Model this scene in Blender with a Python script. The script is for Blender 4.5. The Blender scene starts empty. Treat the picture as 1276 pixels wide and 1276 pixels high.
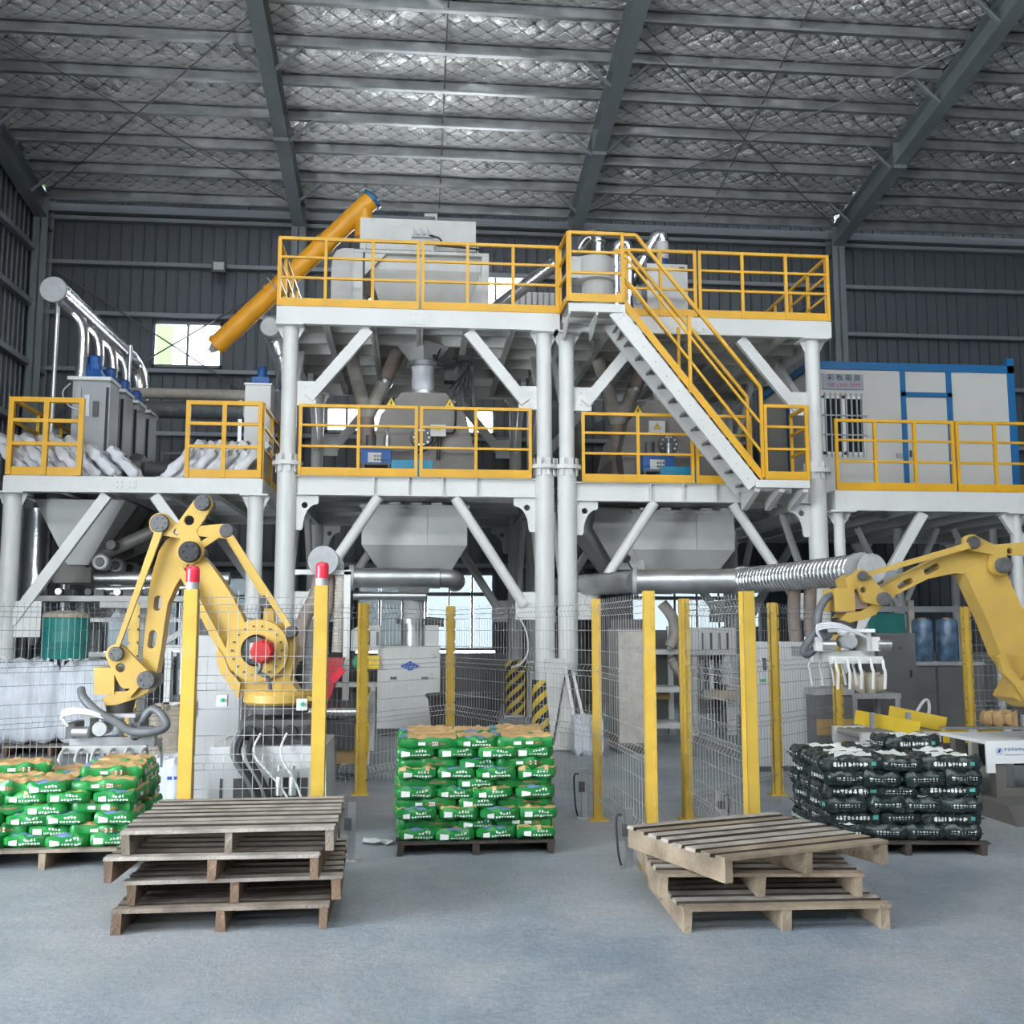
import bpy, math, random
from math import sin, cos, pi, radians, sqrt
from mathutils import Vector, Matrix
from mathutils.geometry import tessellate_polygon

SC = bpy.context.scene
COL = SC.collection
RND = random.Random(7)

# ---------------------------------------------------------------- camera
CAM_YAW, CAM_PITCH, CAM_F, CAM_H = radians(5.4), radians(6.55), 1280.0, 1.6
cd = bpy.data.cameras.new('camera')
cam = bpy.data.objects.new('camera', cd)
COL.objects.link(cam)
cam.location = (0, 0, CAM_H)
cam.rotation_euler = (pi / 2 + CAM_PITCH, 0, -CAM_YAW)
cd.sensor_fit = 'HORIZONTAL'
cd.sensor_width = 36.0
cd.lens = 36.0 * CAM_F / 1276.0
cd.clip_end = 200
SC.camera = cam

# ---------------------------------------------------------------- sky, daylight, exposure
w = bpy.data.worlds.new('sky')
SC.world = w
w.use_nodes = True
bg = w.node_tree.nodes['Background']
bg.inputs['Color'].default_value = (0.86, 0.93, 1.0, 1)
bg.inputs['Strength'].default_value = 20.0


def daylight(name, loc, rot, sx, sy, power, col=(1, 1, 1), portal=False):
    l = bpy.data.lights.new(name, 'AREA')
    l.shape = 'RECTANGLE'
    l.size, l.size_y, l.energy, l.color = sx, sy, power, col
    l.cycles.is_portal = portal
    o = bpy.data.objects.new(name, l)
    COL.objects.link(o)
    o.location, o.rotation_euler = loc, rot
    return o


# sky portals: open door in the left wall, high windows behind the photographer, windows of the rear wall
daylight('left_door_portal', (-8.5, 2.25, 2.6), (0, radians(-90), 0), 5.2, 6.1, 1, portal=True)
daylight('clerestory_portal', (3.0, -9.6, 8.9), (radians(90), 0, 0), 20.4, 0.8, 1, portal=True)
for _c, _w, _h in (((-5.0, 7.8), 1.5, 1.0), ((-5.0, 1.95), 3, 1.6), ((0.25, 2.0), 3, 1.7), ((6.25, 1.95), 3, 1.6), ((-0.1, 6.2), 3.75, 0.6), ((0.6, 9.05), 3.75, 1.2)):
    daylight('window_portal', (_c[0], 22.8, _c[1]), (radians(-90), 0, 0), _w, _h, 1, portal=True)
# area lamps added overhead, out of view, to light the front of the hall
for _x in (-5.3, 0.44, 6.56):
    daylight('overhead_lamp', (_x, 0.5, 14.2), (radians(9.25), 0, 0), 1.1, 9.0, 400, (1.0, 0.99, 0.96))
SC.view_settings.view_transform = 'Standard'
SC.view_settings.look = 'None'
SC.view_settings.gamma = 1.0
SC.view_settings.use_curve_mapping = False
SC.view_settings.exposure = 0.28

# ---------------------------------------------------------------- surveying helpers (photo point + distance -> place)
_d = Vector((sin(CAM_YAW), cos(CAM_YAW), 0))
_r = Vector((cos(CAM_YAW), -sin(CAM_YAW), 0))
_f = _d * cos(CAM_PITCH) + Vector((0, 0, sin(CAM_PITCH)))
_u = _d * -sin(CAM_PITCH) + Vector((0, 0, cos(CAM_PITCH)))


def ray(x, y):
    return _f + _r * ((x - 638) / CAM_F) + _u * ((638 - y) / CAM_F)


def at(x, y, Y):
    v = ray(x, y)
    return Vector((0, 0, CAM_H)) + v * (Y / v.y)


def flo(x, y, z=0.0):
    v = ray(x, y)
    return Vector((0, 0, CAM_H)) + v * ((z - CAM_H) / v.z)


# ---------------------------------------------------------------- materials
MATS = {}


def mk(name, col, rough=0.5, metal=0.0, var=0.12, scale=3.0, bump=0.0, bscale=40.0, spec=0.5, tint=None, grime=0.0):
    m = bpy.data.materials.new(name)
    m.use_nodes = True
    nt = m.node_tree
    b = nt.nodes['Principled BSDF']
    b.inputs['Roughness'].default_value = rough
    b.inputs['Metallic'].default_value = metal
    b.inputs['Specular IOR Level'].default_value = spec
    tc = nt.nodes.new('ShaderNodeTexCoord')
    n = nt.nodes.new('ShaderNodeTexNoise')
    n.inputs['Scale'].default_value = scale
    n.inputs['Detail'].default_value = 5
    nt.links.new(tc.outputs['Object'], n.inputs['Vector'])
    r = nt.nodes.new('ShaderNodeValToRGB')
    r.color_ramp.elements[0].position = 0.3
    r.color_ramp.elements[1].position = 0.7
    lo = tint or tuple(c * (1 - var) for c in col)
    hi = tuple(min(1, c * (1 + var * 0.5)) for c in col)
    r.color_ramp.elements[0].color = (*lo, 1)
    r.color_ramp.elements[1].color = (*hi, 1)
    nt.links.new(n.outputs['Fac'], r.inputs['Fac'])
    out = r.outputs['Color']
    if grime > 0:
        n3 = nt.nodes.new('ShaderNodeTexNoise')
        n3.inputs['Scale'].default_value = scale * 2.7
        n3.inputs['Detail'].default_value = 8
        n3.inputs['Roughness'].default_value = 0.7
        nt.links.new(tc.outputs['Object'], n3.inputs['Vector'])
        r3 = nt.nodes.new('ShaderNodeValToRGB')
        r3.color_ramp.elements[0].position = 0.52
        r3.color_ramp.elements[1].position = 0.75
        r3.color_ramp.elements[0].color = (0, 0, 0, 1)
        r3.color_ramp.elements[1].color = (grime, grime, grime, 1)
        nt.links.new(n3.outputs['Fac'], r3.inputs['Fac'])
        mx = nt.nodes.new('ShaderNodeMixRGB')
        mx.inputs['Color2'].default_value = (0.30, 0.27, 0.23, 1)
        nt.links.new(r3.outputs['Color'], mx.inputs['Fac'])
        nt.links.new(out, mx.inputs['Color1'])
        out = mx.outputs['Color']
    nt.links.new(out, b.inputs['Base Color'])
    if bump > 0:
        n2 = nt.nodes.new('ShaderNodeTexNoise')
        n2.inputs['Scale'].default_value = bscale
        n2.inputs['Detail'].default_value = 4
        nt.links.new(tc.outputs['Object'], n2.inputs['Vector'])
        bp = nt.nodes.new('ShaderNodeBump')
        bp.inputs['Strength'].default_value = bump
        bp.inputs['Distance'].default_value = 0.02
        nt.links.new(n2.outputs['Fac'], bp.inputs['Height'])
        nt.links.new(bp.outputs['Normal'], b.inputs['Normal'])
    MATS[name] = m
    return m


mk('white', (0.69, 0.69, 0.66), 0.42, 0, 0.07, 1.5, grime=0.12)
mk('white_machine', (0.56, 0.56, 0.53), 0.42, 0, 0.10, 2.0, grime=0.25)
mk('deck', (0.50, 0.50, 0.475), 0.55, 0, 0.10, 2.0, grime=0.15)
mk('rail_yellow', (0.74, 0.39, 0.012), 0.42, 0, 0.12, 3.0, grime=0.06)
mk('screw_orange', (0.80, 0.36, 0.02), 0.40, 0, 0.12, 2.0)
mk('post_yellow', (0.57, 0.375, 0.055), 0.45, 0, 0.18, 4.0, grime=0.3)
mk('robot_yellow', (0.50, 0.325, 0.07), 0.42, 0, 0.12, 3.0, grime=0.22)
mk('roof_steel', (0.20, 0.225, 0.235), 0.5, 0.1, 0.15, 1.2)
mk('zinc', (0.62, 0.63, 0.64), 0.34, 0.9, 0.2, 2.5, 0.06, 20)
mk('zinc_dull', (0.50, 0.51, 0.51), 0.38, 0.8, 0.3, 2.5, 0.08, 20)
mk('duct_silver', (0.74, 0.75, 0.77), 0.24, 0.95, 0.15, 4, 0.25, 14)
mk('joint_grey', (0.11, 0.11, 0.11), 0.5, 0.1, 0.15, 12)
mk('cap_grey', (0.40, 0.41, 0.41), 0.5, 0.2, 0.15, 12)
mk('sheet', (0.098, 0.11, 0.122), 0.45, 0.15, 0.12, 0.7, spec=0.4)
mk('girt', (0.25, 0.27, 0.29), 0.45, 0.2, 0.1, 2)
mk('plaster', (0.22, 0.22, 0.215), 0.8, 0, 0.15, 2)
mk('wood', (0.29, 0.225, 0.155), 0.8, 0, 0.45, 5, 0.5, 60, grime=0.3)
mk('wood_old', (0.25, 0.205, 0.16), 0.85, 0, 0.45, 6, 0.5, 60, grime=0.3)
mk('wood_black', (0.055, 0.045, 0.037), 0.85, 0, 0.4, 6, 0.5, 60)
mk('wood_grey', (0.36, 0.325, 0.28), 0.85, 0, 0.4, 7, 0.5, 60, grime=0.3)
mk('wood_dark', (0.20, 0.13, 0.085), 0.85, 0, 0.5, 6, 0.5, 60)
mk('bag_green', (0.012, 0.22, 0.042), 0.33, 0, 0.3, 6, 0.35, 9)
mk('bag_tan', (0.56, 0.36, 0.16), 0.6, 0, 0.2, 8, 0.3, 9)
mk('bag_print', (0.80, 0.82, 0.78), 0.5, 0, 0.05, 9)
mk('bag_blue', (0.16, 0.24, 0.42), 0.5, 0, 0.4, 12)
mk('bag_red', (0.50, 0.14, 0.08), 0.5, 0, 0.2, 12)
mk('bag_black', (0.016, 0.028, 0.027), 0.24, 0, 0.4, 6, 0.6, 12, grime=0.35)
mk('bag_white', (0.66, 0.67, 0.70), 0.5, 0, 0.15, 5, 0.5, 10)
mk('bulk_white', (0.70, 0.73, 0.78), 0.6, 0, 0.2, 3, 0.9, 8)
mk('sack_beige', (0.45, 0.39, 0.30), 0.8, 0, 0.3, 5, 0.8, 12)
mk('teal_print', (0.10, 0.42, 0.36), 0.4, 0, 0.2, 12)
mk('motor_blue', (0.02, 0.10, 0.33), 0.4, 0.1, 0.2, 6)
mk('booth_blue', (0.008, 0.14, 0.35), 0.4, 0, 0.08, 2)
mk('teal', (0.02, 0.26, 0.42), 0.4, 0, 0.15, 6)
mk('cap_blue', (0.02, 0.13, 0.27), 0.4, 0, 0.15, 6)
mk('feeder_grey', (0.34, 0.35, 0.36), 0.45, 0.1, 0.12, 2.5, grime=0.2)
mk('mixer_grey', (0.19, 0.178, 0.16), 0.5, 0.2, 0.15, 2.5, grime=0.2)
mk('machine_dark', (0.10, 0.10, 0.10), 0.5, 0.3, 0.3, 6)
mk('cabinet_grey', (0.50, 0.51, 0.51), 0.45, 0, 0.08, 2)
mk('cabinet_dark', (0.13, 0.13, 0.125), 0.5, 0, 0.15, 2)
mk('booth_panel', (0.60, 0.59, 0.555), 0.5, 0, 0.06, 1)
mk('rubber', (0.022, 0.022, 0.024), 0.5, 0, 0.3, 8)
mk('hose_grey', (0.13, 0.14, 0.15), 0.45, 0, 0.3, 8)
mk('hose_pale', (0.48, 0.44, 0.38), 0.6, 0, 0.2, 8, 0.3, 30)
mk('hose_brown', (0.30, 0.235, 0.20), 0.6, 0, 0.2, 8)
mk('red', (0.45, 0.03, 0.03), 0.4, 0, 0.2, 6)
mk('red_lens', (0.85, 0.04, 0.07), 0.25, 0, 0.08, 20)
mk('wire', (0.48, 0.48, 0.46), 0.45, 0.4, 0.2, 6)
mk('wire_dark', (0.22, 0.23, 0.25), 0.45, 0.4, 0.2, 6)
mk('bin_dark', (0.055, 0.058, 0.065), 0.5, 0, 0.25, 3)
mk('drum_green', (0.02, 0.22, 0.19), 0.5, 0, 0.2, 3)
mk('hazard_black', (0.025, 0.022, 0.02), 0.5, 0, 0.3, 8)
mk('sign_yellow', (0.80, 0.55, 0.03), 0.5, 0, 0.05, 9)
mk('sign_black', (0.02, 0.02, 0.02), 0.5, 0, 0.05, 9)
mk('sign_grey', (0.34, 0.37, 0.42), 0.5, 0, 0.08, 9)
mk('sign_red', (0.55, 0.07, 0.06), 0.5, 0, 0.08, 9)
mk('logo_blue', (0.02, 0.09, 0.40), 0.4, 0, 0.1, 9)
mk('logo_pale', (0.42, 0.60, 0.80), 0.4, 0, 0.1, 9)
mk('leaf_green', (0.040, 0.075, 0.010), 0.7, 0, 0.1, 1)
mk('render_white', (0.85, 0.86, 0.86), 0.8, 0, 0.05, 1)
mk('ground_pale', (0.55, 0.54, 0.52), 0.9, 0, 0.15, 0.6)
mk('fan_green', (0.04, 0.35, 0.15), 0.4, 0, 0.1, 9)
mk('film_blue', (0.10, 0.17, 0.26), 0.18, 0, 0.6, 7, 0.6, 10)
mk('cardboard', (0.42, 0.27, 0.10), 0.7, 0, 0.2, 5)
mk('trim_alu', (0.16, 0.17, 0.18), 0.4, 0.3, 0.1, 5)
mk('lamp_face', (0.62, 0.64, 0.58), 0.25, 0, 0.05, 20)

# window glass: clear with a faint reflection
gm = bpy.data.materials.new('pane_glass')
gm.use_nodes = True
nt = gm.node_tree
b = nt.nodes['Principled BSDF']
b.inputs['Roughness'].default_value = 0.05
b.inputs['Base Color'].default_value = (0.8, 0.85, 0.85, 1)
tr = nt.nodes.new('ShaderNodeBsdfTransparent')
mx = nt.nodes.new('ShaderNodeMixShader')
mx.inputs[0].default_value = 0.12
nt.links.new(tr.outputs[0], mx.inputs[1])
nt.links.new(b.outputs[0], mx.inputs[2])
nt.links.new(mx.outputs[0], nt.nodes['Material Output'].inputs['Surface'])
MATS['glass'] = gm
fg = gm.copy()          # lower row panes, dark tint added to cut the daylight coming in
fg.name = 'pane_dimmed'
for n_ in fg.node_tree.nodes:
    if n_.type == 'BSDF_TRANSPARENT':
        n_.inputs['Color'].default_value = (0.22, 0.235, 0.24, 1)
MATS['glass_dimmed'] = fg
dk = mk('dark_glass', (0.03, 0.035, 0.045), 0.06, 0, 0.4, 2)


def mat_floor():
    m = mk('concrete', (0.30, 0.325, 0.345), 0.52, 0, 0.1, 0.5)
    nt = m.node_tree
    b = nt.nodes['Principled BSDF']
    tc = nt.nodes.new('ShaderNodeTexCoord')

    def noise(sc, det, rough=0.6, vec=None):
        n = nt.nodes.new('ShaderNodeTexNoise')
        n.inputs['Scale'].default_value = sc
        n.inputs['Detail'].default_value = det
        n.inputs['Roughness'].default_value = rough
        nt.links.new(vec or tc.outputs['Object'], n.inputs['Vector'])
        return n.outputs['Fac']

    def ramp(fac, stops):
        r = nt.nodes.new('ShaderNodeValToRGB')
        while len(r.color_ramp.elements) < len(stops):
            r.color_ramp.elements.new(0.5)
        for e, (p, c) in zip(r.color_ramp.elements, stops):
            e.position = p
            e.color = (*c, 1)
        nt.links.new(fac, r.inputs['Fac'])
        return r.outputs['Color']

    def mix(fac, a, bb, mode='MIX'):
        x = nt.nodes.new('ShaderNodeMixRGB')
        x.blend_type = mode
        if isinstance(fac, float):
            x.inputs['Fac'].default_value = fac
        else:
            nt.links.new(fac, x.inputs['Fac'])
        nt.links.new(a, x.inputs['Color1'])
        if isinstance(bb, tuple):
            x.inputs['Color2'].default_value = (*bb, 1)
        else:
            nt.links.new(bb, x.inputs['Color2'])
        return x.outputs['Color']
    base = ramp(noise(0.45, 6), [(0.32, (0.135, 0.20, 0.26)), (0.48, (0.215, 0.265, 0.305)), (0.62, (0.285, 0.31, 0.325)), (0.72, (0.31, 0.305, 0.285))])
    dust = ramp(noise(1.7, 10, 0.75), [(0.42, (0, 0, 0)), (0.66, (0.9, 0.9, 0.9))])
    c = mix(dust, base, (0.36, 0.38, 0.395))
    # long scuffs left by pallet trucks
    mp = nt.nodes.new('ShaderNodeMapping')
    mp.inputs['Rotation'].default_value = (0, 0, radians(28))
    mp.inputs['Scale'].default_value = (7.0, 0.5, 1)
    nt.links.new(tc.outputs['Object'], mp.inputs['Vector'])
    sc = ramp(noise(1.0, 6, 0.65, mp.outputs['Vector']), [(0.56, (0, 0, 0)), (0.70, (0.55, 0.55, 0.55))])
    c = mix(sc, c, (0.27, 0.33, 0.40))
    mp2 = nt.nodes.new('ShaderNodeMapping')
    mp2.inputs['Rotation'].default_value = (0, 0, radians(-55))
    mp2.inputs['Scale'].default_value = (9.0, 0.6, 1)
    nt.links.new(tc.outputs['Object'], mp2.inputs['Vector'])
    sc2 = ramp(noise(1.3, 6, 0.65, mp2.outputs['Vector']), [(0.6, (0, 0, 0)), (0.72, (0.5, 0.5, 0.5))])
    c = mix(sc2, c, (0.20, 0.30, 0.36))
    c = mix(0.18, c, ramp(noise(30, 8, 0.75), [(0.35, (0.1, 0.1, 0.1)), (0.65, (0.75, 0.75, 0.75))]))
    # scattered dark crumbs and oily specks
    crumbs = ramp(noise(9, 14, 0.85), [(0.60, (0, 0, 0)), (0.68, (0.75, 0.75, 0.75))])
    c = mix(crumbs, c, (0.14, 0.15, 0.15))
    smear = ramp(noise(0.8, 5, 0.6), [(0.58, (0, 0, 0)), (0.75, (0.55, 0.55, 0.55))])
    c = mix(smear, c, (0.20, 0.24, 0.26))
    nt.links.new(c, b.inputs['Base Color'])
    rr = ramp(noise(1.2, 6), [(0.3, (0.38, 0.38, 0.38)), (0.7, (0.62, 0.62, 0.62))])
    nt.links.new(rr, b.inputs['Roughness'])
    bp = nt.nodes.new('ShaderNodeBump')
    bp.inputs['Strength'].default_value = 0.8
    bp.inputs['Distance'].default_value = 0.02
    nt.links.new(noise(14, 12, 0.8), bp.inputs['Height'])
    nt.links.new(bp.outputs['Normal'], b.inputs['Normal'])


mat_floor()


def mat_foil():
    m = bpy.data.materials.new('foil')
    m.use_nodes = True
    nt = m.node_tree
    b = nt.nodes['Principled BSDF']
    b.inputs['Metallic'].default_value = 0.92
    b.inputs['Roughness'].default_value = 0.20
    tc = nt.nodes.new('ShaderNodeTexCoord')
    sep = nt.nodes.new('ShaderNodeSeparateXYZ')
    nt.links.new(tc.outputs['Object'], sep.inputs[0])

    def math_(op, a, bb=None):
        n = nt.nodes.new('ShaderNodeMath')
        n.operation = op
        for i, q in enumerate((a, bb)):
            if q is None:
                continue
            if isinstance(q, (int, float)):
                n.inputs[i].default_value = q
            else:
                nt.links.new(q, n.inputs[i])
        return n.outputs[0]
    # the diamond wire net the foil bulges through
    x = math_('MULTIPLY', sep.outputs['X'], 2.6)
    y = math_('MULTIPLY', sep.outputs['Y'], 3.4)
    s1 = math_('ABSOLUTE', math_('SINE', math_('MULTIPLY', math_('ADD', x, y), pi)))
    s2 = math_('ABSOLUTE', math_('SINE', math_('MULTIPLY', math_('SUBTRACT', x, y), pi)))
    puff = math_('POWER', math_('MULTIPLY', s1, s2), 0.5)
    n = nt.nodes.new('ShaderNodeTexNoise')
    n.inputs['Scale'].default_value = 5.5
    n.inputs['Detail'].default_value = 7
    n.inputs['Roughness'].default_value = 0.65
    n.inputs['Distortion'].default_value = 1.2
    nt.links.new(tc.outputs['Object'], n.inputs['Vector'])
    hgt = math_('ADD', math_('MULTIPLY', puff, 0.75), math_('MULTIPLY', n.outputs['Fac'], 1.9))
    bp = nt.nodes.new('ShaderNodeBump')
    bp.inputs['Strength'].default_value = 1.0
    bp.inputs['Distance'].default_value = 0.045
    nt.links.new(hgt, bp.inputs['Height'])
    nt.links.new(bp.outputs['Normal'], b.inputs['Normal'])
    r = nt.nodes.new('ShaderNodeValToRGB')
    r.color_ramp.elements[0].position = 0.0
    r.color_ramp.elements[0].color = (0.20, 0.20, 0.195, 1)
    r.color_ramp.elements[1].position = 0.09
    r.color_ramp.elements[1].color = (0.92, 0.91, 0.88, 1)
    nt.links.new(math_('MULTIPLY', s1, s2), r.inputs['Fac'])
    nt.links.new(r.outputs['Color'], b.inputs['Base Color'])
    MATS['foil'] = m


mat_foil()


# ---------------------------------------------------------------- mesh helpers
def V(*a):
    return Vector(a)


class MB:
    def __init__(s):
        s.v, s.f, s.m = [], [], []
        s.mi = 0

    def mat(s, i):
        s.mi = i
        return s

    def add(s, vs, fs):
        k = len(s.v)
        s.v += [Vector(q) for q in vs]
        s.f += [tuple(k + i for i in q) for q in fs]
        s.m += [s.mi] * len(fs)
        return s

    def box(s, c, d, R=None):
        x, y, z = d[0] / 2, d[1] / 2, d[2] / 2
        vs = [Vector(q) for q in ((-x, -y, -z), (x, -y, -z), (x, y, -z), (-x, y, -z), (-x, -y, z), (x, -y, z), (x, y, z), (-x, y, z))]
        if R is not None:
            vs = [R @ q for q in vs]
        c = Vector(c)
        return s.add([q + c for q in vs], [(0, 3, 2, 1), (4, 5, 6, 7), (0, 1, 5, 4), (1, 2, 6, 5), (2, 3, 7, 6), (3, 0, 4, 7)])

    def bb(s, lo, hi):
        lo, hi = Vector(lo), Vector(hi)
        return s.box((lo + hi) / 2, hi - lo)

    def bar(s, a, b, w_, h, up=(0, 0, 1)):
        a, b = Vector(a), Vector(b)
        t = (b - a)
        L = t.length
        t.normalize()
        up = Vector(up)
        if abs(t.dot(up)) > 0.99:
            up = Vector((0, 1, 0))
        r = t.cross(up).normalized()
        u = r.cross(t)
        R = Matrix((r, t, u)).transposed()
        return s.box((a + b) / 2, (w_, L, h), R)

    def cyl(s, a, b, r, r2=None, n=14, cap=True):
        a, b = Vector(a), Vector(b)
        r2 = r if r2 is None else r2
        t = (b - a).normalized()
        q = Vector((0, 0, 1)) if abs(t.z) < 0.9 else Vector((1, 0, 0))
        e1 = t.cross(q).normalized()
        e2 = t.cross(e1)
        vs = []
        for p, rr in ((a, r), (b, r2)):
            for i in range(n):
                g = 2 * pi * i / n
                vs.append(p + (e1 * cos(g) + e2 * sin(g)) * rr)
        fs = [(i, n + i, n + (i + 1) % n, (i + 1) % n) for i in range(n)]
        if cap:
            fs += [tuple(range(n)), tuple(range(2 * n - 1, n - 1, -1))]
        return s.add(vs, fs)

    def tube(s, pts, r, n=8, closed_ends=True):
        pts = [Vector(p) for p in pts]
        rs = r if isinstance(r, (list, tuple)) else [r] * len(pts)
        t0 = (pts[1] - pts[0]).normalized()
        q = Vector((0, 0, 1)) if abs(t0.z) < 0.9 else Vector((1, 0, 0))
        e1 = t0.cross(q).normalized()
        vs = []
        for i, p in enumerate(pts):
            if i == 0:
                t = t0
            elif i == len(pts) - 1:
                t = (pts[i] - pts[i - 1]).normalized()
            else:
                t = ((pts[i] - pts[i - 1]).normalized() + (pts[i + 1] - pts[i]).normalized()).normalized()
            e1 = (e1 - t * e1.dot(t)).normalized()
            e2 = t.cross(e1)
            for k in range(n):
                g = 2 * pi * k / n
                vs.append(p + (e1 * cos(g) + e2 * sin(g)) * rs[i])
        fs = []
        for i in range(len(pts) - 1):
            for k in range(n):
                fs.append((i * n + k, (i + 1) * n + k, (i + 1) * n + (k + 1) % n, i * n + (k + 1) % n))
        if closed_ends:
            m = (len(pts) - 1) * n
            fs += [tuple(range(n)), tuple(range(m + n - 1, m - 1, -1))]
        return s.add(vs, fs)

    def lathe(s, c, prof, n=20, axis='Z'):
        c = Vector(c)
        vs, fs = [], []
        for (r, h) in prof:
            for k in range(n):
                g = 2 * pi * k / n
                q = (r * cos(g), r * sin(g), h)
                if axis == 'Y':
                    q = (q[0], q[2], q[1])
                elif axis == 'X':
                    q = (q[2], q[0], q[1])
                vs.append(c + Vector(q))
        m = len(prof)
        for i in range(m - 1):
            for k in range(n):
                a = (i * n + k, i * n + (k + 1) % n, (i + 1) * n + (k + 1) % n, (i + 1) * n + k)
                fs.append(a if axis != 'Y' else a[::-1])
        e0, e1 = tuple(range(n - 1, -1, -1)), tuple(range((m - 1) * n, m * n))
        if axis == 'Y':
            e0, e1 = e0[::-1], e1[::-1]
        fs += [e0, e1]
        return s.add(vs, fs)

    def frus(s, lo, hi):
        """lo, hi = (x0, x1, y0, y1, z): a four sided taper"""
        vs = []
        for (x0, x1, y0, y1, z) in (lo, hi):
            vs += [(x0, y0, z), (x1, y0, z), (x1, y1, z), (x0, y1, z)]
        return s.add(vs, [(0, 3, 2, 1), (4, 5, 6, 7), (0, 1, 5, 4), (1, 2, 6, 5), (2, 3, 7, 6), (3, 0, 4, 7)])

    def plate(s, outer, y0, y1, holes=(), fn=None):
        """2-D outline (a, b) with holes, given thickness from y0 to y1; fn maps (a, y, b) to a place"""
        fn = fn or (lambda a, y, b_: Vector((a, y, b_)))
        loops = [list(outer)] + [list(h) for h in holes]
        flat = [p for l in loops for p in l]
        tris = tessellate_polygon([[Vector((p[0], p[1], 0)) for p in l] for l in loops])
        n = len(flat)
        vs = [fn(p[0], y0, p[1]) for p in flat] + [fn(p[0], y1, p[1]) for p in flat]
        fs = []
        for t in tris:
            fs.append(tuple(t))
            fs.append(tuple(n + i for i in reversed(t)))
        k = 0
        for l in loops:
            m = len(l)
            for i in range(m):
                a, b_ = k + i, k + (i + 1) % m
                fs.append((a, b_, n + b_, n + a))
            k += m
        return s.add(vs, fs)

    def build(s, name, mats, parent=None, smooth=False, kind=None, label=None):
        me = bpy.data.meshes.new(name)
        if parent is None:
            xs = [q.x for q in s.v]
            ys = [q.y for q in s.v]
            zs = [q.z for q in s.v]
            off = Vector(((min(xs) + max(xs)) / 2, (min(ys) + max(ys)) / 2, min(zs)))
        else:
            root = parent
            while root.parent:
                root = root.parent
            off = Vector(root.location)
        me.from_pydata([tuple(q - off) for q in s.v], [], s.f)
        if isinstance(mats, str):
            mats = (mats,)
        for m in mats:
            me.materials.append(MATS[m])
        if len(mats) > 1:
            me.polygons.foreach_set('material_index', s.m)
        me.update()
        import bmesh
        bm = bmesh.new()
        bm.from_mesh(me)
        bmesh.ops.recalc_face_normals(bm, faces=bm.faces)
        bm.to_mesh(me)
        bm.free()
        if smooth:
            me.shade_smooth()
            me.set_sharp_from_angle(angle=radians(38))
        o = bpy.data.objects.new(name, me)
        COL.objects.link(o)
        if parent is None:
            o.location = off
        else:
            o.parent = parent
        if kind:
            o['kind'] = kind
        if label:
            o['label'] = label
        return o


def tag(o, label, cat, group=None):
    o['label'], o['category'] = label, cat
    if group:
        o['group'] = group
    return o


def struct(o):
    o['kind'] = 'structure'
    return o


def thing(name, label, cat, loc=(0, 0, 0), group=None):
    o = bpy.data.objects.new(name, None)
    COL.objects.link(o)
    o.location = loc
    o.empty_display_size = 0.1
    tag(o, label, cat, group)
    return o


def copy_tree(o, parent=None):
    c = o.copy()
    COL.objects.link(c)
    c.parent = parent
    for ch in o.children:
        copy_tree(ch, c)
    return c


def hull2(circles, n=20):
    """outline around a set of circles (a, b, r)"""
    pts = []
    for (a, b_, r) in circles:
        for k in range(n):
            g = 2 * pi * k / n
            pts.append((a + r * cos(g), b_ + r * sin(g)))
    pts = sorted(set(pts))

    def half(ps):
        h = []
        for p in ps:
            while len(h) > 1 and (h[-1][0] - h[-2][0]) * (p[1] - h[-2][1]) - (h[-1][1] - h[-2][1]) * (p[0] - h[-2][0]) <= 1e-9:
                h.pop()
            h.append(p)
        return h
    lo, up = half(pts), half(pts[::-1])
    return lo[:-1] + up[:-1]


def circ(a, b_, r, n=16):
    return [(a + r * cos(2 * pi * k / n), b_ + r * sin(2 * pi * k / n)) for k in range(n)]


def smooth_path(pts, sub=6):
    pts = [Vector(p) for p in pts]
    out = []
    for i in range(len(pts) - 1):
        p0, p1, p2, p3 = pts[max(i - 1, 0)], pts[i], pts[i + 1], pts[min(i + 2, len(pts) - 1)]
        for k in range(sub):
            t = k / sub
            out.append(0.5 * ((2 * p1) + (p2 - p0) * t + (2 * p0 - 5 * p1 + 4 * p2 - p3) * t * t + (3 * p1 - p0 - 3 * p2 + p3) * t ** 3))
    out.append(pts[-1])
    return out

# ================================================================ THE HALL
WALL_Y, LEFT_X, RIGHT_X, FRONT_Y = 22.5, -8.3, 16.0, -9.5
EAVE, SLOPE = 10.85, 0.163


def roof_z(y):
    return EAVE + (WALL_Y - y) * SLOPE


struct(MB().bb((LEFT_X, FRONT_Y, -0.2), (RIGHT_X, WALL_Y + 0.1, 0)).build('floor', 'concrete'))

# --- back wall: masonry dado, ribbed sheets, girts, columns, windows
wall = struct(MB().bb((LEFT_X, WALL_Y, 0), (RIGHT_X, WALL_Y + 0.25, 1.1)).build('wall_back', 'plaster'))
PW = 0.75
GX0 = -8.0
WINS = [  # (first sheet, last sheet, z0, z1, columns of panes, rows)
    (3, 5, 7.28, 8.30, 2, 1, 'window_1'),
    (2, 6, 1.15, 2.75, 4, 2, 'window_2'),
    (9, 13, 1.15, 2.85, 6, 2, 'window_3'),
    (17, 21, 1.15, 2.75, 6, 2, 'window_4'),
    (8, 13, 5.90, 6.50, 8, 1, 'window_5'),
    (9, 14, 8.45, 9.65, 5, 1, 'window_6'),
]
_sheet_cache = {}


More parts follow.
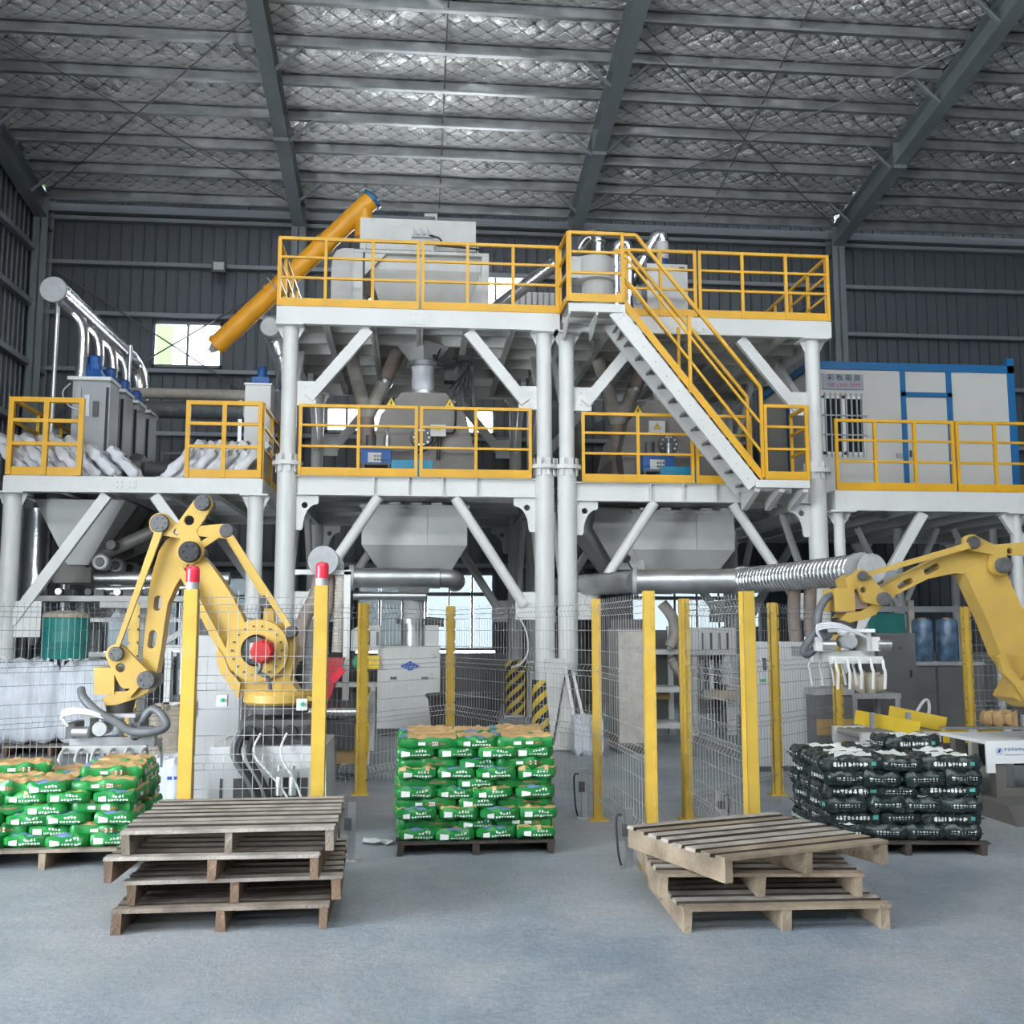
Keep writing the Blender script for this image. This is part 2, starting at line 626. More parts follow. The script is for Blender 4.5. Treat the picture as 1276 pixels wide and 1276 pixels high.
def rib_sheet(h):
    key = round(h, 3)
    if key in _sheet_cache:
        return _sheet_cache[key]
    prof = []
    for k in range(3):
        x0 = k * 0.25
        prof += [(x0, 0), (x0 + 0.185, 0), (x0 + 0.2, -0.03), (x0 + 0.23, -0.03), (x0 + 0.245, 0)]
    prof.append((0.75, 0))
    vs = [(x, y, 0) for x, y in prof] + [(x, y, h) for x, y in prof]
    n = len(prof)
    me = bpy.data.meshes.new('wall_sheet')
    me.from_pydata(vs, [], [(i, i + 1, n + i + 1, n + i) for i in range(n - 1)])
    me.materials.append(MATS['sheet'])
    _sheet_cache[key] = me
    return me


off = Vector(wall.location)
for k in range(-1, 32):
    cuts = sorted((z0, z1) for (a, b_, z0, z1, *_) in WINS if a <= k < b_)
    z = 1.1
    for (z0, z1) in cuts + [(EAVE + 0.2, 0)]:
        if z0 - z > 0.06:
            o = bpy.data.objects.new('wall_sheet', rib_sheet(z0 - z))
            COL.objects.link(o)
            o.parent = wall
            o.location = Vector((GX0 + k * PW, WALL_Y, z)) - off
        z = z1
for z in (3.0, 4.45, 5.8, 7.18, 8.42, 9.55, 10.55):
    skip = [(GX0 + a * PW, GX0 + b_ * PW) for (a, b_, z0, z1, *_) in WINS if z0 - 0.05 < z < z1 + 0.05]
    m = MB()
    m.bb((LEFT_X, WALL_Y - 0.17, z - 0.05), (RIGHT_X, WALL_Y - 0.035, z - 0.035))
    m.bb((LEFT_X, WALL_Y - 0.17, z - 0.05), (RIGHT_X, WALL_Y - 0.155, z + 0.04))
    m.build('girt', 'girt', wall)
RAF = (-8.05, -2.62, 3.5, 9.62, 15.7)
for x in RAF:
    m = MB()
    for dy in (-0.42, -0.06):
        m.bb((x - 0.15, WALL_Y - 0.1 + dy, 0), (x + 0.15, WALL_Y - 0.085 + dy, 10.9))
    m.bb((x - 0.01, WALL_Y - 0.52, 0), (x + 0.01, WALL_Y - 0.145, 10.9))
    for z in (3.5, 7.0, 10.2):
        m.bb((x - 0.14, WALL_Y - 0.52, z), (x + 0.14, WALL_Y - 0.145, z + 0.015))
    m.build('wall_column', 'roof_steel', wall)
for (p, q) in (((-7.9, 9.4), (-2.9, 6.2)), ((-7.9, 6.0), (-2.9, 9.3)), ((3.7, 9.3), (9.4, 6.0)), ((3.7, 6.0), (9.4, 9.3))):
    MB().cyl((p[0], WALL_Y - 0.22, p[1]), (q[0], WALL_Y - 0.22, q[1]), 0.018, n=6).build('brace_rod', 'trim_alu', wall)
struct(MB().bb((LEFT_X, WALL_Y - 0.3, EAVE - 0.22), (RIGHT_X, WALL_Y - 0.05, EAVE - 0.05)).build('trim_1', 'girt'))

for (a, b_, z0, z1, nc, nr, nm) in WINS:
    x0, x1 = GX0 + a * PW, GX0 + b_ * PW
    m = MB()
    t = 0.06
    m.bb((x0, WALL_Y - 0.06, z0), (x1, WALL_Y + 0.06, z0 + t))
    m.bb((x0, WALL_Y - 0.06, z1 - t), (x1, WALL_Y + 0.06, z1))
    m.bb((x0, WALL_Y - 0.06, z0), (x0 + t, WALL_Y + 0.06, z1))
    m.bb((x1 - t, WALL_Y - 0.06, z0), (x1, WALL_Y + 0.06, z1))
    win = struct(m.build(nm, 'trim_alu'))
    zs = [z0, z1] if nr == 1 else [z0, z0 + (z1 - z0) * 0.72, z1]
    for i in range(1, nc):
        xx = x0 + (x1 - x0) * i / nc
        MB().bb((xx - 0.025, WALL_Y - 0.045, z0 + 0.02), (xx + 0.025, WALL_Y + 0.045, z1 - 0.02)).build('mullion', 'trim_alu', win)
    for j in range(1, nr):
        MB().bb((x0 + 0.02, WALL_Y - 0.04, zs[j] - 0.04), (x1 - 0.02, WALL_Y + 0.04, zs[j] + 0.04)).build('transom', 'trim_alu', win)
    for j in range(nr):
        for i in range(nc):
            xa, xb = x0 + (x1 - x0) * i / nc, x0 + (x1 - x0) * (i + 1) / nc
            MB().bb((xa + 0.03, WALL_Y - 0.004, zs[j] + 0.04), (xb - 0.03, WALL_Y + 0.004, zs[j + 1] - 0.04)).build('pane', 'glass_dimmed' if z1 < 3 else 'glass', win)

# --- what stands outside the window on the left
ob = thing('neighbouring_building', 'bright green and white building seen outside the small upper window', 'building', (-8, 30, 0))
MB().bb((-16, 30, 5.5), (-7.15, 34, 14)).build('green_wall', 'leaf_green', ob)
MB().bb((-16, 30, 0), (-7.15, 34, 5.5)).build('plinth_wall', 'render_white', ob)
MB().bb((-7.15, 30.2, 0), (0, 34, 14)).build('white_wall', 'render_white', ob)
MB().bb((-40, 22.9, -0.3), (40, 60, -0.1)).build('ground', 'ground_pale')['kind'] = 'structure'

# --- left wall
wl = struct(MB().bb((LEFT_X - 0.25, FRONT_Y, 0), (LEFT_X, -0.75, 1.1)).bb((LEFT_X - 0.25, 5.25, 0), (LEFT_X, WALL_Y, 1.1)).build('wall_left', 'plaster'))
off = Vector(wl.location)
for k in range(0, 43):
    y = WALL_Y - (k + 1) * PW
    if y < FRONT_Y:
        break
    zs_ = 5.2 if -0.8 < y < 5.2 else 1.1       # door opening beside the photographer
    o = bpy.data.objects.new('wall_sheet', rib_sheet(EAVE + 4.6 - zs_))
    COL.objects.link(o)
    o.parent = wl
    o.rotation_euler = (0, 0, pi / 2)
    o.location = Vector((LEFT_X, y, zs_)) - off
for z in (3.0, 4.45, 5.9, 7.2, 8.5, 9.7):
    MB().bb((LEFT_X + 0.03, 6.1, z - 0.06), (LEFT_X + 0.17, WALL_Y, z + 0.06)).build('girt', 'girt', wl)
for y in (16.5, 10.5, -1.5):
    m = MB()
    m.bb((LEFT_X + 0.17, y - 0.13, 0), (LEFT_X + 0.185, y + 0.13, roof_z(y) - 0.4))
    m.bb((LEFT_X + 0.5, y - 0.13, 0), (LEFT_X + 0.515, y + 0.13, roof_z(y) - 0.4))
    m.bb((LEFT_X + 0.17, y - 0.01, 0), (LEFT_X + 0.515, y + 0.01, roof_z(y) - 0.4))
    m.build('wall_column', 'roof_steel', wl)

# --- front wall behind the photographer, with its high windows
m = MB()
m.bb((LEFT_X, FRONT_Y - 0.2, 0), (RIGHT_X, FRONT_Y, 8.5))
m.bb((LEFT_X, FRONT_Y - 0.2, 8.5), (-7.2, FRONT_Y, 15.5))
m.bb((-7.2, FRONT_Y - 0.2, 9.3), (13.2, FRONT_Y, 15.5))
m.bb((13.2, FRONT_Y - 0.2, 8.5), (RIGHT_X, FRONT_Y, 15.5))
struct(m.build('wall_front', 'sheet'))

# --- right wall (outside the picture, closes the hall)
wr = struct(MB().bb((RIGHT_X, FRONT_Y, 0), (RIGHT_X + 0.25, WALL_Y, 15.5)).build('wall_right', 'sheet'))

# --- roof: outer skin, rafters, purlins, foil blankets hanging between the purlins
yN = -4.0
ceil = struct(MB().add(
    [(LEFT_X, FRONT_Y, roof_z(FRONT_Y) + 0.5), (RIGHT_X, FRONT_Y, roof_z(FRONT_Y) + 0.5), (RIGHT_X, WALL_Y + 0.3, roof_z(WALL_Y + 0.3) + 0.5), (LEFT_X, WALL_Y + 0.3, roof_z(WALL_Y + 0.3) + 0.5)],
    [(0, 1, 2, 3)]).build('ceiling', 'sheet'))
for _x in (-5.3, 0.44, 6.56):  # unseen plain white strips added above the overhead lamps
    MB().add([(_x - 0.55, -4.0, roof_z(-4.0) + 0.3), (_x + 0.55, -4.0, roof_z(-4.0) + 0.3), (_x + 0.55, 5.0, roof_z(5.0) + 0.3), (_x - 0.55, 5.0, roof_z(5.0) + 0.3)], [(0, 1, 2, 3)]).build('roof_strip', 'render_white', ceil)
PURL = [22.1 - i for i in range(0, 14)]
rr = random.Random(3)


def foil_strip(x0, x1, ya, yb):
    nx, ny = max(8, int((x1 - x0) * 9)), 9
    vs, fs = [], []
    for i in range(nx + 1):
        for j in range(ny + 1):
            x = x0 + (x1 - x0) * i / nx
            t = j / ny
            y = ya + (yb - ya) * t
            sag = 0.13 * sin(pi * t) * (1 + 0.25 * sin(2.1 * x + ya * 5) + 0.15 * sin(5.3 * x + ya))
            edge = 0 if (j == 0 or j == ny) else 1
            z = roof_z(y) + 0.16 - sag + edge * rr.uniform(-0.006, 0.006)
            vs.append((x + (rr.uniform(-0.02, 0.02) if 0 < i < nx else 0), y, z))
    for i in range(nx):
        for j in range(ny):
            a = i * (ny + 1) + j
            fs.append((a, a + ny + 1, a + ny + 2, a + 1))
    return vs, fs


edges = [LEFT_X] + [x for x in RAF] + [RIGHT_X]
for yi, y in enumerate(PURL):
    s = sqrt(1 + SLOPE * SLOPE)
    for bi in range(len(edges) - 1):
        xa, xb = edges[bi] + 0.02, edges[bi + 1] - 0.02
        if xb - xa < 0.5:
            continue
        z = roof_z(y)
        m = MB()
        m.bb((xa, y - 0.008, z - 0.06), (xb, y + 0.008, z + 0.16))
        m.bb((xa, y - 0.08, z - 0.075), (xb, y + 0.008, z - 0.06))
        m.bb((xa, y - 0.08, z - 0.06), (xb, y - 0.07, z - 0.03))
        m.bb((xa, y - 0.008, z + 0.145), (xb, y + 0.08, z + 0.16))
        m.build('purlin', 'zinc_dull', ceil)
        if yi < len(PURL) - 1:
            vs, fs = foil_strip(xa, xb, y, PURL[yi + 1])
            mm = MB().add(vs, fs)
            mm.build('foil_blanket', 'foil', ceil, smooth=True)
for x in RAF:
    m = MB()
    y0, y1 = WALL_Y - 0.45, -4.0

    def rz(y, o_):
        return roof_z(y) + o_

    def slab(xa, xb, oa, ob_):
        m.add([(xa, y0, rz(y0, oa)), (xb, y0, rz(y0, oa)), (xb, y0, rz(y0, ob_)), (xa, y0, rz(y0, ob_)),
               (xa, y1, rz(y1, oa)), (xb, y1, rz(y1, oa)), (xb, y1, rz(y1, ob_)), (xa, y1, rz(y1, ob_))],
              [(0, 1, 2, 3), (4, 7, 6, 5), (0, 4, 5, 1), (1, 5, 6, 2), (2, 6, 7, 3), (3, 7, 4, 0)])
    slab(x - 0.13, x + 0.13, -0.55, -0.535)
    slab(x - 0.006, x + 0.006, -0.54, -0.09)
    slab(x - 0.13, x + 0.13, -0.095, -0.08)
    # bolted splices and haunch
    for ys in (18.9, 12.9):
        m.bb((x - 0.13, ys - 0.02, rz(ys, -0.62)), (x + 0.13, ys + 0.02, rz(ys, -0.08)))
    m.build('rafter', 'roof_steel', ceil)
    for y in PURL[1::2]:
        for sx in (-1, 1):
            MB().bar((x + sx * 0.12, y - 0.02, rz(y, -0.50)), (x + sx * 0.62, y - 0.02, rz(y, -0.03)), 0.05, 0.05).build('fly_brace', 'roof_steel', ceil)
for (xa, xb) in ((-8.0, -2.7), (3.6, 9.5)):
    MB().cyl((xa, 21.9, roof_z(21.9) - 0.12), (xb, 16.2, roof_z(16.2) - 0.12), 0.014, n=6).build('brace_rod', 'trim_alu', ceil)
    MB().cyl((xa, 16.2, roof_z(16.2) - 0.12), (xb, 21.9, roof_z(21.9) - 0.12), 0.014, n=6).build('brace_rod', 'trim_alu', ceil)
# sag rods between the purlins
for x in (0.45, 6.5):
    MB().cyl((x, 22, roof_z(22) - 0.0), (x, 9, roof_z(9) - 0.0), 0.012, n=6).build('sag_rod', 'trim_alu', ceil)

# --- floodlight on the back wall
p = at(273, 332, WALL_Y - 0.5)
fl = thing('floodlight', 'small square floodlight fixed to the upper grey wall above the green window', 'lamp', (p.x, p.y, p.z - 0.15))
MB().bb((p.x - 0.15, p.y - 0.05, p.z - 0.14), (p.x + 0.15, p.y + 0.05, p.z + 0.13)).build('housing', 'machine_dark', fl)
MB().bb((p.x - 0.11, p.y - 0.06, p.z - 0.09), (p.x + 0.11, p.y - 0.05, p.z + 0.08)).build('lens', 'lamp_face', fl)
MB().bar((p.x, p.y, p.z), (p.x, WALL_Y - 0.18, p.z), 0.05, 0.03).build('bracket', 'machine_dark', fl)

# ================================================================ STEEL TOWERS AND PLATFORMS
def railing(parent, pts, z, nposts, h=1.05, mid=2, toe=True, t=0.045, mat='rail_yellow'):
    """one rail panel along a straight run of deck edge: posts, three rails, toe board"""
    (xa, ya), (xb, yb) = pts
    a, b_ = Vector((xa, ya, z)), Vector((xb, yb, z))
    d = (b_ - a).normalized()
    m = MB().bar(a + V(0, 0, h - t / 2), b_ + V(0, 0, h - t / 2), t, t)
    rl = m.build('railing', mat, parent)
    for k in range(nposts):
        p = a + (b_ - a) * (k / (nposts - 1))
        p = p + d * (t / 2 if k == 0 else (-t / 2 if k == nposts - 1 else 0))
        MB().box(p + V(0, 0, h / 2 - t / 2), (t, t, h - t)).build('post', mat, rl)
    for j in range(mid):
        zz = 0.12 + (h - 0.12) * (j + 1) / (mid + 1)
        MB().bar(a + V(0, 0, zz), b_ + V(0, 0, zz), t * 0.75, t * 0.75).build('rail', mat, rl)
    if toe:
        MB().bar(a + V(0, 0, 0.06), b_ + V(0, 0, 0.06), 0.02, 0.12).build('toe_board', mat, rl)
    return rl


def channel(m, a, b_, h, w_=0.09, t=0.012):
    """C section along a straight run: web on the front, flanges behind"""
    a, b_ = Vector(a), Vector(b_)
    d = (b_ - a).normalized()
    s_ = Vector((-d.y, d.x, 0))
    m.bar(a, b_, t, h)
    for sz in (-1, 1):
        o_ = s_ * (w_ / 2) + V(0, 0, sz * (h / 2 - t / 2))
        m.bar(a + o_, b_ + o_, w_, t)


def ibeam(m, a, b_, h, w_=0.12, t=0.012):
    a, b_ = Vector(a), Vector(b_)
    m.bar(a, b_, t, h)
    for sz in (-1, 1):
        o_ = V(0, 0, sz * (h / 2 - t / 2))
        m.bar(a + o_, b_ + o_, w_, t)


def column(parent, x, y, top, r_lo=0.145, r_hi=0.115, flange=4.0, lean=None):
    m = MB()
    if flange:
        m.cyl((x, y, 0.02), (x, y, flange), r_lo, n=18)
        m.cyl((x, y, flange), (x, y, top), r_hi, n=18)
        m.cyl((x, y, flange - 0.03), (x, y, flange + 0.03), r_lo + 0.075, n=18)
        for k in range(8):
            g = 2 * pi * k / 8 + 0.2
            e = V(cos(g), sin(g), 0)
            for sz in (-1, 1):
                b0 = V(x, y, flange) + e * (r_lo + 0.02)
                m.bar(b0 + V(0, 0, sz * 0.03), b0 + V(0, 0, sz * 0.13), 0.06 if sz < 0 else 0.08, 0.012, up=e)
    else:
        m.cyl((x, y, 0.02), (x, y, top), r_lo, n=18)
    m.bb((x - 0.22, y - 0.22, 0), (x + 0.22, y + 0.22, 0.025))
    m.bb((x - 0.2, y - 0.2, top - 0.025), (x + 0.2, y + 0.2, top))
    for sx in (-1, 1):
        m.add([(x + sx * r_hi, y - 0.008, top - 0.025), (x + sx * 0.2, y - 0.008, top - 0.025), (x + sx * r_hi, y - 0.008, top - 0.2),
               (x + sx * r_hi, y + 0.008, top - 0.025), (x + sx * 0.2, y + 0.008, top - 0.025), (x + sx * r_hi, y + 0.008, top - 0.2)],
              [(0, 1, 2), (3, 5, 4), (0, 3, 4, 1), (1, 4, 5, 2), (2, 5, 3, 0)])
    return m.build('column', 'white', parent, smooth=True)


def haunch(parent, x, y, z, sx):
    """knee plate with a hole under a beam, hollow curve on its open side"""
    pts = [(0, 0), (0.36, 0), (0.36, -0.1)]
    for k in range(7):
        g = pi / 2 * k / 6
        pts.append((0.34 - 0.2 * sin(g), -0.12 - 0.34 * (1 - cos(g))))
    pts += [(0.12, -0.5), (0, -0.5)]
    m = MB()
    m.plate(pts, y - 0.02, y + 0.02, holes=[circ(0.16, -0.14, 0.045)], fn=lambda a, yy, b_: V(x + sx * a, yy, z + b_))
    m.build('knee_plate', 'white', parent)


def deck_grid(parent, x0, x1, y0, y1, top, edge_h, nx, ny, jh=0.16):
    """plate on joists, carried by an edge beam all round"""
    m = MB()
    m.bb((x0 + 0.02, y0 + 0.02, top - 0.012), (x1 - 0.02, y1 - 0.02, top))
    m.build('deck_plate', 'deck', parent)
    zc = top - edge_h / 2 - 0.012
    for (a, b_) in (((x0, y0), (x1, y0)), ((x1, y0), (x1, y1)), ((x1, y1), (x0, y1)), ((x0, y1), (x0, y0))):
        mm = MB()
        channel(mm, (*a, zc), (*b_, zc), edge_h)
        mm.build('edge_beam', 'white', parent)
    for i in range(1, nx):
        x = x0 + (x1 - x0) * i / nx
        mm = MB()
        ibeam(mm, (x, y0 + 0.1, top - 0.013 - edge_h * 0.45), (x, y1 - 0.1, top - 0.013 - edge_h * 0.45), edge_h * 0.9, 0.10)
        mm.build('cross_beam', 'white', parent)
    for j in range(1, ny):
        y = y0 + (y1 - y0) * j / ny
        mm = MB()
        mm.bar((x0 + 0.1, y, top - 0.013 - jh / 2), (x1 - 0.1, y, top - 0.013 - jh / 2), 0.008, jh)
        mm.bar((x0 + 0.1, y + 0.03, top - 0.013 - jh), (x1 - 0.1, y + 0.03, top - 0.013 - jh), 0.06, 0.008)
        mm.build('joist', 'white', parent)


def splice(parent, x, y, zc, w_=0.34, h=0.2):
    m = MB().bb((x - w_ / 2, y - 0.02, zc - h / 2), (x + w_ / 2, y - 0.007, zc + h / 2))
    for i in range(4):
        for j in range(2):
            cx, cz = x + (i - 1.5) * w_ * 0.22 + (0.02 if i > 1 else -0.02), zc + (j - 0.5) * h * 0.5
            m.cyl((cx, y - 0.034, cz), (cx, y - 0.02, cz), 0.014, n=6)
    m.build('splice_plate', 'white', parent)


def flat_brace(parent, a, b_, w_=0.17, t=0.10, plate_at=None):
    MB().bar(a, b_, t, w_, up=V(0, -1, 0).cross((Vector(b_) - Vector(a)).normalized())).build('brace', 'white', parent)


def gusset(parent, x, y, z, w_, h, sx):
    m = MB().bb((x, y - 0.012, z - h / 2), (x + sx * w_, y + 0.012, z + h / 2)) if sx > 0 else MB().bb((x - w_, y - 0.012, z - h / 2), (x, y + 0.012, z + h / 2))
    for i in range(2):
        for j in range(2):
            cx, cz = x + sx * w_ * (0.45 + 0.3 * i), z + (j - 0.5) * h * 0.5
            m.cyl((cx, y - 0.026, cz), (cx, y - 0.012, cz), 0.014, n=6)
    m.build('gusset', 'white', parent)


YF, YB = 15.0, 19.4
TOP, MID = 6.33, 3.82


def tower(label, xl, xr, deck_x0, deck_x1, mid_z):
    T_ = thing('steel_tower', label, 'tower', ((xl + xr) / 2, YF, 0), 'tall white steel towers')
    for x in (xl, xr):
        column(T_, x, YF, TOP - 0.275)
        column(T_, x, YB, TOP - 0.275)
    deck_grid(T_, deck_x0, deck_x1, YF - 0.14, YB + 0.15, TOP, 0.26, 6, 7)
    splice(T_, (deck_x0 + deck_x1) / 2, YF - 0.14, TOP - 0.14)
    # middle floor
    gap = 0.12
    for y in (YF, YB):
        m = MB()
        ibeam(m, (xl + gap, y, mid_z - 0.14), (xr - gap, y, mid_z - 0.14), 0.28, 0.16)
        for k in range(4):
            x = xl + 1.25 + k * 0.5
            m.bb((x - 0.008, y - 0.08, mid_z - 0.27), (x + 0.008, y + 0.08, mid_z - 0.01))
        m.build('floor_beam', 'white', T_)
    for x in (xl, xr):
        m = MB()
        ibeam(m, (x, YF + gap, mid_z - 0.14), (x, YB - gap, mid_z - 0.14), 0.28, 0.16)
        m.build('floor_beam', 'white', T_)
    MB().bb((xl + 0.08, YF - 0.05, mid_z), (xr - 0.08, YB + 0.05, mid_z + 0.012)).build('deck_plate', 'deck', T_)
    for j in range(1, 6):
        y = YF + (YB - YF) * j / 6
        m = MB()
        ibeam(m, (xl + 0.1, y, mid_z - 0.09), (xr - 0.1, y, mid_z - 0.09), 0.17, 0.1)
        m.build('joist', 'white', T_)
    for y in (YF, YB):
        for (x, sx) in ((xl, 1), (xr, -1)):
            haunch(T_, x + sx * 0.1, y, mid_z - 0.285, sx)
            gusset(T_, x + sx * 0.1, y, 5.05, 0.28, 0.36, sx)
            gusset(T_, x + sx * 0.13, y, 1.95, 0.30, 0.4, sx)
            # upper flat braces and lower pipe braces
            flat_brace(T_, (x + sx * 0.28, y, 4.98), (x + sx * 1.14, y, TOP - 0.29), 0.16, 0.09)
            a, b_ = V(x + sx * 0.30, y, 1.95), V(x + sx * 1.32, y, mid_z - 0.29)
            MB().cyl(a, b_, 0.078, n=14).build('brace', 'white', T_, smooth=True)
    for x in (xl, xr):
        for (ya, yb) in ((YF + 0.25, YF + 1.5), (YB - 0.25, YB - 1.5)):
            MB().cyl((x, ya, 1.95), (x, yb, mid_z - 0.29), 0.06, n=12).build('brace', 'white', T_, smooth=True)
            MB().bar((x, ya, 4.95), (x, yb, TOP - 0.29), 0.09, 0.12).build('brace', 'white', T_)
    return T_


XL, XM1, XM2, XR = -1.86, 1.90, 2.24, 6.08
TL = tower('white steel tower on the left carrying the big grey hopper and orange screw', XL, XM1, -2.05, 2.12, MID)
TR = tower('white steel tower on the right with the yellow stair on its front', XM2, XR, 2.20, 6.34, 3.78)

# railings of the left tower
railing(TL, ((-2.05, YF - 0.12), (0.02, YF - 0.12)), TOP, 4)
railing(TL, ((0.05, YF - 0.12), (2.11, YF - 0.12)), TOP, 4)
railing(TL, ((-2.05, YF - 0.05), (-2.05, YB + 0.1)), TOP, 7)
railing(TL, ((-1.70, YF - 0.1), (0.02, YF - 0.1)), MID, 3)
railing(TL, ((0.05, YF - 0.1), (1.70, YF - 0.1)), MID, 3)
railing(TL, ((-2.0, YB + 0.12), (2.1, YB + 0.12)), TOP, 7)

# railings of the right tower
railing(TR, ((3.12, YF - 0.12), (4.24, YF - 0.12)), TOP, 3)
railing(TR, ((4.27, YF - 0.12), (6.34, YF - 0.12)), TOP, 4)
railing(TR, ((6.33, YF - 0.05), (6.33, YB + 0.1)), TOP, 7)
railing(TR, ((2.3, YB + 0.12), (6.3, YB + 0.12)), TOP, 7)
railing(TR, ((2.45, YF - 0.1), (4.15, YF - 0.1)), 3.78, 3)
railing(TR, ((4.18, YF - 0.1), (5.05, YF - 0.1)), 3.78, 2)

# ---- stair with its two landings, hung on the front of the right tower
SY0, SY1 = 14.22, 14.84
ST = thing('staircase', 'white steel stair with perforated treads and yellow handrails on the right tower', 'staircase', (4.0, 14.5, 3.7))
# upper landing
MB().bb((2.16, SY0, TOP - 0.07), (2.99, SY1, TOP - 0.06)).build('landing_plate', 'deck', ST)
m = MB()
channel(m, (2.16, SY0, TOP - 0.11), (2.99, SY0, TOP - 0.11), 0.12, 0.06)
m.build('landing_frame', 'white', ST)
m = MB()
channel(m, (2.99, SY1, TOP - 0.11), (2.16, SY1, TOP - 0.11), 0.12, 0.06)
m.build('landing_frame', 'white', ST)
for x in (2.18, 2.58, 2.97):
    m = MB()
    m.plate([(SY0, TOP - 0.17), (SY1 + 0.02, TOP - 0.17), (SY1 + 0.02, TOP - 0.42), (SY1 - 0.08, TOP - 0.42), (SY0, TOP - 0.21)], x - 0.012, x + 0.012, fn=lambda a, y, b_: V(y, a, b_))
    m.build('landing_bracket', 'white', ST)
# stringers
p0, p1 = V(2.93, 0, TOP - 0.07), V(4.93, 0, 3.73)
dirv = (p1 - p0).normalized()
nrm = V(-dirv.z, 0, dirv.x)
for y in (SY0 + 0.02, SY1 - 0.02):
    m = MB()
    c = nrm * -0.11
    m.bar(p0 + c + V(0, y, 0), p1 + c + V(0, y, 0), 0.012, 0.20, up=nrm)
    for q in (-0.10, 0.10):
        m.bar(p0 + c + nrm * q + V(0, y + 0.02, 0), p1 + c + nrm * q + V(0, y + 0.02, 0), 0.05, 0.01, up=nrm)
    for k in range(12):
        e = p0 + (p1 - p0) * ((k + 0.5) / 12) + c
        m.cyl(e + V(0, y - 0.022, 0), e + V(0, y - 0.006, 0), 0.013, n=6)
    m.build('stringer', 'white', ST)
    MB().bar(p0 + nrm * 0.07 + V(0, y - 0.01, 0), p1 + nrm * 0.07 + V(0, y - 0.01, 0), 0.012, 0.10, up=nrm).build('kick_plate', 'rail_yellow', ST)
NT = 12
for k in range(NT):
    q = p0 + (p1 - p0) * ((k + 0.7) / NT)
    tr_ = MB()
    z = q.z - 0.06
    tr_.bb((q.x - 0.13, SY0 + 0.03, z - 0.03), (q.x - 0.115, SY1 - 0.03, z))
    tr_.bb((q.x + 0.105, SY0 + 0.03, z - 0.03), (q.x + 0.12, SY1 - 0.03, z))
    for i in range(7):
        xx = q.x - 0.1 + i * 0.033
        tr_.bb((xx - 0.006, SY0 + 0.03, z - 0.022), (xx + 0.006, SY1 - 0.03, z))
    for i in range(5):
        yy = SY0 + 0.1 + i * 0.105
        tr_.bb((q.x - 0.12, yy - 0.008, z - 0.018), (q.x + 0.11, yy + 0.008, z - 0.002))
    tr_.build('tread', 'trim_alu', ST)
# hand rails
HP = [(2.97, TOP + 1.0), (3.16, TOP + 1.0), (4.97, 5.10), (4.97, 3.78)]
for (y, nm) in ((SY0 + 0.0, 'f'), (SY1 + 0.0, 'b')):
    m = MB()
    for i in range(3):
        m.bar((HP[i][0], y, HP[i][1]), (HP[i + 1][0], y, HP[i + 1][1]), 0.045, 0.045)
    hr = m.build('handrail', 'rail_yellow', ST)
    for q in (0.36, 0.68):
        a = V(3.0, y, TOP - 0.02 + 1.02 * q)
        b_ = V(4.97, y, 3.78 + 1.32 * q - 0.12)
        MB().bar(a, b_, 0.032, 0.032).build('rail', 'rail_yellow', hr)
    for t in (0.5,):
        q = p0 + (p1 - p0) * t
        MB().box((q.x, y, q.z + 0.58), (0.045, 0.045, 1.15)).build('post', 'rail_yellow', hr)
# landing rails
railing(ST, ((2.16, SY0), (2.98, SY0)), TOP - 0.02, 2)
railing(ST, ((2.16, SY0), (2.13, YF - 0.12)), TOP - 0.02, 2)
# lower landing
MB().bb((4.86, SY0, 3.72), (5.66, YF - 0.1, 3.74)).build('landing_plate', 'deck', ST)
m = MB()
channel(m, (4.86, SY0, 3.69), (5.66, SY0, 3.69), 0.11, 0.06)
m.bb((5.65, SY0, 3.635), (5.66, YF - 0.1, 3.745))
m.bb((4.86, SY0, 3.635), (4.87, YF - 0.1, 3.745))
m.build('landing_frame', 'white', ST)
for x in (4.9, 5.26, 5.62):
    m = MB()
    m.plate([(SY0 + 0.05, 3.63), (YF - 0.1, 3.63), (YF - 0.1, 3.38), (YF - 0.16, 3.38), (SY0 + 0.05, 3.58)], x - 0.04, x + 0.04, fn=lambda a, y, b_: V(y, a, b_))
    m.build('landing_bracket', 'white', ST)
railing(ST, ((5.0, SY0), (5.66, SY0)), 3.75, 2, h=1.1)
railing(ST, ((5.66, SY0), (5.66, YF - 0.1)), 3.75, 2, h=1.1)


# ---- low platforms left and right
def low_platform(label, x0, x1, y1, top, edge_h, cols, braces, group, nx=5):
    P_ = thing('work_platform', label, 'platform', ((x0 + x1) / 2, YF, 0), group)
    deck_grid(P_, x0, x1, YF - 0.1, y1, top, edge_h, nx, 6, 0.14)
    for (x, r) in cols:
        for y in (YF + 0.02, y1 - 0.15):
            column(P_, x, y, top - edge_h - 0.015, r, r * 0.98, None)
    for (a, b_) in braces:
        flat_brace(P_, (a[0], YF + 0.0, a[1]), (b_[0], YF + 0.0, b_[1]), 0.15, 0.09)
        flat_brace(P_, (a[0], y1 - 0.15, a[1]), (b_[0], y1 - 0.15, b_[1]), 0.15, 0.09)
    return P_


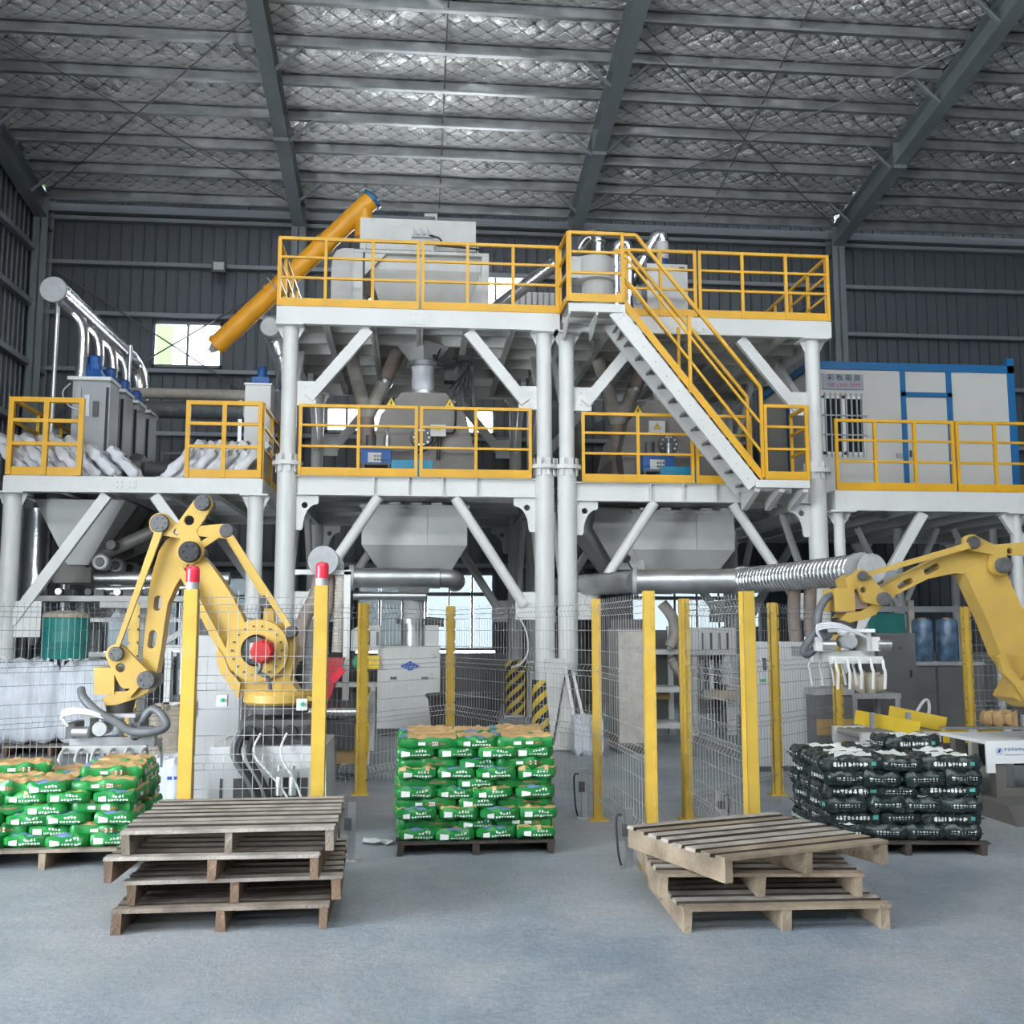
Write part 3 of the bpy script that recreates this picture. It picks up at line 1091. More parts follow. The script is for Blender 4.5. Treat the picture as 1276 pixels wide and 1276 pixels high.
LZ = 3.77
PL = low_platform('low white platform on the left with sacks behind two yellow rail boxes', -5.77, -2.20, 19.2, LZ, 0.22,
                  [(-5.67, 0.125), (-2.30, 0.115)], [((-5.6, 1.7), (-4.38, LZ - 0.26)), ((-3.72, LZ - 0.26), (-2.38, 1.7))], 'low white platforms')
gusset(PL, -5.6, YF, 1.75, 0.40, 0.5, 1)
splice(PL, -4.1, YF - 0.1, LZ - 0.12, 0.3, 0.14)
railing(PL, ((-5.75, YF - 0.08), (-4.72, YF - 0.08)), LZ, 3, h=1.12, t=0.07)
railing(PL, ((-5.72, YF - 0.05), (-5.72, 19.0)), LZ, 5, h=1.12, t=0.05)
railing(PL, ((-3.30, YF - 0.08), (-2.22, YF - 0.08)), LZ, 3, h=1.12, t=0.06)
railing(PL, ((-2.22, YF - 0.05), (-2.22, 16.8)), LZ, 3, h=1.12, t=0.05)
RZ = 3.71
PR = low_platform('low white platform on the right under the white booth', 6.33, 11.4, 20.6, RZ, 0.30,
                  [(6.42, 0.085), (9.25, 0.085), (11.2, 0.085)], [((6.47, 1.35), (7.75, RZ - 0.33)), ((9.05, RZ - 0.33), (10.35, 1.35))], 'low white platforms', 7)
for i in range(3):
    xa = 6.36 + i * 1.93
    railing(PR, ((xa, YF - 0.08), (xa + 1.9, YF - 0.08)), RZ, 4, h=1.10)
# slender inner posts with fork braces under the right platform
for (x, y) in ((8.6, 17.6), (10.4, 17.6)):
    m = MB().cyl((x, y, 0), (x, y, RZ - 0.3), 0.07, n=12)
    m.build('column', 'white', PR, smooth=True)
    for sx in (-1, 1):
        MB().bar((x, y, 1.9), (x + sx * 0.75, y, RZ - 0.3), 0.08, 0.08).build('brace', 'white', PR)

# ---- black and yellow protective sleeves round the two middle columns
def hazard_sleeve(x, y, z0, z1, label):
    t_ = thing('column_guard', label, 'column guard', (x, y, z0), 'striped column guards')
    r_ = 0.19
    m = MB().lathe((x, y, z0), [(r_, 0), (r_, z1 - z0)], 28)
    m.build('sleeve', 'hazard_black', t_, smooth=True)
    h, pitch = z1 - z0, 0.21
    slope = pitch * 5 / (2 * pi)          # five starts: the bands close on themselves round the sleeve
    i = -3
    while i * pitch < h + 0.1:
        vs, fs = [], []
        n = 48
        for k in range(n + 1):
            g = pi * 2 * k / n
            zz = i * pitch + (g - pi) * slope * 1.0
            a0, a1 = min(max(zz, 0.0), h), min(max(zz + pitch * 0.5, 0.0), h)
            vs += [(x + (r_ + 0.004) * cos(g + pi / 2), y + (r_ + 0.004) * sin(g + pi / 2), z0 + a0), (x + (r_ + 0.004) * cos(g + pi / 2), y + (r_ + 0.004) * sin(g + pi / 2), z0 + a1)]
        for k in range(n):
            if abs(vs[2 * k][2] - vs[2 * k + 1][2]) + abs(vs[2 * k + 2][2] - vs[2 * k + 3][2]) > 1e-4:
                fs.append((2 * k, 2 * k + 2, 2 * k + 3, 2 * k + 1))
        if fs:
            MB().add(vs, fs).build('stripe', 'sign_yellow', t_)
        i += 1


hazard_sleeve(1.90, YF, 0.03, 0.88, 'black and yellow striped guard round the front middle column of the left tower')
hazard_sleeve(1.90, YB, 0.03, 1.05, 'striped guard round the rear middle column, half hidden behind the front one')

# ================================================================ MACHINES ON THE TOWERS
def flange_ring(m, c, r, h, n=18, bolts=12, axis='Z'):
    c = Vector(c)
    d = {'Z': V(0, 0, 1), 'Y': V(0, 1, 0), 'X': V(1, 0, 0)}[axis]
    m.cyl(c - d * h / 2, c + d * h / 2, r, n=n)
    for k in range(bolts):
        g = 2 * pi * k / bolts
        e = {'Z': V(cos(g), sin(g), 0), 'Y': V(cos(g), 0, sin(g)), 'X': V(0, cos(g), sin(g))}[axis]
        q = c + e * (r * 0.93)
        m.cyl(q - d * (h / 2 + 0.012), q + d * (h / 2 + 0.012), 0.012, n=6)


def text_mesh(body, size, mat, name, parent, loc, rot=(pi / 2, 0, 0), depth=0.002):
    cu = bpy.data.curves.new('t', 'FONT')
    cu.body, cu.size, cu.extrude = body, size, depth
    cu.resolution_u = 2
    cu.align_x, cu.align_y = 'CENTER', 'CENTER'
    to = bpy.data.objects.new('t', cu)
    COL.objects.link(to)
    dg = bpy.context.evaluated_depsgraph_get()
    me = bpy.data.meshes.new_from_object(to.evaluated_get(dg))
    bpy.data.objects.remove(to)
    me.materials.clear()
    me.materials.append(MATS[mat])
    o = bpy.data.objects.new(name, me)
    COL.objects.link(o)
    root = parent
    while root.parent:
        root = root.parent
    o.parent = parent
    o.location = Vector(loc) - Vector(root.location)
    o.rotation_euler = rot
    return o


def warning_sign(parent, x, y, z, s=0.17):
    tri = lambda k: [(-k, -k * 0.58), (k, -k * 0.58), (0, k * 1.15)]
    MB().plate([(x + a, z + b_) for a, b_ in tri(s)], y - 0.006, y).build('warning_sign', 'sign_black', parent)
    MB().plate([(x + a, z + b_) for a, b_ in tri(s * 0.8)], y - 0.009, y - 0.006).build('sign_face', 'sign_yellow', parent)
    q = s * 0.8
    MB().plate([(x + a * q, z + b_ * q) for a, b_ in ((0.05, 0.6), (-0.22, 0.02), (-0.02, 0.02), (-0.12, -0.4), (0.25, 0.16), (0.05, 0.16), (0.2, 0.6))],
               y - 0.012, y - 0.009).build('sign_symbol', 'sign_black', parent)


# ---- big weighing hopper on the top floor of the left tower
YH = 16.0
a, b_ = at(449, 271, YH), at(595, 279, YH)
HP_ = thing('weigh_hopper', 'big light grey hopper with slanted front on top of the left tower', 'hopper', (0, 17, TOP))
x0, x1, zt = a.x, at(593, 280, YH).x, a.z
zm = at(520, 318, YH).z
MB().bb((x0, YH, zm + 0.08), (x1, 18.2, zt)).build('lid_box', 'white_machine', HP_)
xe0, xe1 = at(440, 330, YH).x, at(609, 330, YH).x
m = MB()
m.bb((xe0, YH - 0.05, zm), (xe1, 18.25, zm + 0.05))
for k in range(6):
    xx = xe0 + (xe1 - xe0) * (k + 0.5) / 6
    m.bb((xx - 0.012, YH - 0.05, zm + 0.05), (xx + 0.012, YH, zm + 0.22))
m.build('rim', 'white_machine', HP_)
zb = TOP - 0.2
m = MB()
xa, xb = at(455, 330, YH).x, at(602, 330, YH).x
m.frus((xa + 0.5, xb - 0.45, YH + 0.75, 17.6, zb), (xa + 0.05, xb - 0.03, YH + 0.08, 18.2, zm - 0.22))
m.frus((xa + 0.05, xb - 0.03, YH + 0.08, 18.2, zm - 0.22), (xa + 0.02, xb - 0.02, YH + 0.06, 18.2, zm))
m.build('funnel', 'white_machine', HP_)
# cut-off front corners: slanted cheeks
m = MB()
zc = zm - 0.35
m.add([(xa, YH - 0.03, zm), (xa + 0.34, YH - 0.03, zm), (xa, YH - 0.03, zm - 0.36), (xa, YH + 0.02, zm), (xa + 0.34, YH + 0.02, zm), (xa, YH + 0.02, zm - 0.36)],
      [(0, 2, 1), (3, 4, 5), (0, 1, 4, 3), (1, 2, 5, 4), (2, 0, 3, 5)])
m.add([(xb, YH - 0.03, zm - 0.2), (xb, YH - 0.03, zm - 0.75), (xb - 0.36, YH + 0.1, zm - 1.15), (xb, YH + 0.05, zm - 0.2), (xb, YH + 0.05, zm - 0.75), (xb - 0.36, YH + 0.18, zm - 1.15)],
      [(0, 1, 2), (3, 5, 4), (0, 3, 4, 1), (1, 4, 5, 2), (2, 5, 3, 0)])
m.build('corner_cheek', 'white_machine', HP_)
for (px0, px1) in ((440, 452), (600, 609)):
    q0, q1 = at(px0, 350, YH).x, at(px1, 350, YH).x
    MB().bb((q0, YH - 0.04, TOP), (q1, YH + 0.1, zm)).build('support_leg', 'white_machine', HP_)
    MB().bb((q0, 18.1, TOP), (q1, 18.2, zm)).build('support_leg', 'white_machine', HP_)
q = at(426, 342, 16.3)
m = MB()
pts = [(q.x - 0.17, TOP + 0.05), (q.x + 0.19, TOP + 0.05), (q.x + 0.19, at(426, 309, 16.3).z), (q.x + 0.02, at(426, 309, 16.3).z), (q.x - 0.09, at(426, 312, 16.3).z), (q.x - 0.15, at(426, 320, 16.3).z), (q.x - 0.17, at(426, 334, 16.3).z)]
m.plate(pts, 16.3, 17.2)
m.build('intake_housing', 'white_machine', HP_)
q = at(527, 291, YH)
m = MB()
for k in range(3):
    xx = q.x + (k - 1) * 0.11
    m.add([(xx - 0.045, YH - 0.05, q.z - 0.05), (xx - 0.045, YH - 0.05, q.z + 0.08), (xx + 0.045, YH - 0.05, q.z - 0.03), (xx - 0.045, YH, q.z - 0.05), (xx - 0.045, YH, q.z + 0.08), (xx + 0.045, YH, q.z - 0.03)],
          [(0, 2, 1), (3, 4, 5), (0, 1, 4, 3), (1, 2, 5, 4), (2, 0, 3, 5)])
m.bb((q.x - 0.18, YH - 0.06, q.z - 0.08), (q.x + 0.18, YH, q.z - 0.05))
m.build('load_cell_bracket', 'cap_grey', HP_)
m = MB().tube(smooth_path([V(q.x + 0.1, YH - 0.05, q.z - 0.05), V(q.x + 0.25, YH - 0.09, q.z - 0.1), V(q.x + 0.3, YH - 0.08, q.z - 0.17), V(q.x + 0.22, YH - 0.08, q.z - 0.22), V(q.x + 0.6, YH - 0.08, q.z - 0.24), V(q.x + 0.95, YH - 0.08, q.z - 0.27)]), 0.016, 6)
m.build('cable', 'rubber', HP_, smooth=True)
# small filter on the lid
q = at(529, 262, 17.0)
f_ = thing('vent_filter', 'small round vent filter standing on the lid of the big hopper', 'filter', (q.x, 17.0, zt))
MB().lathe((q.x, 17.0, zt), [(0.17, 0), (0.17, 0.2), (0.15, 0.26), (0.05, 0.29)], 18).build('drum', 'white_machine', f_, smooth=True)
m = MB()
m.bar((q.x + 0.2, 17.0, zt), (q.x + 0.2, 17.0, zt + 0.5), 0.03, 0.05)
m.bar((q.x - 0.0, 17.0, zt + 0.5), (q.x + 0.22, 17.0, zt + 0.5), 0.03, 0.05)
m.build('bracket', 'white_machine', f_)

# ---- orange screw conveyor feeding it
s0, s1 = at(268, 432, 17.2), at(462, 250, 16.9)
sc_ = thing('screw_conveyor', 'long orange screw conveyor rising to the top hopper with a blue end cap', 'conveyor', (s0.x, s0.y, s0.z - 0.2))
d_ = (s1 - s0).normalized()
MB().cyl(s0, s1, 0.165, n=20).build('tube', 'screw_orange', sc_, smooth=True)
e = s1 + d_ * 0.0
m = MB().cyl(s1, s1 + d_ * 0.06, 0.19, n=20)
for k in range(6):
    g = 2 * pi * k / 6
    u1 = d_.cross(V(0, 1, 0)).normalized()
    u2 = d_.cross(u1)
    cc = s1 + (u1 * cos(g) + u2 * sin(g)) * 0.12 + d_ * 0.07
    m.cyl(cc, cc + d_ * 0.03, 0.02, n=6)
m.cyl(s1 + d_ * 0.06, s1 + d_ * 0.12, 0.07, n=10)
m.build('end_cap', 'cap_blue', sc_, smooth=True)
MB().cyl(s1 - d_ * 0.16, s1 - d_ * 0.16 - V(0, 0, 0.55), 0.15, n=18).build('outlet_spout', 'screw_orange', sc_, smooth=True)
for t in (0.02, 0.36, 0.7):
    q = s0 + (s1 - s0) * t
    MB().cyl(q - d_ * 0.03, q + d_ * 0.03, 0.185, n=20).build('clamp_ring', 'screw_orange', sc_, smooth=True)
q = s0 - d_ * 0.12
MB().cyl(s0, q, 0.09, 0.04, n=12).build('bearing_end', 'hose_pale', sc_, smooth=True)
m = MB()
for (t, y_) in ((0.45, 330),):
    q = s0 + (s1 - s0) * 0.42
    m.tube([q + V(-0.2, -0.2, 0.05), q + V(0, -0.2, -0.18), q + V(0.16, -0.2, 0.0)], 0.014, 6)
m.build('lashing_wire', 'wire', sc_, smooth=True)

# ---- mixer on the middle floor, its chute and drives (one per tower)
def mixer(cx, label, chute_label, group, mirror=False, zf=MID):
    y0 = 16.0
    r = thing('mixer', label, 'mixer', (cx, 16.9, zf), group)
    pts = [(-0.72, 0.02), (-0.78, 0.55), (-0.66, 1.05), (-0.33, 1.42), (0.36, 1.42), (0.68, 1.05), (0.80, 0.55), (0.86, 0.02)]
    MB().plate([(cx + a, zf + 0.12 + b_ * 0.98) for a, b_ in pts], y0, y0 + 2.2).build('drum_housing', 'mixer_grey', r)
    m = MB().bb((cx - 0.9, y0 + 0.1, zf), (cx + 0.95, y0 + 2.1, zf + 0.14))
    m.build('base_frame', 'machine_dark', r)
    m = MB()
    m.lathe((cx - 0.02, y0 - 0.06, zf + 0.78), [(0.16, 0), (0.17, 0.06)], 24, 'Y')
    m.build('shaft_hub', 'joint_grey', r, smooth=True)
    m = MB()
    for k in range(10):
        g = 2 * pi * k / 10
        m.cyl((cx - 0.02 + 0.12 * cos(g), y0 - 0.085, zf + 0.78 + 0.12 * sin(g)), (cx - 0.02 + 0.12 * cos(g), y0 - 0.06, zf + 0.78 + 0.12 * sin(g)), 0.016, n=6)
    m.build('hub_bolt', 'zinc', r, kind='stuff')
    warning_sign(r, cx - 0.5, y0 - 0.001, zf + 1.32, 0.11)
    warning_sign(r, cx + 0.42, y0 - 0.001, zf + 1.32, 0.11)
    # chute from the hopper above with its flexible sleeve
    ch = thing('chute', chute_label, 'chute', (cx, 16.28, zf + 1.5), group and 'mixer chutes')
    MB().lathe((cx, 16.28, zf + 1.50), [(0.22, 0.0), (0.22, 0.02), (0.185, 0.05), (0.17, 0.10), (0.185, 0.2), (0.18, 0.28), (0.175, 0.36), (0.185, 0.46), (0.2, 0.5)], 22).build('sleeve', 'bag_white', ch, smooth=True)
    for z in (zf + 1.53, zf + 2.02):
        m = MB()
        flange_ring(m, (cx, 16.28, z), 0.265, 0.075, 22, 14)
        m.build('flange', 'zinc_dull', ch, smooth=True)
    MB().lathe((cx, 16.28, zf + 2.06), [(0.2, 0), (0.42, 0.28)], 4).build('cone', 'white_machine', ch)
    return r


mixer(0.10, 'grey mixer with hatch on the middle floor of the left tower', 'white flexible chute with bolted flanges above the left mixer', 'mixers on the middle floors')
mixer(4.05, 'grey mixer half behind the stair on the middle floor of the right tower', 'white flexible chute above the right mixer behind the stair', 'mixers on the middle floors', zf=3.78)


def hydraulic_unit(p, label, w_=0.44, teal=False):
    """blue pump station on a stand with gauge and valve block"""
    r = thing('pump_unit', label, 'pump', (p.x, p.y, p.z), 'blue pump units')
    m = MB()
    for sx in (-1, 1):
        for sy in (-1, 1):
            m.bb((p.x + sx * (w_ / 2 - 0.03) - 0.02, p.y + sy * 0.15 - 0.02, p.z), (p.x + sx * (w_ / 2 - 0.03) + 0.02, p.y + sy * 0.15 + 0.02, p.z + 0.24))
    m.bb((p.x - w_ / 2, p.y - 0.18, p.z + 0.24), (p.x + w_ / 2, p.y + 0.18, p.z + 0.27))
    m.build('stand', 'machine_dark', r)
    MB().bb((p.x - w_ / 2, p.y - 0.17, p.z + 0.27), (p.x + w_ / 2, p.y + 0.17, p.z + 0.52)).build('tank', 'motor_blue', r)
    MB().bb((p.x - w_ * 0.28, p.y - 0.175, p.z + 0.28), (p.x + w_ * 0.18, p.y - 0.17, p.z + 0.43)).build('name_plate', 'white_machine', r)
    m = MB()
    for i in range(3):
        for j in range(2):
            m.cyl((p.x - 0.02 + i * 0.045, p.y - 0.19, p.z + 0.32 + j * 0.055), (p.x - 0.02 + i * 0.045, p.y - 0.172, p.z + 0.32 + j * 0.055), 0.014, n=8)
    m.build('plate_button', 'machine_dark', r, kind='stuff')
    MB().cyl((p.x - w_ * 0.2, p.y, p.z + 0.52), (p.x - w_ * 0.2, p.y, p.z + 0.72), 0.08, n=12).build('motor', 'machine_dark', r, smooth=True)
    MB().lathe((p.x + w_ * 0.36, p.y - 0.1, p.z + 0.52), [(0.045, 0), (0.05, 0.05), (0.045, 0.18), (0.015, 0.2), (0.015, 0.28), (0.03, 0.3)], 12).build('gauge_glass', 'zinc', r, smooth=True)


p = at(469, 588, 15.6)
hydraulic_unit(V(p.x, 15.6, MID + 0.012), 'blue pump unit with white plate on a stand beside the left mixer')
p = at(818, 590, 15.6)
hydraulic_unit(V(p.x, 15.6, 3.792), 'blue pump unit by the brown hose in front of the right mixer', 0.5)


def teal_box(px, zf, w_, label):
    p = at(px, 590, 15.5)
    r = thing('drive_guard', label, 'drive guard', (p.x, 15.5, zf), 'teal drive guards')
    MB().bb((p.x - w_ / 2, 15.4, zf), (p.x + w_ / 2, 15.75, zf + 0.32)).build('cover', 'teal', r)
    MB().bb((p.x - w_ / 2 + 0.04, 15.395, zf + 0.06), (p.x - w_ / 2 + 0.13, 15.4, zf + 0.12)).build('sticker', 'bag_print', r)
    for s in (-0.12, 0.22):
        MB().bb((p.x + s - 0.03, 15.39, zf), (p.x + s + 0.03, 15.4, zf + 0.12)).build('foot_clip', 'machine_dark', r)


teal_box(513, MID + 0.012, 0.62, 'teal drive guard box at the foot of the left mixer')
teal_box(843, 3.792, 0.56, 'teal drive guard box at the foot of the right mixer below the stair')

# terminal box and cables on the left mixer
q = at(546, 537, 15.9)
jb = thing('terminal_box', 'small cream terminal box with black cables on the left mixer', 'box', (q.x, 15.9, q.z - 0.08))
MB().bb((q.x - 0.12, 15.86, q.z - 0.09), (q.x + 0.12, 15.98, q.z + 0.09)).build('case', 'booth_panel', jb)
MB().bb((q.x - 0.04, 15.855, q.z), (q.x + 0.05, 15.86, q.z + 0.05)).build('sticker', 'sign_yellow', jb)
for k, (ex, ez) in enumerate(((-0.45, -0.25), (-0.35, -0.32), (-0.02, -0.42), (0.03, -0.42))):
    xs = q.x - 0.08 + k * 0.045
    MB().tube(smooth_path([V(xs, 15.9, q.z - 0.09), V(xs - 0.01, 15.88, q.z - 0.2), V(q.x + ex * 0.6, 15.9, q.z + ez), V(q.x + ex, 15.94, q.z + ez - 0.02)]), 0.013, 6).build('cable', 'rubber', jb, smooth=True)
MB().tube(smooth_path([V(q.x + 0.12, 15.9, q.z - 0.03), V(q.x + 0.24, 15.9, q.z - 0.02), V(q.x + 0.27, 15.9, q.z + 0.15), V(q.x + 0.27, 15.9, q.z + 0.45)]), 0.02, 6).build('conduit', 'rubber', jb, smooth=True)
q2 = at(812, 532, 15.9)
jb2 = thing('terminal_box', 'cream terminal box with warning triangle on the right mixer', 'box', (q2.x + 0.1, 15.9, q2.z - 0.1))
MB().bb((q2.x - 0.04, 15.9, q2.z - 0.09), (q2.x + 0.22, 15.98, q2.z + 0.1)).build('case', 'booth_panel', jb2)
warning_sign(jb2, q2.x + 0.09, 15.899, q2.z, 0.06)

# pneumatic valve block with looping hoses right of the chute
q = at(566, 465, 16.3)
vb = thing('valve_block', 'black valve block with looping cables below the top deck of the left tower', 'valve', (q.x, 16.4, 5.2))
MB().bb((q.x - 0.16, 16.3, q.z - 0.12), (q.x + 0.02, 16.6, q.z + 0.22)).build('body', 'machine_dark', vb)
m = MB()
for sx in (0.1, 0.28):
    m.bar((q.x + sx + 0.06, 16.4, 5.0), (q.x + sx, 16.4, q.z + 0.3), 0.04, 0.05)
m.bar((q.x + 0.08, 16.4, q.z + 0.28), (q.x + 0.3, 16.4, q.z + 0.28), 0.04, 0.08)
m.bar((q.x + 0.1, 16.4, q.z), (q.x + 0.3, 16.4, q.z), 0.03, 0.03)
m.build('frame', 'machine_dark', vb)
for k in range(4):
    rr_ = random.Random(k)
    ps = [V(q.x - 0.5 + 0.1 * k, 16.2, q.z + 0.45), V(q.x - 0.3, 16.15, q.z + 0.2 - 0.05 * k), V(q.x - 0.1 + 0.06 * k, 16.15, q.z + 0.1), V(q.x + 0.2, 16.15, q.z + 0.15 - 0.04 * k), V(q.x + 0.22 - 0.1 * k, 16.15, q.z - 0.3)]
    MB().tube(smooth_path(ps), 0.014, 6).build('cable', 'rubber', vb, smooth=True)

# ---- dusty Y pipes beside the mixers
def y_pipe(cx, zf, label):
    r = thing('y_pipe', label, 'pipe', (cx, 16.6, zf), 'y shaped dust pipes')
    j = V(cx, 16.6, zf + 1.2)
    MB().tube([V(cx + 0.03, 16.6, zf), j], 0.135, 14).build('down_pipe', 'hose_brown', r, smooth=True)
    MB().tube([j, j + V(-0.3, 0.1, 1.15)], 0.115, 14).build('left_branch', 'hose_pale', r, smooth=True)
    MB().tube([j, j + V(0.30, 0, 0.62)], 0.115, 14).build('right_branch', 'hose_pale', r, smooth=True)
    MB().tube([j + V(0.30, 0, 0.62), j + V(0.50, 0.1, 1.15)], 0.12, 14).build('rubber_bend', 'hose_brown', r, smooth=True)
    m = MB()
    m.cyl(j + V(0.27, 0, 0.57), j + V(0.30, 0, 0.63), 0.13, n=14)
    m.cyl(j + V(0.01, 0, -0.6), j + V(0.01, 0, -0.52), 0.15, n=14)
    m.build('hose_clip', 'zinc', r, smooth=True)


y_pipe(at(456, 560, 16.6).x, MID + 0.012, 'dusty y shaped pipe left of the left mixer')
y_pipe(at(770, 560, 16.6).x, 3.792, 'dusty y shaped pipe left of the right mixer')

# ---- lower hoppers under the middle floors
def low_hopper(x0, x1, label, zf, y0=15.85, y1=17.8, b0=0.42, b1=0.36, wall_h=0.62, cone_h=0.58):
    r = thing('discharge_hopper', label, 'hopper', ((x0 + x1) / 2, (y0 + y1) / 2, zf - 0.3 - wall_h - cone_h), 'discharge hoppers')
    zt_ = zf - 0.3
    m = MB().frus((x0, x1, y0, y1, zt_ - wall_h), (x0, x1, y0, y1, zt_))
    m.frus((x0 + b0, x1 - b1, y0 + 0.45, y1 - 0.45, zt_ - wall_h - cone_h), (x0, x1, y0, y1, zt_ - wall_h))
    m.build('bin', 'white_machine', r)
    m = MB().bb((x0 - 0.04, y0 - 0.04, zt_ - 0.05), (x1 + 0.04, y1 + 0.04, zt_ + 0.0))
    for k in range(8):
        xx = x0 + (x1 - x0) * (k + 0.5) / 8
        m.cyl((xx, y0 - 0.055, zt_ - 0.025), (xx, y0 - 0.035, zt_ - 0.025), 0.014, n=6)
    m.build('top_flange', 'white_machine', r)
    xx = x0 + (x1 - x0) * 0.62
    MB().bb((xx - 0.006, y0 - 0.012, zt_ - wall_h - 0.0), (xx + 0.006, y0, zt_ - 0.05)).build('weld_seam', 'cap_grey', r)
    for k in range(5):
        xx = x0 + (x1 - x0) * (k + 0.3) / 5
        MB().bb((xx, y0 - 0.1, zt_ + 0.0), (xx + 0.16, y0 + 0.0, zt_ + 0.03)).build('hanger', 'white', r)


low_hopper(-0.82, 0.80, 'pale grey hopper hanging below the left tower above the packing machine', MID)
low_hopper(3.42, 5.05, 'pale grey hopper hanging below the right tower behind the silver duct', 3.78)
q = at(785, 697, 15.7)
lt = thing('sensor_hopper', 'rounded side pocket with black sensor on the right discharge hopper', 'hopper', (q.x, 16.3, 2.5))
MB().frus((q.x - 0.15, q.x + 0.30, 16.0, 17.5, 2.55), (q.x - 0.55, q.x + 0.22, 15.9, 17.8, 3.2)).frus((q.x - 0.55, q.x + 0.22, 15.9, 17.8, 3.2), (q.x - 0.5, q.x + 0.2, 15.9, 17.8, 3.5)).build('pocket', 'white_machine', lt)
MB().cyl((q.x - 0.03, 15.78, q.z + 0.02), (q.x - 0.03, 15.93, q.z + 0.02), 0.06, n=12).build('sensor', 'rubber', lt, smooth=True)
MB().tube(smooth_path([V(q.x - 0.03, 15.78, q.z), V(q.x + 0.05, 15.75, q.z - 0.15), V(q.x + 0.2, 15.75, q.z - 0.2), V(q.x + 0.3, 15.8, q.z - 0.3)]), 0.014, 6).build('cable', 'rubber', lt, smooth=True)

# ---- top floor of the right tower: cyclone, valve hopper, silver pipes
q = at(745, 345, 15.9)
cy = thing('cyclone', 'pale round cyclone with silver elbow on the right tower beside the stair head', 'cyclone', (q.x, 16.1, TOP))
zc0, zc1 = at(745, 349, 16.0).z, at(745, 319, 16.0).z
MB().lathe((q.x + 0.05, 16.2, TOP), [(0.26, 0), (0.26, zc0 - TOP), (0.30, zc0 - TOP + 0.02)], 24).build('lower_drum', 'white_machine', cy, smooth=True)
m = MB().lathe((q.x, 16.2, zc0), [(0.30, 0), (0.33, 0.02), (0.33, zc1 - zc0 - 0.02), (0.30, zc1 - zc0)], 24)
m.build('upper_drum', 'white_machine', cy, smooth=True)
MB().bb((q.x - 0.42, 16.0, zc0 + 0.03), (q.x - 0.1, 16.4, zc1 - 0.02)).build('inlet_scroll', 'white_machine', cy)
MB().tube(smooth_path([V(q.x + 0.06, 16.2, zc1), V(q.x + 0.06, 16.2, zc1 + 0.32), V(q.x + 0.04, 16.25, zc1 + 0.45), V(q.x - 0.02, 16.5, zc1 + 0.5), V(q.x - 0.05, 16.9, zc1 + 0.5)], 4), 0.11, 14).build('elbow', 'duct_silver', cy, smooth=True)
m = MB()
for dz in (0.02, 0.3):
    m.cyl((q.x + 0.06, 16.2, zc1 + dz), (q.x + 0.06, 16.2, zc1 + dz + 0.03), 0.135, n=16)
m.build('collar', 'zinc', cy, smooth=True)
MB().tube(smooth_path([V(q.x + 0.38, 16.3, TOP + 0.2), V(q.x + 0.38, 16.3, zc1 + 0.1), V(q.x + 0.42, 16.3, zc1 + 0.3), V(q.x + 0.52, 16.3, zc1 + 0.34), V(q.x + 0.6, 16.3, zc1 + 0.2), V(q.x + 0.6, 16.3, TOP + 0.6)], 5), 0.085, 12).build('side_pipe', 'duct_silver', cy, smooth=True)

q = at(832, 360, 16.0)
vh = thing('feed_box', 'pale square feed box with blue valve and silver pipe on the right tower', 'hopper', (q.x, 16.5, TOP))
xa, xb = at(806, 360, 16.0).x, at(857, 360, 16.0).x
zt2 = at(832, 329, 16.0).z
MB().bb((xa, 16.0, TOP), (xb, 17.0, zt2)).build('box', 'white_machine', vh)
MB().bb((xa - 0.04, 15.98, TOP + 0.3), (xa, 17.0, zt2 + 0.02)).build('side_flange', 'machine_dark', vh)
m = MB().bb((xb - 0.14, 15.985, zt2 - 0.12), (xb - 0.05, 16.0, zt2 - 0.05))
m.build('lifting_lug', 'machine_dark', vh)
vx = at(824, 318, 16.3).x
MB().lathe((vx, 16.4, zt2), [(0.2, 0), (0.2, 0.05), (0.13, 0.07), (0.13, 0.2), (0.1, 0.22)], 16).build('valve', 'motor_blue', vh, smooth=True)
MB().lathe((vx + 0.05, 16.4, zt2 + 0.22), [(0.085, 0), (0.1, 0.02), (0.1, 0.28), (0.085, 0.3)], 16).build('sleeve', 'booth_panel', vh, smooth=True)
zz = zt2 + 0.52
MB().tube(smooth_path([V(vx + 0.05, 16.4, zz), V(vx + 0.04, 16.4, zz + 0.08), V(vx - 0.02, 16.4, zz + 0.12), V(vx - 0.1, 16.4, zz + 0.03), V(vx - 0.5, 16.5, zz - 0.72)], 5), 0.10, 14).build('silver_pipe', 'duct_silver', vh, smooth=True)
m = MB()
for (t, k) in ((0.35, 0), (0.75, 1)):
    c0 = V(vx - 0.1, 16.4, zz + 0.03)
    c1 = V(vx - 0.5, 16.5, zz - 0.72)
    c = c0 + (c1 - c0) * t
    dd = (c1 - c0).normalized()
    m.cyl(c - dd * 0.025, c + dd * 0.025, 0.13, n=16)
m.build('pipe_collar', 'machine_dark', vh, smooth=True)
m = MB()
m.bb((xa - 0.22, 16.0, TOP), (xa - 0.06, 16.4, TOP + 0.55))
m.cyl((xa - 0.14, 16.05, TOP + 0.55), (xa - 0.14, 16.05, TOP + 0.8), 0.09, n=12)
m.build('actuator', 'cap_grey', vh)

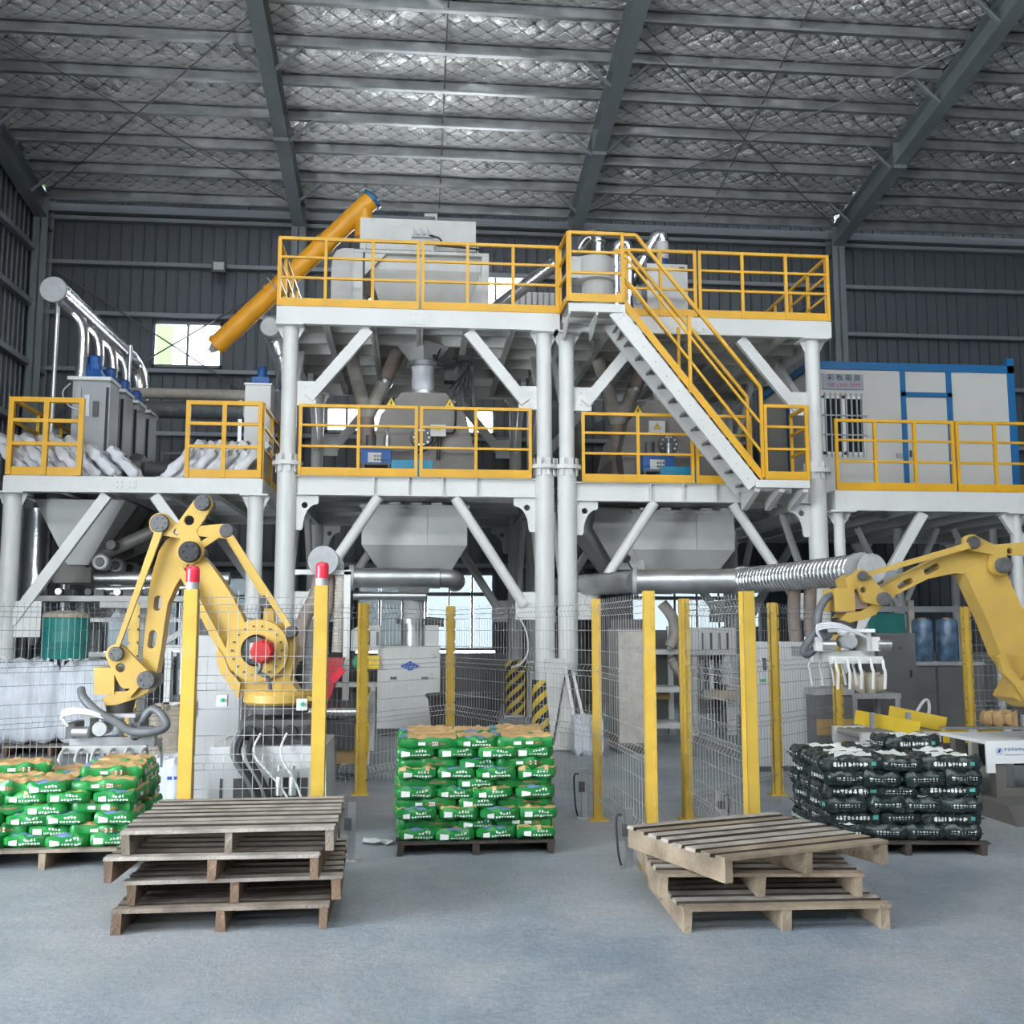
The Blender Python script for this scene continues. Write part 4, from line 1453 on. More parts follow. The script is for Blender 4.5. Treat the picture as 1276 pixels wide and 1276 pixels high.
q0, q1 = at(617, 385, 17.5), at(692, 328, 17.0)
sp = thing('slanted_duct', 'slanted silver duct with dark flange between the two top decks', 'duct', (q0.x, q0.y, TOP))
MB().tube(smooth_path([q0 + V(0.02, 0, -0.25), q0 + V(-0.02, 0, -0.08), q0 + V(0.05, 0, 0.04), q1], 4), 0.12, 14).build('pipe', 'duct_silver', sp, smooth=True)
dd = (q1 - q0).normalized()
MB().cyl(q1, q1 + dd * 0.07, 0.2, n=16).build('flange', 'machine_dark', sp, smooth=True)
MB().cyl(q1 + dd * 0.07, q1 + dd * 0.3, 0.13, n=16).build('stub', 'machine_dark', sp, smooth=True)
xa, xb = at(640, 380, 18.5).x, at(692, 380, 18.5).x
zz = at(660, 362, 18.5).z
rd = thing('ribbed_filter', 'white ribbed filter box behind the slanted silver duct', 'filter', ((xa + xb) / 2, 18.7, TOP))
MB().bb((xa, 18.6, TOP), (xb, 19.0, zz)).build('case', 'white_machine', rd)
for k in range(7):
    xx = xa + (xb - xa) * (k + 0.5) / 7
    MB().bb((xx - 0.04, 18.5, TOP + 0.03), (xx + 0.04, 18.6, zz - 0.03)).build('rib', 'white', rd)

# ---- booth on the right platform
BX0, BX1, BY0, BY1, BZ0, BZ1 = 7.08, 10.93, 17.6, 20.4, RZ, 6.42
BO = thing('booth', 'white panel booth with blue corner trim and barred window on the right platform', 'booth', ((BX0 + BX1) / 2, 19, RZ))
dx0, dx1 = at(1127, 530, BY0).x, at(1184, 530, BY0).x
fr_top = BZ1 - 0.12
# front wall with openings: panels
MB().bb((dx1 + 0.03, BY0, BZ0), (BX1 - 0.05, BY0 + 0.06, fr_top)).build('front_panel', 'booth_panel', BO)
wx0, wx1 = BX0 + 0.20, at(1077, 530, BY0).x
wz0, wz1 = at(1077, 567, BY0).z, at(1077, 494, BY0).z
MB().bb((BX0 + 0.05, BY0, BZ0), (dx0 - 0.03, BY0 + 0.06, wz0)).build('front_panel', 'booth_panel', BO)
MB().bb((BX0 + 0.05, BY0, wz1), (dx0 - 0.03, BY0 + 0.06, fr_top)).build('front_panel', 'booth_panel', BO)
MB().bb((wx1, BY0, wz0), (dx0 - 0.03, BY0 + 0.06, wz1)).build('front_panel', 'booth_panel', BO)
MB().bb((BX0 + 0.05, BY0, wz0), (wx0, BY0 + 0.06, wz1)).build('front_panel', 'booth_panel', BO)
zd = at(1150, 492, BY0).z
MB().bb((dx0 + 0.03, BY0 + 0.01, zd + 0.03), (dx1 - 0.03, BY0 + 0.05, fr_top)).build('transom_panel', 'booth_panel', BO)
dr = MB().bb((dx0 + 0.04, BY0 + 0.015, BZ0 + 0.02), (dx1 - 0.04, BY0 + 0.055, zd - 0.03)).build('door', 'booth_panel', BO)
MB().bb((dx0 + 0.08, BY0 - 0.03, BZ0 + 1.0), (dx0 + 0.11, BY0 + 0.015, BZ0 + 1.12)).build('handle', 'machine_dark', dr)
for i, (a, b_) in enumerate((((BX0 + 0.05, BY0), (BX0 + 0.05, BY1)), ((BX1 - 0.05, BY0), (BX1 - 0.05, BY1)))):
    MB().bar((a[0], a[1], (BZ0 + fr_top) / 2), (b_[0], b_[1], (BZ0 + fr_top) / 2), 0.06, fr_top - BZ0).build('side_panel', 'booth_panel', BO)
MB().bb((BX0, BY1 - 0.06, BZ0), (BX1, BY1, fr_top)).build('back_panel', 'booth_panel', BO)
MB().bb((BX0, BY0, BZ1 - 0.03), (BX1, BY1, BZ1)).build('roof_panel', 'booth_panel', BO)
t = 0.05
for nm, lo, hi in (('top_trim', (BX0 - 0.03, BY0 - 0.03, fr_top), (BX1 + 0.03, BY0 + 0.03, BZ1 + 0.02)),
                   ('corner_trim', (BX1 - 0.1, BY0 - 0.03, BZ0), (BX1 + 0.03, BY0 + 0.08, BZ1 + 0.16)),
                   ('corner_trim', (BX0 - 0.03, BY0 - 0.03, BZ0), (BX0 + 0.05, BY0 + 0.08, BZ1)),
                   ('door_trim', (dx0 - 0.05, BY0 - 0.03, BZ0), (dx0 + 0.04, BY0 + 0.06, fr_top)),
                   ('door_trim', (dx1 - 0.04, BY0 - 0.03, BZ0), (dx1 + 0.05, BY0 + 0.06, fr_top)),
                   ('door_head', (dx0 - 0.05, BY0 - 0.03, zd - 0.04), (dx1 + 0.05, BY0 + 0.06, zd + 0.04)),
                   ('side_trim', (BX0 - 0.03, BY0 - 0.02, fr_top), (BX0 + 0.04, BY1, BZ1 + 0.01)),
                   ('side_trim', (BX0 - 0.03, 18.6, BZ0), (BX0 + 0.03, 18.75, fr_top)),
                   ('side_trim', (BX0 - 0.03, BY1 - 0.12, BZ0), (BX0 + 0.03, BY1, fr_top))):
    MB().bb(lo, hi).build(nm, 'booth_blue', BO)
wn = MB().bb((wx0, BY0 + 0.02, wz0), (wx1, BY0 + 0.03, wz1)).build('window', 'dark_glass', BO)
m = MB()
for (lo, hi) in (((wx0, wz0), (wx0 + 0.05, wz1)), ((wx1 - 0.05, wz0), (wx1, wz1)), (((wx0 + wx1) / 2 - 0.04, wz0), ((wx0 + wx1) / 2 + 0.04, wz1)), ((wx0, wz0), (wx1, wz0 + 0.05)), ((wx0, wz1 - 0.05), (wx1, wz1))):
    m.bb((lo[0], BY0 - 0.01, lo[1]), (hi[0], BY0 + 0.05, hi[1]))
m.build('window_frame', 'render_white', wn)
n = 8
for k in range(n):
    xx = wx0 + (wx1 - wx0) * (k + 0.5) / n
    MB().bb((xx - 0.012, BY0 - 0.06, wz0 - 0.05), (xx + 0.012, BY0 - 0.035, wz1 + 0.04)).build('window_bar', 'cap_grey', wn)
for q in (0.33, 0.66):
    zz = wz0 + (wz1 - wz0) * q
    MB().bb((wx0 - 0.03, BY0 - 0.05, zz - 0.012), (wx1 + 0.05, BY0 - 0.03, zz + 0.012)).build('window_bar', 'cap_grey', wn)
sx0, sx1 = BX0 + 0.22, at(1075, 475, BY0).x
sz0, sz1 = at(1075, 486, BY0).z, at(1075, 467, BY0).z
sg = MB().bb((sx0, BY0 - 0.03, sz0), (sx1, BY0 - 0.001, sz1)).build('sign_board', 'sign_grey', BO)
cx = (sx0 + sx1) / 2
text_mesh('彩 板 箱 房', (sz1 - sz0) * 0.46, 'sign_black', 'sign_text', sg, (cx + 0.02, BY0 - 0.032, sz0 + (sz1 - sz0) * 0.72))
text_mesh('188 1343 3999', (sz1 - sz0) * 0.37, 'sign_red', 'sign_number', sg, (cx, BY0 - 0.032, sz0 + (sz1 - sz0) * 0.26))
MB().bb((dx0 - 0.18, BY0 - 0.03, BZ0 + 0.98), (dx0 - 0.07, BY0, BZ0 + 1.06)).build('wall_switch', 'cap_grey', BO)

# ---- packing machine under the left hopper
PX0, PX1, PY = at(470, 850, 15.9).x, at(548, 850, 15.9).x, 15.9
ptop = at(510, 805, PY).z
pm = thing('packing_machine', 'pale grey packing machine cabinet with blue diamond badge under the left tower', 'machine', ((PX0 + PX1) / 2, 16.4, 0), 'packing machines')
MB().bb((PX0, PY, 0.12), (PX1, PY + 0.95, ptop)).build('cabinet', 'white_machine', pm)
MB().bb((PX0 + 0.05, PY + 0.05, 0), (PX1 - 0.05, PY + 0.9, 0.12)).build('plinth', 'machine_dark', pm)
cx, zc = at(511, 830, PY).x, at(511, 830, PY).z
MB().plate([(cx - 0.15, zc), (cx, zc - 0.075), (cx + 0.15, zc), (cx, zc + 0.075)], PY - 0.006, PY).build('badge', 'logo_blue', pm)
m = MB()
for k, (w0, h0) in enumerate(((0.02, 0.03), (0.02, 0.02), (0.025, 0.02), (0.018, 0.03), (0.02, 0.02))):
    xx = cx - 0.085 + k * 0.038
    m.bb((xx, PY - 0.009, zc - 0.018), (xx + 0.008, PY - 0.006, zc - 0.018 + h0))
    m.bb((xx, PY - 0.009, zc - 0.012), (xx + w0, PY - 0.006, zc - 0.004))
m.build('badge_lettering', 'logo_pale', pm, kind='stuff')
for px in (490.5, 529.5):
    q = at(px, 845, PY)
    MB().bb((q.x - 0.05, PY - 0.012, q.z - 0.02), (q.x + 0.05, PY, q.z + 0.02)).build('latch', 'machine_dark', pm)
for (px, py) in ((540, 818), (538, 842)):
    q = at(px, py, PY)
    MB().lathe((q.x, PY - 0.02, q.z), [(0.03, 0), (0.035, 0.02)], 10, 'Y').build('knob', 'zinc', pm, smooth=True)
nx = at(515, 770, PY).x
MB().lathe((nx, PY + 0.45, ptop), [(0.19, 0), (0.19, 0.36)], 20).build('neck', 'zinc', pm, smooth=True)
m = MB()
flange_ring(m, (nx, PY + 0.45, ptop + 0.38), 0.27, 0.07, 20, 14)
m.build('flange', 'zinc_dull', pm, smooth=True)
MB().lathe((nx, PY + 0.45, ptop + 0.42), [(0.17, 0), (0.155, 0.06), (0.165, 0.14), (0.16, 0.22), (0.19, 0.30)], 20).build('sleeve', 'bag_white', pm, smooth=True)
m = MB()
flange_ring(m, (nx, PY + 0.45, ptop + 0.74), 0.22, 0.07, 20, 12)
m.build('flange', 'zinc_dull', pm, smooth=True)
MB().lathe((nx, PY + 0.45, ptop + 0.76), [(0.2, 0), (0.28, 0.2)], 4).build('hopper_outlet', 'white_machine', pm)
MB().cyl((nx + 0.2, PY + 0.4, ptop + 0.38), (nx + 0.48, PY + 0.4, ptop + 0.36), 0.07, n=12).build('valve_actuator', 'machine_dark', pm, smooth=True)
q = at(538, 790, PY)
MB().bb((q.x - 0.1, PY + 0.1, ptop), (q.x + 0.11, PY + 0.7, at(538, 779, PY).z)).build('filter_box', 'white_machine', pm)
q = at(457, 795, PY)
hb = MB()
x0_, x1_ = at(438, 795, PY).x, at(474, 795, PY).x
z0_, z1_ = at(457, 811, PY).z, at(457, 779, PY).z
hb.plate([(x0_, z0_), (x1_, z0_), (x1_, z1_), (x0_ + 0.12, z1_), (x0_, z1_ - 0.08)], PY - 0.1, PY + 0.5)
hb = hb.build('hood', 'white_machine', pm)
for k in range(3):
    xx = x0_ + 0.1 + k * 0.14
    MB().bb((xx, PY - 0.106, z0_ + 0.08), (xx + 0.04, PY - 0.099, z1_ - 0.1)).build('vent_slot', 'machine_dark', hb)
m = MB().bb((x0_ - 0.55, PY + 0.1, ptop - 0.62), (PX0, PY + 0.3, ptop - 0.55))
m.bb((PX0 - 0.1, PY + 0.1, 0), (PX0 - 0.03, PY + 0.2, ptop - 0.55))
m.build('side_table', 'white_machine', pm)
q = at(455, 825, PY)
MB().lathe((q.x - 0.08, PY - 0.05, q.z), [(0.11, 0), (0.12, 0.15), (0.1, 0.3)], 14, 'Y').build('drive_motor', 'fan_green', pm, smooth=True)
MB().bb((q.x, PY - 0.1, q.z - 0.1), (q.x + 0.22, PY + 0.2, q.z + 0.1)).build('gearbox', 'sign_yellow', pm)

# ---- dark round tub beside it
q = flo(577, 922)
tb = thing('tub', 'large dark round tub standing right of the packing machine', 'tub', (q.x, 14.6, 0))
zr = at(577, 868, 14.6).z
MB().lathe((q.x, 14.9, 0), [(0.42, 0), (0.45, 0.02), (0.52, zr - 0.06), (0.55, zr), (0.5, zr), (0.48, zr - 0.1), (0.40, 0.05)], 26).build('wall', 'bin_dark', tb, smooth=True)
m = MB()
m.tube([V(q.x + 0.545 * cos(2 * pi * k / 26), 14.9 + 0.545 * sin(2 * pi * k / 26), zr) for k in range(27)], 0.022, 6)
m.build('rim', 'bin_dark', tb, smooth=True)

# ---- galvanised duct and pipes between the machines
def ribbed(m, a, b_, r, n=16, step=0.12, amp=0.015):
    a, b_ = Vector(a), Vector(b_)
    L = (b_ - a).length
    k = max(2, int(L / step))
    pts, rs = [], []
    for i in range(k + 1):
        for dt, rr_ in ((0.0, r + amp), (0.12, r)):
            t_ = min(1, (i + dt) / k)
            pts.append(a + (b_ - a) * t_)
            rs.append(rr_)
    # drop duplicates
    P2, R2 = [pts[0]], [rs[0]]
    for p_, r_ in zip(pts[1:], rs[1:]):
        if (p_ - P2[-1]).length > 1e-4:
            P2.append(p_)
            R2.append(r_)
    m.tube(P2, R2, n)


dl = thing('dust_duct', 'galvanised dust duct running left to right above the left packing machine', 'duct', (0, 15.0, 2.3))
a, b_ = at(440, 720, 15.2), at(548, 727, 15.2)
m = MB()
ribbed(m, a, V(b_.x, b_.y, a.z), 0.145, 18, 0.45, 0.01)
m.build('pipe', 'zinc_dull', dl, smooth=True)
e = V(b_.x, b_.y, a.z)
MB().tube(smooth_path([e, e + V(0.14, 0.02, 0), e + V(0.22, 0.1, -0.02), e + V(0.25, 0.3, -0.03), e + V(0.25, 0.8, -0.03)], 4), 0.14, 16).build('elbow', 'zinc_dull', dl, smooth=True)
MB().cyl(a + V(0, 0.1, -0.26), V(b_.x - 0.2, 15.3, a.z - 0.26), 0.06, n=12).build('lower_pipe', 'zinc', dl, smooth=True)
MB().cyl(a + V(-0.05, -0.02, 0), a + V(0.02, -0.02, 0), 0.19, n=20).build('end_disc', 'cap_grey', dl, smooth=True)

# hose manifold with round end discs, left of the packing machine
q = at(403, 699, 12.6)
mf = thing('hose_manifold', 'hose manifold with round grey disc, corrugated hoses and white frame', 'manifold', (q.x, 12.8, 0))
m = MB().lathe((q.x, 12.55, q.z), [(0.18, 0), (0.185, 0.015), (0.18, 0.03)], 24, 'Y')
m.build('end_disc', 'cap_grey', mf, smooth=True)
m = MB()
ribbed(m, (q.x, 12.58, q.z), (q.x, 13.7, q.z), 0.165, 18, 0.1, 0.012)
m.build('duct', 'duct_silver', mf, smooth=True)
MB().tube(smooth_path([V(q.x - 0.05, 12.8, q.z - 0.1), V(q.x - 0.1, 12.8, q.z - 0.4), V(q.x - 0.25, 12.8, q.z - 0.75), V(q.x - 0.32, 12.8, q.z - 1.2)], 5), 0.085, 12).build('hose', 'hose_brown', mf, smooth=True)
MB().tube(smooth_path([V(q.x + 0.04, 12.9, q.z - 0.1), V(q.x + 0.05, 12.9, q.z - 0.5), V(q.x - 0.06, 12.9, q.z - 0.9), V(q.x + 0.0, 12.9, q.z - 1.15)], 5), 0.075, 12).build('hose', 'hose_brown', mf, smooth=True)
m = MB()
ribbed(m, (q.x + 0.2, 12.8, q.z - 0.15), (q.x + 0.17, 12.8, q.z - 1.1), 0.06, 12, 0.04, 0.01)
m.build('corrugated_hose', 'hose_pale', mf, smooth=True)
fx = at(432, 760, 12.7).x
m = MB().bb((fx - 0.04, 12.7, 0), (fx + 0.04, 12.78, q.z - 0.12))
m.bb((q.x - 0.35, 12.7, q.z - 0.16), (fx + 0.04, 12.78, q.z - 0.1))
m.build('frame', 'white', mf)
q = at(412, 843, 12.4)
rb = thing('red_spout_hood', 'red filling spout hood hanging from the hose manifold', 'spout', (q.x, 12.4, q.z - 0.25))
m = MB().frus((q.x - 0.16, q.x + 0.0, 12.3, 12.6, q.z - 0.26), (q.x - 0.06, q.x + 0.16, 12.3, 12.6, q.z + 0.22))
m.build('hood', 'red', rb)
MB().bar((q.x + 0.02, 12.29, q.z - 0.05), (q.x + 0.15, 12.29, q.z + 0.1), 0.02, 0.09).build('lip', 'red_lens', rb)
MB().bb((q.x - 0.2, 12.3, q.z - 0.32), (q.x - 0.02, 12.6, q.z - 0.26)).build('skirt', 'cap_grey', rb)

# long silver duct that comes forward to the right robot
zd_ = 2.26
P0, P1, P2 = at(700, 748, 15.6), at(792, 728, 14.0), at(925, 727, 13.6)
P0.z = P1.z = P2.z = zd_
P3 = V(at(1072, 697, 10.9).x, 10.9, zd_)
dr_ = thing('dust_duct', 'long silver dust duct running forward to the right robot, ribbed at its end', 'duct', (P2.x, P2.y, zd_ - 0.2))
m = MB()
ribbed(m, P0, P1, 0.15, 18, 0.2, 0.012)
m.build('rear_pipe', 'zinc_dull', dr_, smooth=True)
m = MB()
ribbed(m, P1, P2, 0.165, 18, 0.42, 0.012)
m.build('middle_pipe', 'zinc_dull', dr_, smooth=True)
m = MB()
ribbed(m, P2, P3, 0.165, 18, 0.085, 0.012)
m.build('front_pipe', 'duct_silver', dr_, smooth=True)
for p_, d0 in ((P1, (P2 - P1).normalized()), (P2, (P3 - P2).normalized()), (P3, (P3 - P2).normalized())):
    MB().cyl(p_ - d0 * 0.03, p_ + d0 * 0.03, 0.2 if p_ is not P3 else 0.19, n=20).build('collar', 'cap_grey', dr_, smooth=True)
E3 = P3 + (P3 - P2).normalized() * 0.1
MB().lathe((E3.x + 0.03, E3.y - 0.1, E3.z), [(0.155, 0), (0.165, 0.012), (0.16, 0.03)], 24, 'Y').build('end_disc', 'cap_grey', dr_, smooth=True)
MB().lathe((at(1112, 722, 11.5).x, 11.5, at(1112, 722, 11.5).z), [(0.1, 0), (0.11, 0.012), (0.1, 0.5)], 18, 'Y').build('branch_disc', 'cap_grey', dr_, smooth=True)
for px in (990, 1010):
    q = at(px, 735, 12.6)
    MB().tube(smooth_path([V(q.x, 12.6, zd_ - 0.1), V(q.x + 0.02, 12.7, zd_ - 0.6), V(q.x + 0.06, 12.7, 1.2)], 4), 0.08, 12).build('drop_hose', 'hose_brown', dr_, smooth=True)

# ================================================================ PALLETISING ROBOTS
def L2(px, py, Y):
    p = at(px, py, Y)
    return (p.x, p.z)


def robot(label, RY, base_x, spec, group):
    r = thing('palletising_robot', label, 'robot', (base_x, RY, 0), group)
    k = at(700, 700, RY)
    sc = (at(701, 700, RY) - k).x     # metres per photo pixel at the arm's own distance

    def P(px, py):
        return L2(px, py, RY)

    def H(cs):
        return hull2([(*P(a, b_), rr_ * sc) for a, b_, rr_ in cs])
    made = {}
    for (name, shape, y0, y1, mat, holes, par) in spec:
        if callable(shape):
            o = shape(r, P, sc, RY)
            if o:
                made[name] = o
            continue
        out = H(shape) if len(shape[0]) == 3 else [P(*q) for q in shape]
        hs = []
        for h in holes:
            if not isinstance(h[0], tuple):
                hs.append(circ(*P(h[0], h[1]), h[2] * sc, 14))
            else:
                (ax, ay), (bx, by), rr_ = h[0], h[1], h[2]
                hs.append(H([(ax, ay, rr_), (bx, by, rr_)]))
        m = MB()
        m.plate(out, RY + y0, RY + y1, hs)
        o = m.build(name, mat, made.get(par, r), smooth=False)
        made.setdefault(name, o)
    return r


def cap(name, px, py, rr_, y0, y1, mat='machine_dark', par=None):
    def f(r, P, sc, RY):
        x, z = P(px, py)
        m = MB().lathe((x, RY + y0, z), [(rr_ * sc * 0.9, 0), (rr_ * sc, 0.015), (rr_ * sc, y1 - y0 - 0.015), (rr_ * sc * 0.9, y1 - y0)], 20, 'Y')
        for k in range(6):
            g = 2 * pi * k / 6
            m.cyl((x + rr_ * sc * 0.6 * cos(g), RY + y0 - 0.01, z + rr_ * sc * 0.6 * sin(g)), (x + rr_ * sc * 0.6 * cos(g), RY + y0 + 0.01, z + rr_ * sc * 0.6 * sin(g)), rr_ * sc * 0.12, n=6)
        return m.build(name, mat, r, smooth=True)
    return (name + str(px), f, 0, 0, None, (), None)


def ring(name, px, py, ro, ri, y0, y1, mat, bolts=14):
    def f(r, P, sc, RY):
        x, z = P(px, py)
        m = MB()
        m.plate(circ(x, z, ro * sc, 36), RY + y0, RY + y1, [circ(x, z, ri * sc, 28)])
        for k in range(bolts):
            g = 2 * pi * k / bolts
            q = (ro * 0.55 + ri * 0.45) * sc
            m.mat(1).cyl((x + q * cos(g), RY + y0 - 0.012, z + q * sin(g)), (x + q * cos(g), RY + y0, z + q * sin(g)), 1.3 * sc, n=6)
        return m.build(name, (mat, 'machine_dark'), r)
    return (name, f, 0, 0, None, (), None)


YEL = 'robot_yellow'
specL = [
    ('lower_arm', [(236, 688), (243, 678), (252, 690), (266, 706), (278, 722), (293, 745), (306, 772), (313, 795), (318, 822), (300, 826), (284, 806), (262, 778), (250, 752), (240, 716)], -0.10, 0.10, YEL, (), None),
    ('parallel_link', [(231, 712, 4), (292, 830, 5)], -0.17, -0.12, YEL, (), None),
    ('forearm', [(238, 664), (221, 667), (210, 674), (201, 688), (193, 715), (188, 743), (185, 778), (182, 808), (180, 836), (184, 852), (194, 852), (199, 836), (204, 808), (208, 778), (212, 753), (221, 732), (232, 715), (238, 700), (246, 684)],
     -0.09, 0.07, YEL, [((200, 747), (199, 757), 4.2), ((194, 790), (192, 803), 4.6)], None),
    ('triangle_link', [(258, 631, 11), (238, 660, 12)], -0.17, -0.115, YEL, [(241, 651, 6)], None),
    ('link_arm', [(206, 655, 13), (232, 668, 5)], -0.168, -0.117, YEL, [(226, 665, 4)], 'triangle_link'),
    ('link_arm', [(287, 664, 9), (243, 664, 5)], -0.166, -0.119, YEL, (), 'triangle_link'),
    ('link_arm', [(242, 688, 16), (243, 664, 6)], -0.172, -0.113, YEL, (), 'triangle_link'),
    ('link_arm', [(252, 684, 4), (276, 668, 4)], -0.164, -0.121, YEL, (), 'triangle_link'),
    cap('joint_cap', 258, 630, 9.5, -0.22, 0.05), cap('joint_cap', 206, 655, 11, -0.21, -0.10, 'joint_grey'),
    cap('joint_cap', 243, 690, 12.5, -0.24, 0.12, 'rubber'), cap('joint_cap', 288, 664, 8.5, -0.22, -0.08),
    ('tie_rod', [(205, 665, 4.5), (152, 812, 2.4)], -0.20, -0.165, YEL, (), None),
    ('rear_rod', [(288, 670, 4.5), (334, 746, 4.0)], -0.10, -0.05, YEL, (), None),
    ('rear_rod', [(290, 668, 3.8), (366, 785, 3.2)], -0.21, -0.17, YEL, (), None),
    cap('joint_cap', 335, 750, 8, -0.14, 0.02), cap('joint_cap', 366, 787, 7, -0.22, -0.05),
    ('rear_lug', [(331, 752), (341, 752), (344, 785), (328, 785)], -0.06, 0.06, YEL, (), None),
    ('shoulder_yoke', [(287, 806), (293, 788), (306, 778), (330, 774), (352, 776), (367, 784), (371, 806), (367, 830), (364, 846), (374, 862), (390, 867), (392, 872), (308, 872), (303, 858), (292, 846), (284, 832)], -0.14, 0.20, YEL, (), None),
    ('yoke_cheek', [(276, 806), (284, 818), (290, 834), (304, 850), (302, 868), (290, 852), (279, 836), (274, 818)], -0.18, -0.12, YEL, (), None),
    ring('gear_ring', 325, 810, 36, 19, -0.20, -0.14, YEL, 18),
    cap('gear_hub', 320, 810, 18, -0.17, -0.13, 'machine_dark'),
]


def motor_block(px, py, rr_):
    def f(r, P, sc, RY):
        x, z = P(px, py)
        mo = MB().lathe((x, RY - 0.36, z), [(rr_ * sc * 0.75, 0), (rr_ * sc, 0.03), (rr_ * sc, 0.2)], 8, 'Y').build('shoulder_motor', 'red', r)
        MB().bb((x - 15 * sc, RY - 0.30, z - 8 * sc), (x - 6 * sc, RY - 0.16, z + 10 * sc)).build('motor_plug', 'cap_grey', mo)
        MB().tube(smooth_path([V(x - 3 * sc, RY - 0.3, z - 10 * sc), V(x - 2 * sc, RY - 0.3, z - 18 * sc), V(x - 4 * sc, RY - 0.28, z - 24 * sc), V(x + 6 * sc, RY - 0.26, z - 30 * sc), V(x + 8 * sc, RY - 0.22, z - 44 * sc)], 4), 0.018, 8).build('motor_cable', 'hose_grey', mo, smooth=True)
        return mo
    return ('shoulder_motor', f, 0, 0, None, (), None)


def turntable(px, py, rr_, dish=True):
    def f(r, P, sc, RY):
        x, z = P(px, py)
        MB().lathe((x, RY + 0.03, z), [(rr_ * sc * 0.92, -0.02), (rr_ * sc, 0.0), (rr_ * sc, 0.06), (rr_ * sc * 0.9, 0.09)], 32).build('turntable', YEL, r, smooth=True)
        m = MB().lathe((x, RY + 0.03, z - 0.09), [(rr_ * sc * 0.8, 0), (rr_ * sc * 0.85, 0.07)], 32)
        return m.build('turntable_bearing', 'machine_dark', r, smooth=True)
    return ('turntable', f, 0, 0, None, (), None)


def pedestal(x0, x1, zt_, y0=-0.42, y1=0.48):
    def f(r, P, sc, RY):
        cab = MB()
        hb_ = zt_ - 0.28
        cab.frus((x0, x1, RY + y0, RY + y1, 0), (x0 + 0.02, x1 - 0.02, RY + y0, RY + y1, hb_))
        cab = cab.build('pedestal_cabinet', 'cabinet_grey', r)
        for xx, w_ in ((x0 + 0.10, 0.03), (x0 + 0.2, 0.16), (x1 - 0.45, 0.30)):
            MB().bb((xx, RY + y0 - 0.004, 0.10), (xx + w_, RY + y0 + 0.002, hb_ - 0.24)).build('opening', 'machine_dark', cab)
        m = MB().bb((x0 + 0.22, RY - 0.30, hb_), (x1 - 0.08, RY + min(0.34, y1), hb_ + 0.19))
        m.build('base_casting', 'machine_dark', r)
        for k in range(4):
            xx = x0 + 0.3 + k * 0.16
            MB().lathe((xx, RY - 0.4, hb_ + 0.1), [(0.055, 0), (0.06, 0.02), (0.05, 0.12)], 12, 'Y').build('base_plug', 'rubber', r, smooth=True)
        for k, (c0, c1, mt) in enumerate(((0.28, 0.5, 'rubber'), (0.36, 0.56, 'rubber'), (0.4, 0.75, 'bag_white'), (0.6, 0.8, 'bag_white'), (0.24, 0.46, 'hose_grey'))):
            MB().tube(smooth_path([V(x0 + c0, RY - 0.42, hb_ + 0.1), V(x0 + c0 - 0.03, RY - 0.52, hb_ - 0.05), V(x0 + (c0 + c1) / 2, RY - 0.5, hb_ - 0.3), V(x0 + c1, RY - 0.46, 0.08)], 5), 0.022 if mt != 'bag_white' else 0.009, 8).build('base_cable', mt, r, smooth=True)
        # air filter and regulator on the front
        m = MB()
        for k in range(2):
            m.lathe((x1 - 0.36 + k * 0.1, RY + y0 - 0.07, hb_ - 0.36), [(0.03, 0), (0.032, 0.14), (0.022, 0.16), (0.022, 0.22)], 10)
        m.bb((x1 - 0.44, RY + y0 - 0.1, hb_ - 0.22), (x1 - 0.22, RY + y0 - 0.03, hb_ - 0.17))
        return m.build('air_regulator', 'zinc', r, smooth=True)
    return ('pedestal', f, 0, 0, None, (), None)


